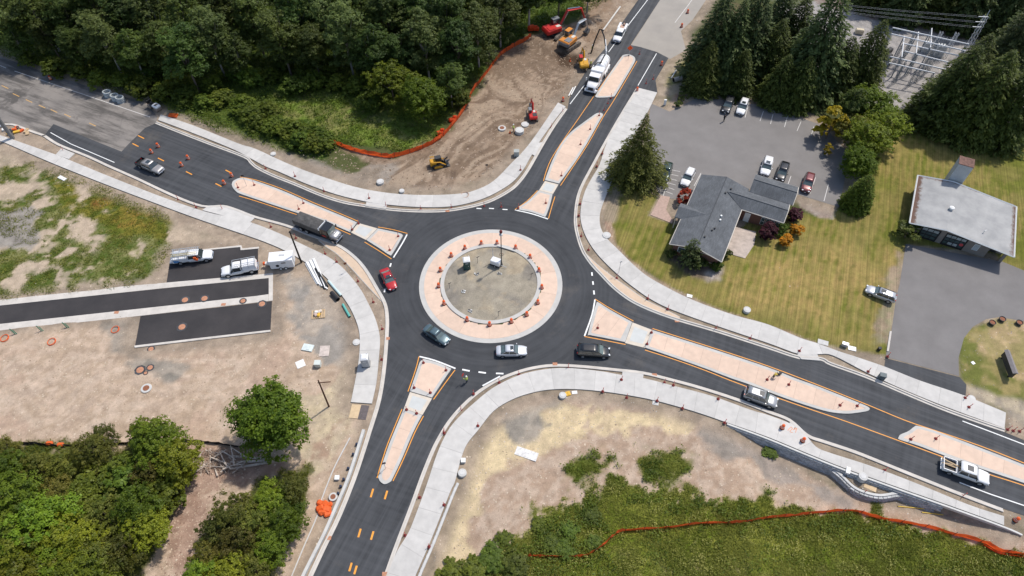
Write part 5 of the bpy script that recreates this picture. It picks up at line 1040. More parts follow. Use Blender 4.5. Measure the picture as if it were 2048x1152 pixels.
# ---- diggers
def digger(name, label, px, py, hd, m, sc, swing, reach, cab_m=None, cw=None, boom_m=None, glass=True, cat='excavator', tilt=(.9, .2)):
    x, y, z = on_ground(px, py); t = thing(name, label, cat, (x, y, z-.03), hd, None, sc)
    for s in (-1, 1):
        st = [(-1.9, .35), (-1.7, .08), (-1.2, 0), (1.2, 0), (1.7, .08), (1.9, .35), (1.9, .55), (1.6, .78), (-1.6, .78), (-1.9, .55)]
        rings = [[(a, s*1.15+o, b) for a, b in st] for o in (-.27, .27)]; tr = MB().loft(rings).obj('track', mat('track_steel', (.14,.12,.10), .9, .3, .3, .03), t)
        for k in range(4): MB().lathe([(.26, -.3), (.26, .3)], 12, (-1.25+k*.83, s*1.15, .40), 'Y').obj('roller', mat('muddy_steel', (.22,.18,.14), .9, .3, .3), tr)
    MB().box((0, 0, .55), (2.2, 1.8, .4)).lathe([(.75, .7), (.75, .98)], 16).obj('undercarriage', DARK, t)
    R2 = Matrix.Rotation(swing, 4, 'Z')
    def part(mb, nm, mm, par=t):
        me = mb.mesh(nm); me.transform(R2); return link(me, nm, mm, par)
    hs = part(MB().box((-.55, 0, 1.5), (3.1, 2.3, .95), bev=.15), 'house', m); part(MB().box((-1.75, 0, 1.45), (.9, 2.35, 1.0), bev=.25), 'counterweight', cw or m); part(MB().box((-1.0, -.45, 2.0), (1.4, 1.2, .12), bev=.04), 'engine_cover', cw or DARK)
    cb = part(MB().box((.55, .68, 2.1), (1.5, .92, 1.6), bev=.12), 'cab', GLASS if glass else (cab_m or m)); part(MB().box((.55, .68, 2.94), (1.45, .9, .1), bev=.03), 'cab_roof', cab_m or m, cb); part(MB().box((.5, -.5, 1.9), (.9, .6, .25)), 'deck_plate', mat('pale_deck', (.6,.58,.52), .7, .2, .3))
    a, b = tilt; L1 = reach*.58; p0 = (.9, -.25, 1.6); p1 = (.9+L1*math.cos(a)*.55, -.25, 1.6+L1*math.sin(a)*.75); p2 = (.9+L1, -.25, 1.6+L1*math.sin(a)*.62)
    bm = part(MB().tube([p0, p1, p2], [.24, .30, .18], 4), 'boom', boom_m or m)
    p3 = (p2[0]+reach*.18, -.25, p2[2]-reach*.42+b); part(MB().tube([(p2[0]-.5, -.25, p2[2]+.2), p2, p3], [.12, .2, .14], 4), 'stick', boom_m or m)
    part(MB().tube([(1.2, -.25, 1.4), (p1[0]+.3, -.25, p1[2]-.15)], .09, 6).tube([(p1[0], -.25, p1[2]+.35), (p2[0]-.3, -.25, p2[2]+.32)], .08, 6), 'hydraulic_ram', CHROME)
    bk = [(p3[0]+.1, p3[2]+.1), (p3[0]-.15, p3[2]-.5), (p3[0]-.75, p3[2]-.75), (p3[0]-1.0, p3[2]-.35), (p3[0]-.85, p3[2]-.15), (p3[0]-.55, p3[2]-.45), (p3[0]-.2, p3[2]-.15)]
    part(MB().loft([[(u, -.25+o, max(v, .02)) for u, v in bk] for o in (-.5, .5)]), 'bucket', mat('worn_bucket', (.16,.15,.14), .7, .3, .3, metal=.3)); return t
XR = mat('digger_red', (.50,.025,.02), .45, .1, .5); XO = mat('digger_orange', (.60,.23,.04), .45, .12, .5); XY = mat('digger_yellow', (.60,.31,.03), .45, .12, .5); XG2 = mat('digger_grey', (.20,.21,.22), .5, .15, .5)
digger('excavator', 'large red excavator with arched boom at the orange fence', 1108, 70, heading(1080,95,1110,60), XR, 1.25, -.55, 8.0, cw=XR, cab_m=XG2)
digger('excavator', 'orange and grey excavator with folded steel boom at the dark pit', 1138, 92, heading(1115,100,1165,70), XO, 1.2, .12, 6.5, cab_m=XO, cw=XG2, boom_m=STEEL)
digger('mini_excavator', 'yellow mini excavator beside the vacuum truck', 1166, 134, heading(1172,140,1140,118), XY, .85, -.6, 5.2, cab_m=XR, cw=XY)
digger('mini_excavator', 'small red mini excavator by the north sidewalk end', 1065, 236, heading(1068,240,1060,205), XR, .72, 0.0, 6.0, cab_m=XG2)
def skid():
    x, y, z = on_ground(876, 331); t = thing('track_loader', 'yellow compact track loader with black cab on the graded dirt', 'loader', (x, y, z), heading(858,332,905,322))
    for s in (-1, 1):
        st = [(-1.3, .3), (-1.0, 0), (1.0, 0), (1.25, .25), (.5, .85), (-1.1, .8)]
        tr = MB().loft([[(a, s*.75+o, b) for a, b in st] for o in (-.2, .2)]).obj('track', TYRE, t)
        MB().loft([[(a*.7, s*.75+o, .12+b*.72) for a, b in st] for o in (-.21, .21)]).obj('track_frame', XY, tr)
        MB().tube([(-1.3, s*.85, 1.75), (.3, s*.85, 1.5), (1.5, s*.85, .5)], [.13, .13, .1], 4).obj('lift_arm', XY, t)
    MB().box((-.9, 0, 1.0), (1.2, 1.15, 1.1), bev=.12).obj('body', XY, t); c = MB().box((.15, 0, 1.35), (1.2, 1.0, 1.5), bev=.1).obj('cab', BLACK, t); MB().box((.1, 0, 2.13), (1.2, .95, .08), bev=.03).obj('cab_roof', DARK, c)
    MB().loft([[(1.4, -1, .1), (1.4, 1, .1), (1.45, 1, .8), (1.45, -1, .8)], [(2.2, -1, .05), (2.2, 1, .05), (1.65, 1, .25), (1.65, -1, .25)]]).obj('bucket', DARK, t)
    MB().tube([(1.5, -.5, .8), (2.0, -.4, 1.1), (2.3, .2, .7)], .15, 6).tube([(1.6, .6, .7), (2.1, .5, 1.2)], .12, 6).obj('grapple', DARK, t)
skid()
def roller():
    x, y, z = on_ground(311, 218); t = thing('road_roller', 'small white and dark road roller parked on the gravel shoulder', 'roller', (x, y, z), heading(296,210,322,224))
    for px_ in (-1.0, 1.0): MB().lathe([(.5, -.65), (.55, -.6), (.55, .6), (.5, .65)], 20, (px_, 0, .55), 'Y').obj('drum', mat('drum_steel', (.34,.27,.23), .6, .2, .3, metal=.4), t)
    MB().box((.95, 0, 1.2), (1.5, 1.25, .55), bev=.15).obj('engine_hood', WHT, t); MB().box((-.35, 0, .95), (1.2, 1.2, .5), bev=.1).obj('platform', DARK, t); MB().box((-.5, 0, 1.4), (.45, .5, .5), bev=.1).obj('seat', BLACK, t)
    MB().box((1.0, 0, 1.49), (.5, .7, .03)).obj('hood_vent', DARK, t); MB().tube([(-1.2, -.5, 1.0), (-1.3, -.5, 2.3), (-1.3, .5, 2.3), (-1.2, .5, 1.0)], .05, 6).obj('roll_bar', BLACK, t); MB().box((-1.3, 0, 1.5), (.5, 1.1, .8), bev=.1).obj('rear_housing', BLACK, t)
roller()
# ================================================================== BUILDINGS
def shingle_mat(name, c, row=.2, ang=0.0):
    m, N, L, B = shader_nodes(name); tc = nd(N, 'ShaderNodeTexCoord'); mp = nd(N, 'ShaderNodeMapping'); mp.inputs['Rotation'].default_value = (0, 0, ang); L.new(tc.outputs['Object'], mp.inputs[0])
    br = nd(N, 'ShaderNodeTexBrick', Scale=1.0); br.inputs['Color1'].default_value = (*[x*1.12 for x in c], 1); br.inputs['Color2'].default_value = (*[x*.86 for x in c], 1); br.inputs['Mortar'].default_value = (*[x*.6 for x in c], 1)
    br.inputs['Mortar Size'].default_value = .012; br.inputs['Brick Width'].default_value = .55; br.inputs['Row Height'].default_value = row; L.new(mp.outputs[0], br.inputs[0])
    n1 = nd(N, 'ShaderNodeTexNoise', Scale=.5, Detail=5.0); L.new(tc.outputs['Object'], n1.inputs['Vector']); h = nd(N, 'ShaderNodeHueSaturation'); mr = nd(N, 'ShaderNodeMapRange'); mr.inputs[1].default_value = .3; mr.inputs[2].default_value = .7; mr.inputs[3].default_value = .82; mr.inputs[4].default_value = 1.18
    L.new(n1.outputs[0], mr.inputs[0]); L.new(mr.outputs[0], h.inputs['Value']); L.new(br.outputs[0], h.inputs['Color']); L.new(h.outputs[0], B.inputs['Base Color']); B.inputs['Roughness'].default_value = .9; return m
SHIN = shingle_mat('grey_shingles', (.112,.120,.13)); SID = mat('brown_siding', (.17,.085,.06), .85, .12, .4); FAS = mat('cream_fascia', (.66,.60,.52), .7, .05, .4); STUC = mat('taupe_wall', (.235,.205,.18), .9, .08, .8); WIN = mat('window_glass', (.06,.085,.085), .1, .3, .6, spec=.9); WFR = mat('white_frame', (.74,.74,.72), .6, .04, .3)
def extr(poly, t): return [tuple(p) for p in poly], [(p[0], p[1], p[2]-t) for p in poly]
def plate(mb, poly, t=.16):
    a, b = extr(poly, t); n = len(a); return mb.add(a+b, [tuple(range(n)), tuple(range(2*n-1, n-1, -1))]+[(i, n+i, n+(i+1) % n, (i+1) % n) for i in range(n)])
def house():
    # local x = u (front to back), local y = -v (v runs left to right)
    t = thing('house', 'low brown house with grey shingled gable roofs beside the parking lot', 'house', (30.328, 6.150, 0), R_(64.2))
    P = lambda u, v, z: (u, -v, z); e, r, W, Ln = 2.9, 4.15, 9.02, 18.9
    def box_uv(mb, u0, u1, v0, v1, z0, z1): return mb.box(((u0+u1)/2, -(v0+v1)/2, (z0+z1)/2), (u1-u0, v1-v0, z1-z0))
    wl = box_uv(MB(), .7, Ln-.5, .6, W-.6, -.3, 2.72).obj('wall', SID, t); box_uv(MB(), 13.8, 17.8, W-.62, 15.9, -.3, 2.70).obj('wall', SID, t); box_uv(MB(), 18.0, 22.8, 9.7, 16.5, -.3, 2.68).obj('wall', SID, t)
    for u in (.72, Ln-.52): MB().add([P(u, .6, 2.72), P(u, W-.6, 2.72), P(u, W/2, 3.86)], [(0, 1, 2)]).obj('gable', SID, t)
    box_uv(MB(), .64, .70, .6, W-.6, .9, 1.0).obj('trim_board', FAS, t); box_uv(MB(), .64, .70, .6, W-.6, 2.6, 2.72).obj('trim_board', FAS, t)
    rf = plate(MB(), [P(0, 0, e), P(0, W/2, r), P(Ln, W/2, r), P(Ln, 0, e)][::-1]).obj('roof', SHIN, t); plate(MB(), [P(0, W/2, r), P(0, W, e), P(Ln, W, e), P(Ln, W/2, r)][::-1]).obj('roof', SHIN, t)
    MB().tube([P(.05, W/2, r+.01), P(Ln-.05, W/2, r+.01)], .07, 6).obj('ridge_cap', mat('ridge_shingle', (.075,.08,.088), .9, .1, .3), rf)
    # wing roofs
    z2 = 4.0; plate(MB(), [P(13.3, W-.02, e+.02), P(13.3, 16.4, e+.02), P(15.4, 16.4, z2), P(15.4, 5.6, z2)]).obj('roof', SHIN, t); plate(MB(), [P(15.4, 5.6, z2), P(15.4, 16.4, z2), P(18.05, 16.4, 3.05), P(18.05, 8.4, 3.05)]).obj('roof', SHIN, t)
    z3 = 4.2; plate(MB(), [P(18.1, 9.1, 3.07), P(18.1, 16.9, 3.07), P(20.3, 16.9, z3), P(20.3, 9.1, z3)]).obj('roof', SHIN, t); plate(MB(), [P(20.3, 9.1, z3), P(20.3, 16.9, z3), P(23.3, 16.9, e), P(23.3, 9.1, e)]).obj('roof', SHIN, t)
    MB().tube([P(15.4, 6, z2+.02), P(15.4, 16.3, z2+.02)], .06, 6).tube([P(20.3, 9.15, z3+.02), P(20.3, 16.85, z3+.02)], .06, 6).obj('ridge_cap', MATS['ridge_shingle'], t)
    plate(MB(), [P(6.4, -1.15, e+.03), P(6.4, .1, e+.03), P(8.3, 4.1, 3.98), P(8.3, -1.15, 3.75)]).obj('porch_roof', SHIN, t); plate(MB(), [P(8.3, -1.15, 3.75), P(8.3, 4.1, 3.98), P(10.1, .1, e+.03), P(10.1, -1.15, e+.03)]).obj('porch_roof', SHIN, t)
    for u in (6.6, 9.9): MB().box(P(u, -.95, 1.4), (.16, .16, 2.9)).obj('porch_post', FAS, t)
    for a, b in (((0, 0, e), (0, W/2, r)), ((0, W/2, r), (0, W, e)), ((0, 0, e), (Ln, 0, e)), ((0, W, e), (13.3, W, e)), ((13.3, W, e+.02), (13.3, 16.4, e+.02)), ((13.3, 16.4, e), (15.4, 16.4, z2)), ((15.4, 16.4, z2), (18.05, 16.4, 3.05)), ((23.3, 9.1, e), (23.3, 16.9, e)), ((18.1, 16.9, 3.0), (20.3, 16.9, z3)), ((20.3, 16.9, z3), (23.3, 16.9, e))):
        MB().tube([P(a[0], a[1], a[2]-.07), P(b[0], b[1], b[2]-.07)], .10, 4).obj('fascia', FAS, t)
    for k in range(4):
        w = box_uv(MB(), 13.72, 13.79, 12.7+k*.85, 13.35+k*.85, .5, 2.2).obj('window', WFR, t)
        for q in (0, 1): box_uv(MB(), 13.69, 13.73, 12.75+k*.85, 13.30+k*.85, .56+q*.83, 1.30+q*.83).obj('pane', WIN, w)
    w = box_uv(MB(), .62, .70, 1.5, 3.0, 1.1, 2.3).obj('window', WFR, t); box_uv(MB(), .59, .63, 1.6, 2.9, 1.2, 2.2).obj('pane', WIN, w)
    d = box_uv(MB(), 13.73, 13.79, 9.8, 10.8, 0, 2.1).obj('door', WFR, t); box_uv(MB(), 13.66, 13.74, 10.6, 10.7, 1.0, 1.1).obj('handle', STEEL, d)
    for u, v, m in ((9.2, 6.2, WFR), (8.2, 6.3, WFR), (16.5, 6.0, DARK), (14.9, 5.4, DARK), (5.9, 6.0, DARK), (5.2, 5.7, DARK), (3.0, 5.0, DARK)): MB().lathe([(.13, 0), (.13, .28), (.17, .3), (.17, .36)], 10, P(u, v, r-(abs(v-W/2))*.277-.05)).obj('roof_vent', m, t)
    s = MB().box(P(4.2, 9.1, 1.5), (.02, .02, 2.0)).obj('downspout', FAS, t)
house()
def station():
    t = thing('flat_roofed_building', 'taupe building with low pale gable roof, two glazed bay doors and a rear tower', 'building', (72.543, 10.665, 0), R_(64.3))
    P = lambda u, v, z: (u, -v, z); Lu, Wv, vr, e, r = 13.2, 16.7, 5.7, 3.2, 4.0
    def box_uv(u0, u1, v0, v1, z0, z1): return MB().box(((u0+u1)/2, -(v0+v1)/2, (z0+z1)/2), (u1-u0, v1-v0, z1-z0))
    box_uv(.9, Lu-.3, .8, 13.4, -.3, 3.1).obj('wall', STUC, t); box_uv(2.8, Lu-.3, 13.4, 16.2, -.3, 3.1).obj('wall', STUC, t); box_uv(.9, 1.2, 15.7, 16.2, -.3, 3.1).obj('corner_pier', STUC, t)
    MB().add([P(.88, .8, 3.1), P(.88, 16.2, 3.1), P(.88, vr, r-.2)], [(0, 1, 2)]).obj('gable', STUC, t)
    m, N, L, B = shader_nodes('membrane_roof'); tc = nd(N, 'ShaderNodeTexCoord'); n1 = nd(N, 'ShaderNodeTexNoise', Scale=.35, Detail=6.0, Roughness=.6); L.new(tc.outputs['Object'], n1.inputs['Vector']); c = mixc(N, L, ramp(N, L, n1.outputs[0], .35, .65), (.29,.29,.288), (.40,.395,.385))
    sp = nd(N, 'ShaderNodeSeparateXYZ'); L.new(tc.outputs['Object'], sp.inputs[0]); n2 = nd(N, 'ShaderNodeTexNoise', Scale=1.3, Detail=7.0, Roughness=.75); L.new(tc.outputs['Object'], n2.inputs['Vector'])
    def edge(ch, lo, hi):
        a = nd(N, 'ShaderNodeMath', operation='MULTIPLY_ADD'); L.new(n2.outputs[0], a.inputs[0]); a.inputs[1].default_value = 2.2 if hi > lo else -2.2; L.new(sp.outputs[ch], a.inputs[2]); return ramp(N, L, a.outputs[0], lo, hi)
    for ch, lo, hi in ((0, 13.7, 14.3), (1, -17.0, -17.6), (1, .05, .5)):
        mk = edge(ch, lo, hi); c = mixc(N, L, mk, c, (.12,.065,.045))
    L.new(c, B.inputs['Base Color']); B.inputs['Roughness'].default_value = .85
    plate(MB(), [P(0, 0, e), P(0, vr, r), P(Lu, vr, r), P(Lu, 0, e)][::-1], .14).obj('roof', m, t); plate(MB(), [P(0, vr, r), P(-.4, Wv, e-.15), P(Lu-.7, Wv, e-.15), P(Lu, vr, r)][::-1], .14).obj('roof', m, t)
    for a, b in (((0, 0, e), (0, vr, r)), ((0, vr, r), (-.4, Wv, e-.15)), ((0, 0, e), (Lu, 0, e)), ((Lu, 0, e), (Lu, vr, r)), ((Lu, vr, r), (Lu-.7, Wv, e-.15)), ((-.4, Wv, e-.15), (Lu-.7, Wv, e-.15))): MB().tube([P(a[0], a[1], a[2]+.02), P(b[0], b[1], b[2]+.02)], .13, 4).obj('fascia', WFR, t)
    for v0, v1 in ((2.4, 5.4), (6.3, 9.8)):
        d = box_uv(.80, .89, v0, v1, .02, 2.75).obj('bay_door', BLACK, t); n = 3 if v0 < 3 else 4
        for k in range(n):
            for z in (.5, 1.3, 2.05):
                vv = v0+.15+(v1-v0-.3)*k/n; box_uv(.77, .81, vv, vv+(v1-v0-.3)/n-.12, z, z+.55).obj('pane', mat('door_pane_lit', (.34,.37,.37), .2, .3, .5) if (z > 2 or (k in (1, 2) and z < 1 and v0 > 5)) else WIN, d)
    MB().lathe([(.32, -.01), (.32, .015)], 18, P(.755, 9.25, 1.25), 'X').obj('round_sign', mat('red_round_sign', (.55,.07,.08), .5, .25, .15), t)
    w = box_uv(.83, .89, 11.0, 11.9, .9, 2.3).obj('window', WFR, t); box_uv(.80, .84, 11.08, 11.82, .97, 2.23).obj('pane', mat('pale_pane', (.42,.46,.48), .15, .15, .5), w)
    box_uv(2.72, 2.79, 14.2, 15.2, 0, 2.1).obj('door', DARK, t)
    MB().lathe([(.22, 0), (.22, .35), (.42, .37), (.42, .55), (.1, .68)], 16, P(5.6, 5.9, r-.05)).obj('roof_ventilator', WFR, t); MB().tube([P(2.7, 11.5, 3.5), P(2.7, 11.5, 4.1), P(2.9, 11.8, 4.15)], .06, 6).obj('roof_vent', WFR, t)
    tw = box_uv(13.6, 15.9, 4.9, 7.3, -.3, 7.6).obj('tower', mat('tower_panels', (.46,.48,.49), .6, .12, 1.2), t); box_uv(13.55, 15.95, 4.85, 7.35, 7.6, 7.72).obj('tower_roof', mat('rusty_tower_roof', (.17,.095,.075), .9, .4, .5), tw)
    MB().tube([P(13.4, 7.3, 3.9), P(13.35, 7.0, 4.6), P(13.4, 6.3, 3.9)], .05, 6).obj('bracket', STEEL, tw); MB().box(P(.75, 5.75, 3.4), (.12, .2, .22)).obj('wall_lamp', WFR, t)
station()
# ================================================================== SUBSTATION
ALU = mat('bus_pipe', (.74,.75,.76), .5, .06, .6); INSU = mat('insulator_grey', (.26,.30,.33), .4, .1, .2)
def c4(x, y, z): return (*site(1560+x*.2383, y*.2383, z), z)
def lattice(mb, p, h, w):
    x, y, z = p
    for sx in (-1, 1):
        for sy in (-1, 1): mb.tube([(x+sx*w, y+sy*w, z), (x+sx*w*.6, y+sy*w*.6, z+h)], .05, 4)
    n = int(h/1.1)
    for k in range(n):
        a, b = z+h*k/n, z+h*(k+1)/n
        for s in (-1, 1): mb.tube([(x-w*s, y-w, a), (x+w*s, y-w, b)], .03, 4).tube([(x-w, y+w*s, a), (x-w, y-w*s, b)], .03, 4)
    return mb
BUS = [((945,232),(1585,372),6.0,'rearmost'), ((935,285),(1558,428),6.0,'second'), ((1035,365),(1525,472),5.0,'third'), ((1045,430),(1420,525),5.0,'fourth'), ((925,475),(1390,585),4.2,'fifth'), ((915,528),(1300,615),4.2,'front')]
for a, b, z, nm in BUS:
    p, q = c4(*a, z), c4(*b, z); t = thing('bus_frame', f'{nm} row of pale steel bus pipe on posts in the substation', 'substation frame', (*p[:2], 0), 0, 'bus frames of the substation')
    d = (q[0]-p[0], q[1]-p[1]); MB().tube([(0, 0, z), (d[0], d[1], z)], .14, 6).obj('bus_pipe', ALU, t)
    for f in (.0, .3, .62, .98):
        lattice(MB(), (d[0]*f, d[1]*f, -.1), z-.35, .22).obj('post', INSU, t); MB().lathe([(.07, 0), (.16, .05), (.08, .12), (.16, .18), (.07, .28)], 8, (d[0]*f, d[1]*f, z-.4)).obj('insulator', INSU, t)
for a, b, z, nm in (((1163,268),(1143,448),5.6,'tall middle'), ((1043,303),(1022,480),5.2,'left'), ((1275,238),(1263,400),5.6,'right')):
    p, q = c4(*a, z), c4(*b, z); t = thing('cross_bus', f'{nm} cross pipe joining the substation rows', 'pipe', (*p[:2], 0), 0, 'cross pipes of the substation')
    MB().tube([(0, 0, z), (q[0]-p[0], q[1]-p[1], z)], .11, 6).obj('pipe', ALU, t)
    for f in (.02, .98): MB().tube([((q[0]-p[0])*f, (q[1]-p[1])*f, -.1), ((q[0]-p[0])*f, (q[1]-p[1])*f, z)], .12, 6).obj('post', INSU, t)
def switchgear(x, y, z, sc, label):
    p = c4(x, y, z); t = thing('switchgear', label, 'switchgear', (*p[:2], 0), R_(-15), None, sc)
    MB().box((0, 0, 1.2), (1.6, 1.2, 2.4), bev=.08).obj('cabinet', mat('pale_cabinet', (.58,.60,.60), .5, .08, .5), t)
    for k in (-.5, 0, .5): MB().tube([(k, 0, 2.4), (k*1.3, .1, 4.0)], [.12, .07], 8).obj('bushing', INSU, t)
    lattice(MB(), (1.3, 0, 0), 5.2, .35).obj('stand', ALU, t)
switchgear(1240, 385, 1.5, 1.0, 'pale grey switchgear cabinet among the substation pipes'); switchgear(1345, 420, 1.5, 1.15, 'larger pale switchgear with lattice stand right of the cabinet')
for i, (x, y) in enumerate(((660,280),(905,445),(900,495),(885,560))):
    p = c4(x, y, 0); o = MB().box((0, 0, .5), (1.8, 1.0, 1.0), bev=.06).box((0, 0, 1.05), (1.6, .8, .1)).obj('equipment_box', mat('tan_box', (.58,.50,.36), .7, .08, .4) if i == 0 else DARK); o.location = p; o.rotation_euler = (0, 0, R_(-15 if i == 0 else 40)); tag(o, ('tan equipment box behind the narrow cedar in the substation yard', 'upper of three dark equipment boxes left of the bus frames', 'middle of three dark equipment boxes left of the bus frames', 'lowest of three dark equipment boxes left of the bus frames')[i], 'box')
mt = thing('lattice_mast', 'tall pale lattice mast with three cross arms holding wires at the substation', 'mast', c4(1545, 450, 0), 0)
lattice(MB(), (0, 0, 0), 9.2, .45).obj('mast', ALU, mt); MB().tube([(0, 0, 9.2), (.2, .3, 10.4)], .06, 5).obj('spike', ALU, mt)
for k, z in enumerate((6.6, 7.8, 9.0)):
    MB().tube([(.3, 0, z), (-1.6, .1, z)], .09, 5).obj('cross_arm', ALU, mt)
    for j in range(2):
        w = thing('wire', f'{["lower","middle","upper"][k]} {"near" if j else "far"} overhead wire running left from the lattice mast', 'wire', (mt.location.x, mt.location.y, 0), 0, 'overhead wires at the substation')
        pts = [(-1.6, .1+j*.5, z-.15)]+[(-1.6-s*62, .1+j*.5+s*(14-2*k), z-.15+2.5*s-3.0*math.sin(math.pi*s)*.35) for s in np.linspace(.1, 1, 9)]
        MB().tube(pts, .011, 4).obj('cable', ALU, w)
# ================================================================== RETAINING WALLS
BLOCK = mat('split_face_block', (.44,.44,.435), .95, .22, .35, .03, coords='World', rnd=.2); FASC = mat('wall_fascia', (.58,.57,.54), .85, .08, 1.0, coords='World'); CAPM = mat('wall_cap', (.55,.54,.515), .85, .1, .8, coords='World')
def block_wall(name, label, line_px, ztop, depth, cap, batter=.12, step=.62, course=.24, zpx=0.0, fascia=0.0, maxn=290):
    p = np.array(SS(line_px, 4, zpx)); s = arclen(p); t = thing(name, label, 'wall', (0, 0, 0)); n = 0
    dm = {}
    def unit_block(w_):
        k = round(w_, 2)
        if k not in dm: dm[k] = MB().box((0, 0, 0), (k-.03, .34, course-.025), bev=.025).mesh('block'); dm[k].materials.append(BLOCK)
        return dm[k]
    def at(u): return np.array([np.interp(u, s, p[:, 0]), np.interp(u, s, p[:, 1])])
    for i in range(int(s[-1]/step)):
        q = at((i+.5)*step); tn = at((i+.5)*step+.1)-at((i+.5)*step-.1); tn /= np.hypot(*tn); nr = np.array([tn[1], -tn[0]]); d = depth(q)
        if side_test(q+nr*1.5) > side_test(q-nr*1.5): pass
        else: nr = -nr
        for c in range(max(0, int((d-fascia+.35)/course))):
            zc = ztop-fascia-.12-course*(c+.5); 
            if zc < ztop-d-.15 or n >= maxn: break
            o = bpy.data.objects.new('block', unit_block(step)); COL.objects.link(o); o.parent = t; sh = (step/2 if c % 2 else 0)
            qq = at(min(s[-1], (i+.5)*step+sh*.999))+nr*(.16+batter*(c+1)*.5); o.location = (qq[0], qq[1], zc); o.rotation_euler = (0, 0, math.atan2(tn[1], tn[0])); n += 1
    return t, p
def side_test(q): return float(sdist(DROP, np.array([q[0]]), np.array([q[1]]))[0])
tw, wp = block_wall('retaining_wall', 'long grey block retaining wall below the south-east sidewalk', WALL_TOP[1:], .0, lambda q: float(wall_depth(q[0])), True, .14, .62, .24)
if side_test(np.array(offset_line(wp, 1.0)[len(wp)//2])) > 0: sg = 1
else: sg = -1
strip(wp, sg*-.02, sg*.22, -.42, .13).obj('fascia', FASC, tw)
tb, bp_ = block_wall('bay_wall', 'curved grey block wall bulging out around the utility vault', [(1652,926),(1664,936),(1682,951),(1706,974),(1731,986),(1761,992),(1790,988),(1812,986)], -.45, lambda q: 1.35, True, .06, .6, .24, -.45)
strip(bp_, -.05, .28, -.55, -.42).obj('cap', CAPM, tb)
SLW = [(913,966),(904,985),(886,1030),(864,1085),(841,1138),(818,1195)]
tl = thing('low_block_wall', 'low grey block edging along the south arm sidewalk', 'wall', (0, 0, 0)); sp_ = np.array(SS(SLW)); ss_ = arclen(sp_); lm = MB().box((0, 0, 0), (.58, .32, .22), bev=.025).mesh('block'); lm.materials.append(BLOCK)
for i in range(int(ss_[-1]/.62)):
    u = (i+.5)*.62; q = (np.interp(u, ss_, sp_[:, 0]), np.interp(u, ss_, sp_[:, 1])); q2 = (np.interp(u+.1, ss_, sp_[:, 0]), np.interp(u+.1, ss_, sp_[:, 1])); a = math.atan2(q2[1]-q[1], q2[0]-q[0])
    for c in range(3):
        o = bpy.data.objects.new('block', lm); COL.objects.link(o); o.parent = tl; o.location = (q[0]+(-math.sin(a))*(-.0)+.2+.05*c, q[1], .06-.24*c); o.rotation_euler = (0, 0, a)
strip(sp_, .12, .42, .10, .21).obj('cap', CAPM, tl)
wl_ = [(728,862),(712,914),(695,964),(675,1011),(652,1064),(632,1104),(608,1152),(585,1205)]
o = strip(SS(wl_), -.18, .22, -.3, .55).obj('low_wall', CAPM); tag(o, 'long low white concrete wall along the west kerb of the south arm', 'wall')
o = strip(SS([(700,876),(672,929),(657,964),(642,1004),(634,1034),(607,1096),(584,1152),(560,1205)]), -.06, .08, -.3, .16).obj('footing_edge', CAPM); tag(o, 'thin white concrete footing edge left of the low white wall', 'footing')
for i, (px, py) in enumerate(((716,890),(709,910),(699,938),(690,960),(684,974),(679,988))):
    o = MB().box((0, 0, .25), (.3, .3, .5), bev=.04).tube([(0, 0, .5), (.1, 0, .8)], .04, 6).obj('wall_brace', mat('navy_brace', (.04,.055,.10), .6, .2, .2)); o.location = on_ground(px-2, py); tag(o, f'dark brace, {ORD[i]} from the top beside the low white wall', 'brace', 'braces beside the low white wall')
# ================================================================== STREET THINGS
BAR_W = mat('reflective_white', (.85,.80,.76), .5, .05, .1, tl=.25); MRED = mat('marker_red', (.55,.05,.03), .6, .12, .2); MBASE = mat('marker_base', (.16,.03,.028), .8, .2, .2)
def prof(z): return .29-.07*z
def barrel_proto():
    t = thing('traffic_barrel', '', 'barrel'); b = MB().lathe([(.30, .08), (prof(.1), .1), (prof(.35), .35), (prof(.6), .6), (prof(.85), .85), (.20, .93), (.10, .95), (.10, 1.02), (.05, 1.03)], 16).obj('body', ORANGE, t, False)
    for z in (.28, .58): MB().lathe([(prof(z)+.006, z), (prof(z+.11)+.006, z+.11)], 16).obj('white_band', BAR_W, b)
    MB().lathe([(.37, 0), (.37, .05), (.30, .08)], 14).obj('base', BLACK, t); return t
bp0 = barrel_proto(); first = [True]
def barrel(px, py, label, group, z=None):
    x, y = site(px, py, z or 0); zz = z if z is not None else 0.0
    o = bp0 if first[0] else copy_tree(bp0); first[0] = False
    o.location = (x, y, zz); o.rotation_euler = (0, 0, (px*7.1) % 6.28); tag(o, label, 'barrel', group); return o
IB = [(771,217),(935,258),(1063,340),(1142,460),(1167,608),(1132,742),(1034,848),(898,910),(705,937),(507,893),(302,750),(255,595),(270,455),(366,325),(487,260),(632,220)]
for i, (a, b) in enumerate(IB): barrel(820+a/4.43, 440+b/4.43-1, f'orange traffic barrel on the roundabout apron, {ORD[i]} clockwise from the lamp post', 'barrels round the central island', .085)
for i, (a, b) in enumerate(((317,294),(304,306),(377,318),(364,332),(464,353),(449,368))): barrel(a, b, f'orange traffic barrel on the west arm, {["far","near"][i%2]} one of the {["western","middle","eastern"][i//2]} pair', 'barrels on the west arm')
for a, b, l in ((102,159,'on the shoulder of the worn west road'), (1323,130,'on the dark edge below the worn north road'), (1274,182,'at the start of the east sidewalk'), (1126,202,'at the end of the north sidewalk'), (1375,26,'beside the worn north road at the top, farther one'), (1363,54,'beside the worn north road, nearer one')): barrel(a, b, 'orange traffic barrel '+l, None)
for a, b, l in ((1564,856,'on the south-east sidewalk left of the paint mark'), (1605,882,'on the south-east sidewalk right of the paint mark')): barrel(a, b, 'orange traffic barrel '+l, None, .15)
barrel(2030, 1041, 'orange traffic barrel beyond the end of the south-east sidewalk', None)
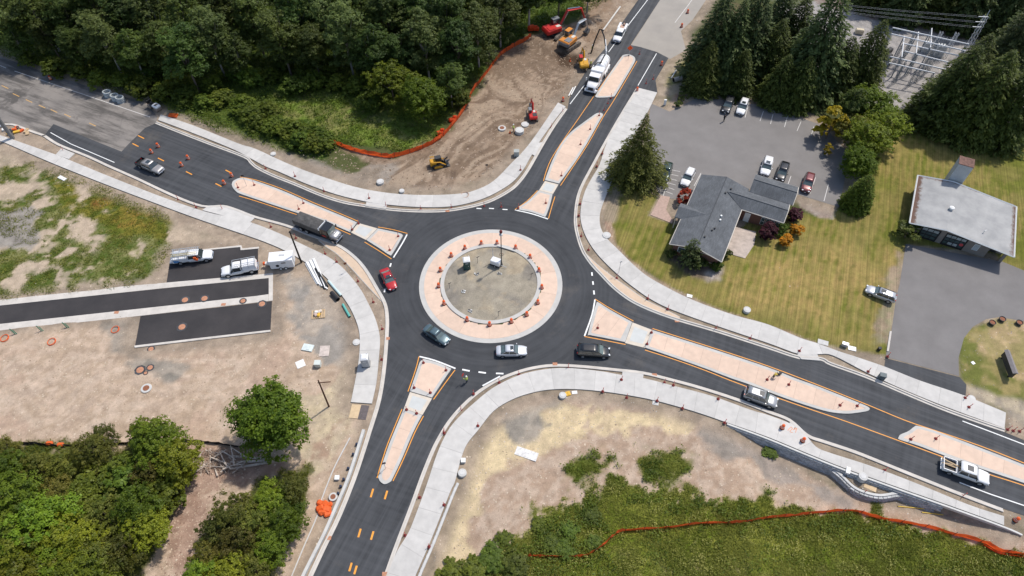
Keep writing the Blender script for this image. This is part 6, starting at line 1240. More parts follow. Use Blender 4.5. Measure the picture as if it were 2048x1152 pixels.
# ---- red marker posts
def marker_proto():
    t = thing('marker_post', '', 'marker'); MB().lathe([(.24, 0), (.24, .05), (.12, .09), (.05, .12)], 12).obj('base', MBASE, t); MB().tube([(0, 0, .1), (.02, .01, .75), (.05, .0, 1.15)], [.055, .05, .045], 7).obj('post', MRED, t)
    MB().lathe([(.058, .8), (.056, .92)], 8, (.03, .01, 0)).obj('band', BAR_W, t); return t
mp0 = marker_proto(); mfirst = [True]
MK = []
for ox, oy, pts in ((0,288,[(505,50),(1425,440),(1570,510),(1778,520),(1905,350),(2035,330)]), (512,288,[(75,195),(313,260),(545,375),(905,435),(1040,495),(380,475),(343,522),(820,635),(770,685),(1138,740),(1070,850),(118,660),(318,750),(552,875),(645,945),(815,1095),(1318,520),(1563,512),(1825,495),(1962,500)]),
                    (1024,288,[(722,80),(678,180),(545,480),(395,255),(270,475),(50,515),(68,210),(548,5),(533,575),(535,650),(553,735),(612,845),(838,1070)]), (1024,0,[(625,1035),(697,925),(737,880),(767,825),(792,785),(1073,665),(1130,630),(315,1015),(405,890),(1020,430)]),
                    (512,576,[(938,110),(1010,325),(1005,570),(1340,600),(1520,660),(1265,800),(1395,840),(1205,975),(1285,1005),(1945,755),(1740,850),(1640,970),(1775,1105),(1505,1145)]), (1024,576,[(55,690),(450,635),(1085,85),(1245,170),(685,322),(1115,358),(1080,450),(1630,322),(1905,405),(875,735),(1220,755),(1290,780),(725,830),(918,875),(1160,905),(1363,965),(1648,890),(1700,1080),(2040,735)]),
                    (1536,576,[(250,505),(800,670),(165,775),(575,940),(712,945),(955,550),(1575,880),(1605,955),(1920,1130),(1965,1140),(2015,1145)]), (1536,864,[(1140,60),(1340,55),(935,305),(1560,510),(790,465)]), (512,864,[(1505,10),(1308,522),(1505,585),(1192,825),(1385,920)])):
    MK += [(ox+a/4, oy+b/4) for a, b in pts]
LINES = {'north sidewalk': kN, 'east sidewalk': kE, 'south sidewalk': kS, 'west sidewalk': kW}
MP = {k: S(a)+S(b)[::-1] for k, (a, b) in MED.items()}
MN = {'west': 'long west median', 'west_tip': 'west median tip', 'north': 'upper north median', 'north_mid': 'long north median', 'north_tip': 'north median tip', 'east_tip': 'east median tip', 'east': 'long east median', 'east_far': 'far east median', 'south_tip': 'south median tip', 'south': 'long south median'}
runs = {}
for px, py in MK:
    x, y = site(px, py, .1); X, Y = np.array([x]), np.array([y]); k = None
    for mk, pl in MP.items():
        if sdist(pl, X, Y)[0] > -.35: k = MN[mk]
    if k is None: k = min(LINES, key=lambda q: min((x-a)**2+(y-b)**2 for a, b in LINES[q]))
    runs.setdefault(k, []).append((px, py, x, y))
for k, lst in runs.items():
    lst.sort()
    for i, (px, py, x, y) in enumerate(lst):
        o = mp0 if mfirst[0] else copy_tree(mp0); mfirst[0] = False; rd = float(sdist(ROAD, np.array([x]), np.array([y]))[0]) > .3 and 'median' not in k
        o.location = (x, y, 0 if rd else max(.15 if ('median' in k or paved_at(x, y)) else -9, ground_z(x, y))); o.rotation_euler = (0, 0, (px*3.3+py) % 6.28); tag(o, f'red marker post, {ORD[i] if i < 24 else "last"} from the left along the {k}', 'marker', f'marker posts along the {k}')
# ---- lamp post and gear on the island
def xyz(px, py, z=None):
    x, y, zz = on_ground(px, py); return (x, y, zz if z is None else z)
lp = thing('lamp_post', 'tall dark lamp post with red-bagged head on the central island', 'lamp post', xyz(1003, 531))
MB().tube([(0, 0, 0), (0, 0, .5), (0, 0, 8.4)], [.16, .10, .07], 10).obj('pole', DARK, lp); MB().lathe([(.22, 0), (.22, .25), (.15, .35)], 12).obj('base', DARK, lp); MB().lathe([(.10, 8.2), (.24, 8.35), (.26, 8.7), (.15, 8.85), (.05, 8.9)], 12).obj('lamp_head', MBASE, lp)
MB().lathe([(.28, 7.75), (.30, 7.8), (.3, 8.0), (.12, 8.1)], 12).obj('shade', mat('lamp_glass', (.6,.62,.6), .3, .1, .2), lp)
rg = [(.32*math.cos(a), .0, 2.9+.32*math.sin(a)) for a in np.linspace(0, 6.283, 17)]; MB().tube(rg, .04, 5, False).obj('ring', RUST, lp)
def toilet(label, px, py, rz, m, roof, z=None):
    t = thing('portable_toilet', label, 'toilet', xyz(px, py, z), rz); MB().box((0, 0, 1.05), (1.12, 1.12, 2.0), bev=.05).obj('cabin', m, t); MB().box((0, 0, .05), (1.2, 1.2, .12)).obj('skid', BLACK, t)
    st = [[(x*f, y*f, z) for x, y in ((-.6, -.6), (.6, -.6), (.6, .6), (-.6, .6))] for z, f in ((2.05, 1.0), (2.15, .98), (2.32, .6))]; MB().loft(st).obj('roof', roof, t)
    d = MB().box((0, -.575, 1.0), (.7, .03, 1.8)).obj('door', m, t); MB().box((.25, -.6, 1.0), (.08, .03, .12)).obj('handle', WHITE_P, d); MB().box((0, -.6, 1.7), (.5, .02, .12)).obj('vent', WHITE_P, d); MB().tube([(.45, .45, 2.0), (.45, .45, 2.5)], .05, 6).obj('vent_pipe', WHITE_P, t); return t
toilet('dark green portable toilet with white roof on the central island', 934, 535, .15, mat('toilet_green', (.02,.075,.07), .5, .1, .4), WHITE_P)
toilet('grey portable toilet standing on the west sidewalk', 733, 730, .1, mat('toilet_grey', (.42,.43,.44), .5, .06, .4), mat('toilet_roof', (.70,.71,.72), .5, .05, .4), .15)
g = thing('light_tower_trailer', 'white generator light tower trailer beside the lamp post', 'generator', xyz(992, 530), R_(-25)); MB().box((0, 0, .95), (1.7, 1.15, .95), bev=.1).obj('housing', WHT, g); MB().box((0, 0, .35), (1.9, 1.2, .15)).obj('frame', DARK, g); MB().tube([(-.75, .5, .5), (-.8, .5, 3.6)], .06, 6).obj('mast', STEEL, g)
for s in (-1, 1): wheel(g, .1, s*.62, .3, .18)
MB().tube([(.9, 0, .4), (2.0, 0, .4)], .05, 6).obj('drawbar', STEEL, g)
for i, (a, b, h) in enumerate(((955,526,1.6),(899,576,1.3),(1062,556,1.2),(997,632,1.3))):
    t = thing('survey_stake', f'thin dark survey stake on the central island, {["by the toilet","at the west","at the east","at the south"][i]}', 'stake', xyz(a, b)); MB().tube([(0, 0, 0), (.02, 0, h)], .03, 5).obj('stake', DARK, t); MB().box((.12, 0, h), (.5, .04, .12), rz=.5).obj('flag_arm', DARK, t)
o = MB().box((0, 0, .06), (3.4, .25, .12)).obj('timber_beam', CAPM); o.location = xyz(1012, 498, .28); o.rotation_euler = (0, 0, R_(-22)); tag(o, 'pale beam lying along the island kerb right of the lamp post', 'beam')
for i, (a, b) in enumerate(((927,584),(941,622),(953,549),(1000,548))):
    mb = MB(); rr_ = random.Random(i)
    for k in range(6): mb.box((rr_.uniform(-.3, .3), rr_.uniform(-.2, .2), .08), (.35, .25, .12), rz=rr_.uniform(0, 3))
    o = mb.obj('rubble_heap', WHITE_P if i == 0 else CAPM); o.location = xyz(a, b); tag(o, f'small heap of pale {["plastic bags","rubble","concrete scraps","mortar scraps"][i]} on the central island', 'heap')
# ---- poles
def pole(label, px, py, h, r, m, arm=None, lean=(0, 0), name='utility_pole'):
    t = thing(name, label, 'pole', xyz(px, py)); MB().tube([(0, 0, -.3), (lean[0]*.5, lean[1]*.5, h*.5), (lean[0], lean[1], h)], [r, r*.85, r*.65], 9).obj('shaft', m, t)
    if arm: MB().box((lean[0]+arm[0], lean[1]+arm[1], h-arm[2]), (arm[3], .1, .12), rz=arm[4]).obj('cross_arm', m, t)
    return t
DW = mat('tarred_wood', (.035,.027,.022), .9, .2, .4); RW = mat('red_brown_wood', (.11,.055,.035), .9, .25, .4)
pole('dark wooden utility pole beside the box trailer', 603, 525, 8.0, .17, DW); pole('short red-brown pole with crossarm on the south-west lot', 658, 813, 7.6, .14, RW, (.7, 0, .6, 1.8, .1), (.1, .1)); 
wpole = pole('thick grey steel pole at the west edge of the picture', 26, 277, 12.5, .42, mat('weathered_steel', (.20,.20,.20), .7, .2, .6))
MB().box((.2, -.3, 5.4), (.9, .35, .5), rz=.4, bev=.06).obj('bracket', DARK, wpole)
def sign(label, px, py, h, m, wd=.6, ht=.6, rz=0.0, diamond=False, z=None):
    t = thing('sign_post', label, 'sign', xyz(px, py, z), rz); MB().tube([(0, 0, 0), (0, 0, h)], .035, 6).obj('post', STEEL, t); b = MB().box((0, 0, 0), (wd, .04, ht)); me = b.mesh('board')
    if diamond: me.transform(Matrix.Rotation(R_(45), 4, 'Y'))
    me.transform(Matrix.Translation((0, -.05, h))); link(me, 'board', m, t)
sign('dark sign post in the planting strip right of the west ramp', 695, 543, 2.2, RUST, .5, .5, .4); sign('small sign on the nose of the south median', 772, 938, 1.9, mat('sign_navy', (.05,.06,.09), .5, .1, .2), .5, .5, .3, z=.15); sign('slim sign post at the nose of the west median', 494, 373, 2.6, BLACK, .5, .35, 0, z=.15)
sign('orange diamond road work sign at the top of the north median', 1258, 110, 1.8, ORANGE, .9, .9, 0, True); sign('small sign on the nose of the upper north median', 1256, 121, 1.1, DARK, .3, .3, 0, z=.15); sign('grey traffic signal cabinet post on the east sidewalk', 1237, 547, 3.0, STEEL, .4, .3, .3, z=.15); sign('black and white survey board on the graded dirt', 974, 342, 1.6, BLACK, .5, .35)
# ---- round concrete risers, manholes, grates
def riser(label, px, py, r, h, cap=True, z=None, m=None):
    t = thing('concrete_riser', label, 'manhole', xyz(px, py, z)); MB().lathe([(r, -.1), (r, h), (r*.93, h+.03)], 18).obj('ring', m or CAPM, t); MB().lathe([(r*.6, h+.032), (r*.58, h+.07)], 16).obj('lid', mat('pale_lid', (.60,.59,.57), .8, .1, .3) if cap else RUST, t)
for px, py, r, h, c, l in ((547,309,.55,.25,1,'disc lid on the verge above the north-west sidewalk'), (1213,472,.75,.3,1,'ring cover at the lawn corner of the east sidewalk'), (1493,622,.6,.45,1,'concrete riser beside the east sidewalk on bare soil'), (1125,793,.55,.45,1,'concrete riser below the south sidewalk ramp'), (925,948,.6,.5,1,'concrete riser beside the low block edging'), (667,995,.6,.3,0,'concrete ring beside the orange sandbags'), (713,685,.6,.12,1,'manhole cover at the west sidewalk edge'), (1943,797,.55,.1,1,'manhole cover below the new driveway apron'), (293,777,.8,.12,0,'pale disc with rusty cover on the dry west lot'), (1039,265,.9,.7,1,'concrete riser beside the worker in the graded dirt'), (1050,250,.8,.25,1,'ring with yellow lid in the graded dirt'), (1004,258,.8,.3,0,'ring heap in the graded dirt, upper left'), (804,384,.5,.4,1,'small concrete riser above the north sidewalk'), (761,366,.7,.45,1,'rubble-topped riser above the north sidewalk'), (1721,958,.62,.8,1,'tall white vault riser inside the curved bay wall')): riser(l, px, py, r, h, bool(c))
IRON = mat('painted_manhole', (.46,.22,.13), .8, .25, .3)
def lid(label, px, py, r, sq=False, z=.0):
    x, y = site(px, py); t = thing('manhole_cover', label, 'manhole cover', (x, y, max(z, ground_z(x, y)+.02)))
    if not sq: MB().lathe([(r*1.6, -.02), (r*1.6, .004)], 8).obj('asphalt_collar', A_NEW, t)
    (MB().box((0, 0, .01), (r*1.9, r*1.3, .03)) if sq else MB().lathe([(r, -.02), (r, .022), (r*.9, .03)], 16)).obj('cover', IRON, t)
for px, py, r, l in ((370,600,.5,'left one on the alley'), (409,597,.5,'right one on the alley'), (364,654,.55,'on the lower alley pad'), (524,608,.5,'at the right corner of the lower alley pad'), (486,602,.4,'on the pale alley band')): lid('rust-orange manhole cover '+l, px, py, r, False, .02)
for px, py, l in ((447,609,'right one on the pale alley band'), (233,625,'left one on the pale alley band'), (723,409,'at the north kerb ramp'), (895,422,'at the north kerb east part'), (775,677,'at the west kerb of the ring'), (1110,728,'at the south kerb of the ring'), (1309,750,'at the south kerb of the east arm'), (1354,642,'at the north kerb of the east arm'), (657,1076,'at the west kerb of the south arm'), (770,1148,'at the bottom of the south arm')): lid('rusty square drain grate '+l, px, py, .38, True, .02)
for px, py, r, l in ((281,741,.55,'larger left'), (301,736,.4,'right'), (302,698,.4,'upper'), (292,747,.25,'smallest lower')): lid('orange utility lid on the grey patch of the west lot, '+l, px, py, r, False)
# orange hoops of conduit
def coil(label, px, py, r, m, n=3, tr=.09, cat='coil'):
    mb = MB()
    for k in range(n): mb.tube([(r*math.cos(a), r*math.sin(a), .1+k*tr*1.9+.1*math.sin(a+k)) for a in np.linspace(0, 6.283, 15)], tr, 6, False)
    o = mb.obj('conduit_coil', m); o.location = xyz(px, py); tag(o, label, cat)
for px, py, l in ((10,677,'leftmost'), (104,684,'middle'), (231,660,'rightmost')): coil(f'orange conduit coil below the alley, {l} of three', px, py, .62, ORANGE, 2, .05)
GH = mat('grey_hose', (.42,.45,.46), .6, .1, .3)
for px, py, l in ((218,192,'left'), (233,199,'middle'), (243,203,'right')): coil(f'grey hose coil on the west shoulder, {l} of three', px, py, .75, GH, 5, .13)
coil('rusty hose coil on the north sidewalk', 930, 391, .7, mat('tan_hose', (.5,.33,.24), .7, .2, .2), 2, .06)
for i, (px, py) in enumerate(((30,668),(83,662),(134,655))):
    t = thing('valve_post', f'green valve post at the alley edge, {["left","middle","right"][i]} of three', 'post', xyz(px, py)); MB().tube([(0, 0, 0), (-.15, .1, 1.3)], .07, 6).obj('post', mat('valve_green', (.02,.22,.14), .5, .1, .2), t); MB().tube([(.3, 0, 0), (.15, .1, 1.0)], .06, 6).obj('stub', mat('valve_green', (0,0,0)), t)
SPR = mat('spray_paint_orange', (.72,.33,.20), .8, .2, .1)
for k, pp in enumerate(([(1575,862),(1581,855),(1584,858),(1579,864),(1585,866)], [(1586,861),(1590,855),(1588,860),(1593,857),(1590,866)])): line(pp, .09, SPR, 'paint_mark', .168, True)
# ---- pipes on the west lot
def pipe(label, a, b, r, m, z=None, hollow=True):
    p, q = xyz(*a), xyz(*b); t = thing('pipe', label, 'pipe', p); d = (q[0]-p[0], q[1]-p[1]); zz = (r if z is None else z)
    MB().tube([(0, 0, zz), (d[0], d[1], zz)], r, 12, False).obj('shell', m, t); MB().tube([(d[0], d[1], zz), (0, 0, zz)], r*.82, 12, False).obj('bore', BLACK, t)
PVC = mat('white_pvc', (.80,.80,.78), .4, .04, .4); TLP = mat('teal_pvc', (.12,.42,.36), .4, .06, .4); PTL = mat('pale_teal_pvc', (.50,.64,.64), .4, .06, .4); CBP = mat('black_pipe', (.02,.021,.023), .5, .2, .2)
for k in range(9): pipe(f'white plastic pipe, {ORD[k]} from the left in the bundle by the west sidewalk', (611+k*2.2, 528-k*1.2), (634+k*2.4+(k % 3), 569+k*1.4), .11, PVC, .11+.12*((k*2) % 3))
pipe('black plastic pipe right of the white bundle', (632,539), (655,575), .24, CBP); pipe('second black plastic pipe touching the white bundle', (628,540), (650,578), .2, CBP); pipe('pale teal pipe along the west sidewalk edge', (657,563), (683,593), .2, PTL); pipe('teal pipe at the lower west sidewalk edge', (686,610), (700,635), .2, TLP); pipe('thick black corrugated pipe piece', (664,588), (677,602), .38, CBP)
pipe('concrete culvert pipe at the lot entrance', (1346,164), (1362,160), .5, mat('culvert', (.42,.38,.34), .9, .15, .5)); pipe('pale pipe beside the lot entrance', (1342,158), (1352,142), .12, PVC)
for k in range(2): pipe(f'{["left","right"][k]} pale pipe beside the north arm edge', (1137+k*5, 193-k*2), (1146+k*5, 176-k*2), .12, PVC)
for k in range(2): pipe(f'{["upper","lower"][k]} yellow pole lying below the retaining wall', (1795+k*48, 1013+k*12), (1850+k*36, 1018+k*12), .07, mat('yellow_pole', (.65,.45,.08), .6, .1, .3))
pipe('long pale hose along the trench on the north arm', (1206,62), (1222,40), .2, mat('pale_hose', (.6,.57,.52), .7, .1, .3)); pipe('upper run of the pale trench hose', (1222,40), (1240,15), .2, MATS['pale_hose']); pipe('tall grey plank lying on the north sidewalk', (886,396), (912,395), .09, mat('grey_plank', (.4,.34,.28), .8, .2, .3)); pipe('orange staff lying on the north sidewalk', (828,401), (868,396), .06, mat('pale_orange', (.65,.33,.2), .7, .1, .2))
pipe('white pipe segment in the south planting strip, upper', (965,773), (1000,754), .14, PVC); 
# ---- pallet, boards, boxes
def pallet(label, px, py, rz):
    t = thing('pallet', label, 'pallet', xyz(px, py), rz)
    for k in range(6): MB().box((-.95+k*.38, 0, .16), (.26, 1.7, .04)).obj('slat', WOOD, t)
    for s in (-.75, 0, .75): MB().box((0, s, .07), (2.1, .1, .12)).obj('stringer', WOOD, t)
    return t
pl_ = pallet('timber pallet with bags on the west lot', 637, 629, .15)
for i, (dx, dy, m, l) in enumerate(((-.2,.3,WHITE_P,'white'), (.25,.35,mat('pale_bag',(.66,.58,.5),.8,.1,.3),'beige'), (.1,-.3,mat('yellow_bag',(.70,.42,.05),.7,.1,.3),'yellow'), (-.4,-.2,mat('dusty_bag',(.55,.42,.36),.8,.1,.3),'dusty pink'))):
    o = MB().box((0, 0, .18), (.75, .5, .32), rz=i*.7, bev=.12).obj('bag', m); o.location = (*rel(pl_, dx, dy), pl_.location.z+.18); tag(o, f'{l} bag on the timber pallet', 'bag')
def board(label, px, py, lx, ly, rz, m, z=None, h=.06, name='board'):
    o = MB().box((0, 0, h/2), (lx, ly, h)).box((lx*.1, 0, h*1.0), (lx*.3, ly*.7, h*.6)).obj(name, m); o.location = xyz(px, py, z); o.rotation_euler = (0, 0, rz); tag(o, label, 'board')
board('white square board on the west lot', 601, 728, 1.3, 1.3, .5, WHITE_P); board('weathered panel on the west lot above the square board', 649, 702, 1.5, 1.9, .05, mat('weathered_panel', (.55,.47,.42), .85, .2, .5)); board('crumpled pale plastic sheet left of the weathered panel', 616, 696, 1.7, 1.2, -.2, mat('plastic_sheet', (.62,.68,.66), .5, .15, .4), None, .2); board('plywood sheet at the end of the west sidewalk', 711, 823, 1.5, 2.2, -.08, mat('plywood', (.60,.45,.28), .85, .1, .5)); board('dark mat beside the plywood sheet', 727, 825, 1.2, 2.3, -.1, mat('dark_mat', (.13,.11,.11), .9, .2, .5))
board('plywood sheet inside the curved bay wall', 1741, 972, 1.6, 1.2, -.5, MATS['plywood']); board('white litter in the dry grass of the south-east lot', 1053, 908, 3.2, 1.3, -.35, mat('litter_white', (.68,.66,.63), .8, .25, .4), None, .12); board('white panel on the lawn edge by the east sidewalk', 1704, 697, 1.2, .8, -.3, WHITE_P); board('pale slab below the south sidewalk', 1311, 806, .9, .7, -.2, CAPM); board('white slab beside the south ramp riser', 1149, 785, .8, .5, .1, WHITE_P); board('white slab on the bare strip by the east sidewalk', 1379, 592, .9, .6, -.3, WHITE_P); board('white litter patch beside the west weeds', 125, 357, 1.8, .7, -.5, WHITE_P, None, .15); board('white scrap on the dry lawn island', 1946, 726, .5, .5, .4, WHITE_P); board('concrete slab at the east sidewalk corner', 1646, 685, 1.6, .9, -.35, CAPM)
board('orange tarp on the verge at the north-west sidewalk start', 347, 232, 1.8, 1.0, -.1, ORANGE, None, .3); board('yellow spoil bag by the south riser', 1136, 788, .7, .7, .3, MATS['yellow_bag'], None, .2)
def cabinet(label, px, py, sx, sy, sz, m, rz=0.0, z=None):
    t = thing('utility_cabinet', label, 'cabinet', xyz(px, py, z), rz); MB().box((0, 0, sz/2), (sx, sy, sz), bev=.05).obj('housing', m, t); MB().box((0, 0, sz+.02), (sx*1.05, sy*1.05, .05)).obj('lid', m, t)
cabinet('pale utility box on the west lot', 637, 731, .9, .8, .9, mat('pale_green_box', (.60,.64,.60), .6, .05, .4)); cabinet('dark green utility box on the east sidewalk', 1761, 757, .9, .7, .9, mat('slate_box', (.10,.13,.14), .6, .1, .3), -.3, .15); cabinet('grey utility box in the graded dirt', 1033, 311, 1.0, .9, 1.2, mat('grey_box', (.36,.38,.36), .6, .1, .3)); cabinet('white utility box at the block edging', 927, 923, .6, .6, .5, WHITE_P); cabinet('white utility box by the low white wall', 675, 957, .6, .6, .4, WHITE_P); cabinet('grey meter box by the lawn edge', 1688, 692, .9, .5, .7, STEEL, -.4); cabinet('black box on the lawn near the driveway', 1757, 700, .45, .4, .6, BLACK); cabinet('white box in the bay wall pocket', 1693, 944, .5, .9, .5, WHITE_P, -.4); cabinet('grey meter cabinet near the east sidewalk end of the lot entrance', 1329, 210, .5, .3, 1.3, WHITE_P)
# lawn island: sign cabinet and tubs
t = thing('sign_cabinet', 'long dark roofed sign cabinet standing on the dry lawn island', 'sign', xyz(2010, 735), R_(83)); MB().box((0, 0, 1.0), (4.0, .5, 1.3), bev=.04).obj('cabinet', DARK, t); MB().loft([[(x, -.42, 1.66), (x, .42, 1.66), (x, 0, 1.9)] for x in (-2.1, 2.1)]).obj('roof', mat('sign_roof', (.22,.20,.20), .7, .1, .4), t)
for s in (-1.6, 1.6): MB().box((s, 0, .2), (.2, .2, .5)).obj('post', BLACK, t)
for i, (px, py) in enumerate(((1982,648),(2002,641),(2036,648))):
    t = thing('planter_tub', f'dark round planter tub on the lawn island edge, {["left","middle","right"][i]} of three', 'planter', xyz(px, py)); MB().lathe([(.42, 0), (.52, .55), (.46, .56), (.40, .45)], 16).obj('tub', DARK, t); MB().lathe([(.40, .46), (.05, .5)], 12).obj('soil', RUST, t)
# sandbags
rs = random.Random(3)
for i in range(9):
    o = MB().box((0, 0, .2), (rs.uniform(.8, 1.3), rs.uniform(.5, .9), .4), rz=rs.uniform(-1.2, 1.2), ry=rs.uniform(-.2, .2), bev=.17).obj('sandbag', ORANGE); o.location = xyz(640+(i % 3)*8+rs.uniform(-3, 3)-(i//3), 1009+(i//3)*8+rs.uniform(-3, 3)); o.location.z += .15*(i % 2); tag(o, f'orange sandbag by the south arm, {["left","middle","right"][i%3]} one in the {["top","middle","bottom"][i//3]} row of the heap', 'sandbag', 'orange sandbags by the south arm')
# log pile
rl = random.Random(8); LOGM = mat('grey_log', (.52,.44,.37), .95, .3, .3, .02)
for i in range(26):
    px, py = 395+i*3.7+rl.uniform(-1, 1), 905+rl.uniform(0, 36); x, y, z = xyz(px, py); a = rl.choice((-.5, .6, 2.2, -.9))+rl.uniform(-.5, .5); ln = rl.uniform(1.4, 3.6)
    o = MB().tube([(-ln/2, 0, 0), (0, rl.uniform(-.08, .08), .05), (ln/2, 0, rl.uniform(0, .5))], [rl.uniform(.07, .14), .09, .05], 6).obj('log', LOGM); o.location = (x, y, z+.15+rl.uniform(0, .7)); o.rotation_euler = (0, rl.uniform(-.15, .15), a); tag(o, f'weathered grey branch in the brush pile, {ORD[i] if i < 24 else ("next to last", "last")[i-24]} from the left', 'log', 'branches in the brush pile')
for i in range(3):
    x, y, z = xyz(500, 917+i*8); o = MB().tube([(-2.6, 0, 0), (2.6, 0, 0)], [.2, .15], 9).obj('log', LOGM); o.location = (x, y, z+.3); o.rotation_euler = (0, 0, R_(-4+7*i)); tag(o, f'long straight log at the right end of the brush pile, {["top","middle","lowest"][i]} of three', 'log', 'long logs at the brush pile')
mb = MB()
for i in range(260):
    px, py = 388+rl.uniform(0, 110), 900+rl.uniform(0, 46); x, y, z = xyz(px, py); a = rl.uniform(0, 3.14); ln = rl.uniform(.5, 1.4); zz = z+rl.uniform(.05, .6); mb.tube([(x-ln*math.cos(a)/2, y-ln*math.sin(a)/2, zz), (x+ln*math.cos(a)/2, y+ln*math.sin(a)/2, zz+rl.uniform(-.1, .3))], .03, 3, False)
tag(mb.obj('twigs', mat('twig', (.34,.25,.19), .95, .3, .3)), 'tangle of brown twigs in the brush pile', 'twigs', None, 'stuff')
# ---- fences
def mesh_fence(name, label, px, h, m, zb=0.0, step=2.4, sag=.25, seed=1, post=True, pm=None):
    r = random.Random(seed); pts = [on_ground(*q) for q in px]; P2 = smooth([(a, b) for a, b, c in pts], 6); t = thing(name, label, 'fence', (0, 0, 0)); v = []; f = []
    for i, (x, y) in enumerate(P2):
        z = ground_z(x, y); hh = h*(1-sag*abs(math.sin(i*.9+seed))*r.uniform(.3, 1)); dx, dy = r.uniform(-.12, .12), r.uniform(-.12, .12)
        v += [(x+dx*.4, y+dy*.4, z-.05), (x-dx, y-dy, z+hh*.5), (x+dx, y+dy+.03, z+hh)]
    for i in range(len(P2)-1): k = i*3; f += [(k, k+3, k+4, k+1), (k+1, k+4, k+5, k+2)]
    MB().add(v, f).obj('netting', m, t)
    acc = 0
    for i in range(1, len(P2)):
        acc += math.hypot(P2[i][0]-P2[i-1][0], P2[i][1]-P2[i-1][1])
        if acc > step and post: acc = 0; x, y = P2[i]; z = ground_z(x, y); MB().tube([(x, y, z-.1), (x+.05, y, z+h*1.12)], .035, 5).obj('post', pm or DARK, t)
NET = mat('orange_netting', (.97,.13,.03), .6, .22, .25, tl=.5)
mesh_fence('safety_fence', 'orange safety netting fence along the wood above the graded dirt', [(665,286),(690,296),(730,308),(770,315),(800,312),(840,299),(872,284),(895,264),(918,236),(935,209),(947,182),(976,144),(1000,113),(1025,96),(1048,84),(1062,74)], 1.15, NET, seed=2)
mesh_fence('safety_fence', 'sagging orange netting fence across the south-east field', [(1056,1113),(1080,1114),(1160,1114),(1200,1096),(1228,1071),(1250,1062),(1330,1057),(1400,1048),(1480,1046),(1540,1036),(1600,1031),(1700,1022),(1760,1038),(1850,1054),(1960,1084),(2000,1103),(2070,1113)], 1.05, NET, sag=.45, seed=5)
mesh_fence('safety_fence', 'short second strand of orange netting at the right edge of the field', [(1965,1090),(2000,1108),(2040,1114),(2080,1118)], .5, NET, sag=.5, seed=7)
mesh_fence('silt_fence', 'black silt fence above the south-west thicket', [(-20,890),(60,888),(130,893),(230,889),(360,884),(420,886),(480,895),(515,897)], .7, mat('black_silt_cloth', (.03,.026,.026), .9, .3, .4), seed=4, pm=WOOD)
for i, (px, py, l) in enumerate(((880,268,'lower'), (905,242,'upper'))):
    o = MB().box((0, 0, .4), (1.5, .9, .7), rz=.4, bev=.2).box((.5, .3, .9), (.8, .5, .5), bev=.15).obj('netting_bundle', NET); o.location = xyz(px, py); tag(o, f'{l} crumpled bundle of orange netting behind the safety fence', 'netting')
o = MB().box((0, 0, .8), (1.6, 1.0, 1.4), rz=.3, bev=.3).box((1.2, 0, .6), (1.4, 1.0, .8), bev=.2).box((1.0, .2, 1.15), (.9, .5, .1)).obj('netting_bundle', NET); o.location = xyz(1062, 62); tag(o, 'large heap of orange netting beside the red excavator', 'netting')
for i, (px, py) in enumerate(((101,888),(123,891))):
    o = MB().box((0, 0, .3), (1.0, .6, .5), bev=.18).obj('netting_bundle', ORANGE); o.location = xyz(px, py); tag(o, f'{["left","right"][i]} orange scrap on the silt fence', 'netting')
# ---- debris heap at the west edge
rd_ = random.Random(12)
for i in range(12):
    c, nm = rd_.choice(((ORANGE, 'orange'), (WHITE_P, 'white'), (WOOD, 'timber'), (DARK, 'dark'), (STEEL, 'grey'), (MATS['yellow_bag'], 'yellow'))); o = MB().box((0, 0, .2), (rd_.uniform(.5, 1.4), rd_.uniform(.3, .7), rd_.uniform(.15, .4)), bev=.03).obj('debris', c); o.location = xyz(rd_.uniform(2, 60), rd_.uniform(250, 268)+3); o.rotation_euler = (0, 0, rd_.uniform(0, 3)); tag(o, 'piece of construction scrap in the heap round the grey steel pole', 'scrap', 'scrap round the grey steel pole')
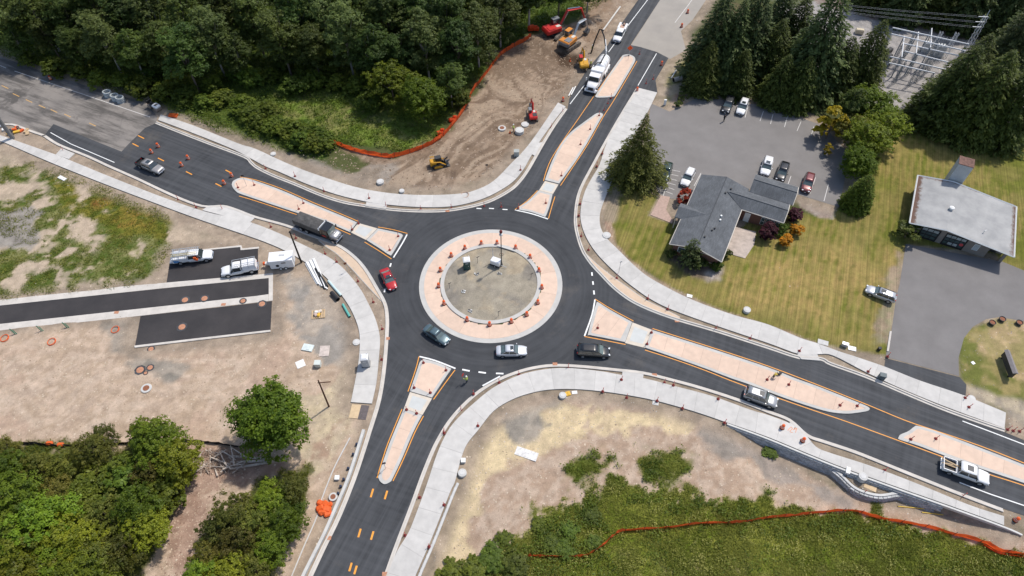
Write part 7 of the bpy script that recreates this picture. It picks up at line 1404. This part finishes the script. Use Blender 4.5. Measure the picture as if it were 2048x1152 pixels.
# ================================================================== PEOPLE
def zone_mat(name, bands):
    m, N, L, B = shader_nodes(name); tc = nd(N, 'ShaderNodeTexCoord'); sp = nd(N, 'ShaderNodeSeparateXYZ'); L.new(tc.outputs['Object'], sp.inputs[0]); rp = nd(N, 'ShaderNodeValToRGB'); rp.color_ramp.interpolation = 'CONSTANT'; mr = nd(N, 'ShaderNodeMapRange'); mr.inputs[2].default_value = 2.0; L.new(sp.outputs[2], mr.inputs[0]); L.new(mr.outputs[0], rp.inputs[0]); e = rp.color_ramp.elements
    while len(e) < len(bands): e.new(.5)
    for k, (z, c) in enumerate(bands): e[k].position = z/2; e[k].color = (*c, 1)
    L.new(rp.outputs[0], B.inputs['Base Color']); B.inputs['Roughness'].default_value = .8; return m
def person(label, px, py, hd, joints, bands, hat=None, z=None, vest=None):
    t = thing('person', label, 'person', xyz(px, py, z), hd); names = list(joints); J = joints
    E = [('pel', 'che'), ('che', 'nek'), ('nek', 'hea'), ('che', 'ls'), ('ls', 'le'), ('le', 'lh'), ('che', 'rs'), ('rs', 're'), ('re', 'rh'), ('pel', 'lk'), ('lk', 'la'), ('la', 'lt'), ('pel', 'rk'), ('rk', 'ra'), ('ra', 'rt')]
    rad = {'pel': .155, 'che': .165, 'nek': .06, 'hea': .105, 'ls': .075, 'le': .055, 'lh': .045, 'rs': .075, 're': .055, 'rh': .045, 'lk': .075, 'la': .05, 'lt': .045, 'rk': .075, 'ra': .05, 'rt': .045}
    bm = bmesh.new(); sk = bm.verts.layers.skin.verify(); vv = {n: bm.verts.new(J[n]) for n in names}
    for a, b in E: bm.edges.new((vv[a], vv[b]))
    for n in names: vv[n][sk].radius = (rad[n],)*2; vv[n][sk].use_root = (n == 'pel')
    me = bpy.data.meshes.new('body'); bm.to_mesh(me); bm.free(); b = link(me, 'body', zone_mat('clothes_'+label[:24], bands), t); b.modifiers.new('skin', 'SKIN'); s = b.modifiers.new('sub', 'SUBSURF'); s.levels = s.render_levels = 1
    h = J['hea']; MB().lathe([(.145, 0), (.14, .06), (.11, .12), (.05, .155)], 12, (h[0], h[1], h[2]+.05)).obj('hard_hat' if hat else 'hair', hat or DARK, t)
    if vest: c, p = J['che'], J['pel']; MB().loft([[(p[0]*(1-f)+c[0]*f+.19*math.cos(a), p[1]*(1-f)+c[1]*f+.235*math.sin(a), p[2]*(1-f)+c[2]*f) for a in np.linspace(0, 5.9, 12)] for f in (.15, .6, 1.05)], False).obj('vest', vest, t)
    return t
STAND = dict(pel=(0, 0, .95), che=(0, 0, 1.35), nek=(0, 0, 1.5), hea=(.02, 0, 1.68), ls=(0, .2, 1.42), le=(.03, .28, 1.15), lh=(.15, .27, .92), rs=(0, -.2, 1.42), re=(.03, -.28, 1.15), rh=(.15, -.27, .92), lk=(.02, .1, .5), la=(-.02, .11, .08), lt=(.12, .12, .04), rk=(.02, -.1, .5), ra=(-.02, -.11, .08), rt=(.12, -.12, .04))
FLAG = {**STAND, 'le': (.2, .3, 1.2), 'lh': (.42, .25, 1.35), 're': (.1, -.3, 1.15), 'rh': (.3, -.25, 1.1)}
BEND = dict(pel=(-.1, 0, .8), che=(.28, 0, 1.05), nek=(.42, 0, 1.1), hea=(.55, 0, 1.14), ls=(.3, .2, 1.02), le=(.45, .24, .78), lh=(.62, .15, .55), rs=(.3, -.2, 1.02), re=(.45, -.24, .78), rh=(.62, -.15, .55), lk=(.08, .12, .45), la=(-.05, .13, .08), lt=(.1, .14, .04), rk=(-.05, -.12, .45), ra=(-.2, -.13, .08), rt=(-.05, -.14, .04))
HIV = mat('hi_vis_lime', (.62,.72,.16), .7, .08, .2); HATW = mat('white_hat', (.8,.8,.78), .4, .03, .2); SKN = (.45,.28,.2)
lime, navy, blk, tanc = (.55,.62,.16), (.03,.04,.07), (.02,.02,.022), (.30,.22,.14)
fl = person('flagger in lime vest and white hat holding a red paddle at the south entry', 934, 765, heading(934,765,910,752), FLAG, [(0, blk), (.12, navy), (.95, lime), (1.5, SKN)], HATW, 0.0, HIV)
pd = thing('stop_paddle', 'red stop paddle held up by the flagger', 'sign', (*rel(fl, .45, .25), 0), fl.rotation_euler.z); MB().tube([(0, 0, .9), (0, 0, 2.0)], .02, 6).obj('handle', WOOD, pd); me = MB().lathe([(.3, -.012), (.3, .012)], 8, (0, 0, 2.2), 'X').mesh('face'); link(me, 'face', mat('stop_red', (.6,.03,.03), .5, .06, .2), pd)
person('worker in yellow jacket bending over a saw on the east median', 1545, 757, heading(1540,760,1562,748), BEND, [(0, blk), (.1, (.06,.06,.06)), (.82, (.62,.45,.08)), (1.12, SKN)], mat('cream_hat', (.7,.62,.45), .5, .05, .2), .15, None)
o = MB().box((0, 0, .3), (.6, .4, .35), bev=.06).lathe([(.2, -.02), (.2, .02)], 14, (.4, .1, .25), 'Y').tube([(-.2, 0, .45), (-.5, .0, .8)], .03, 6).obj('concrete_saw', BLACK); o.location = xyz(1557, 750, .15); o.rotation_euler = (0, 0, .3); tag(o, 'black concrete saw in front of the bending worker', 'saw')
person('worker in lime vest at the trench below the hanging hose', 1184, 104, 2.2, STAND, [(0, blk), (.1, tanc), (.95, lime), (1.5, SKN)], HATW, None, HIV)
person('worker in lime vest behind the yellow mini excavator', 1181, 135, 2.6, STAND, [(0, blk), (.1, navy), (.95, lime), (1.5, SKN)], HATW, None, HIV)
person('worker in lime vest among the concrete rings of the graded dirt', 1027, 263, 3.0, STAND, [(0, blk), (.1, navy), (.95, lime), (1.5, SKN)], HATW, None, HIV)
person('person in black clothes standing in the parking lot', 1447, 243, -1.2, STAND, [(0, blk), (.1, (.015,.015,.017)), (1.5, SKN)], None, 0.0, None)
for px, py, l in ((1020,266,'beside the lime-vested worker'), (1140,122,'at the dark pit')):
    t = thing('traffic_cone', 'orange cone '+l, 'cone', xyz(px, py)); MB().lathe([(.24, 0), (.24, .04), (.16, .06), (.04, .75)], 12).obj('cone', ORANGE, t); MB().lathe([(.118, .3), (.085, .48)], 12).obj('band', BAR_W, t)
# ================================================================== GRIT: clods, straw and stones
def grit(name, wmap, dens, smin, smax, m, seed, flat=.5, label=None):
    rng = np.random.default_rng(seed); wj = np.where((GX > -125) & (GX < 132) & (GY > -50) & (GY < 95) & (paved < -.25), wmap, 0).ravel(); cs = np.cumsum(wj); cnt = int(dens*cs[-1]*.42*.42); pk = np.clip(np.searchsorted(cs, rng.uniform(0, cs[-1], cnt)), 0, len(wj)-1)
    P = np.stack([GX.ravel()[pk]+rng.uniform(-.21, .21, cnt), GY.ravel()[pk]+rng.uniform(-.21, .21, cnt), GZ.ravel()[pk]], 1); a = rng.uniform(0, 6.28, cnt); s = smin+(smax-smin)*rng.uniform(0, 1, cnt)**2.2; asp = rng.uniform(.45, 1, cnt)
    ca, sa = np.cos(a)*s, np.sin(a)*s; up = np.stack([rng.normal(size=cnt)*.2*s, rng.normal(size=cnt)*.2*s, s*flat], 1)
    V = np.stack([P+np.stack([ca, sa, -.02+0*a], 1), P+np.stack([-sa*asp, ca*asp, -.02+0*a], 1), P+np.stack([-ca, -sa, -.02+0*a], 1), P+np.stack([sa*asp, -ca*asp, -.02+0*a], 1), P+up], 1).reshape(-1, 3)
    b = (np.arange(cnt)*5)[:, None]; F = np.concatenate([b+np.array([[0, 1, 4]]), b+np.array([[1, 2, 4]]), b+np.array([[2, 3, 4]]), b+np.array([[3, 0, 4]])])
    me = npmesh(name, V, F, np.repeat(rng.uniform(0, 1, cnt), 5)); tag(link(me, name, m), label, None, None, 'stuff')
def grit_mat(name, a, b):
    m, N, L, B = shader_nodes(name); at = nd(N, 'ShaderNodeAttribute', attribute_name='tint'); L.new(mixc(N, L, at.outputs['Fac'], a, b), B.inputs['Base Color']); B.inputs['Roughness'].default_value = .95; return m
bare = sst(.30, .42, C[..., 0])
grit('straw_and_stones', bare, 5.0, .05, .20, grit_mat('straw_grit', (.26,.19,.13), (.62,.52,.40)), 1, .35)
grit('clods', sst(0, 2, soil), 4.0, .05, .28, grit_mat('clod_grit', (.13,.085,.055), (.40,.31,.23)), 2, .6)
grit('verge_gravel', sst(-6, -.8, paved)*(1-bare)*(1-sst(0, 1, dlaw)), 3.0, .04, .15, grit_mat('gravel_grit', (.15,.13,.11), (.46,.43,.39)), 3, .5)
grit('island_gravel', isl, 7.0, .04, .18, grit_mat('island_grit', (.16,.14,.115), (.48,.43,.35)), 4, .5)
grit('wood_chips', sst(.05, .35, wsw2*0+box_sd(S([(380,890),(520,895),(545,930),(420,1010),(395,1160),(310,1160),(345,1000)]), 3)/2), 16.0, .06, .22, grit_mat('chip_grit', (.20,.12,.085), (.56,.43,.32)), 5, .3)
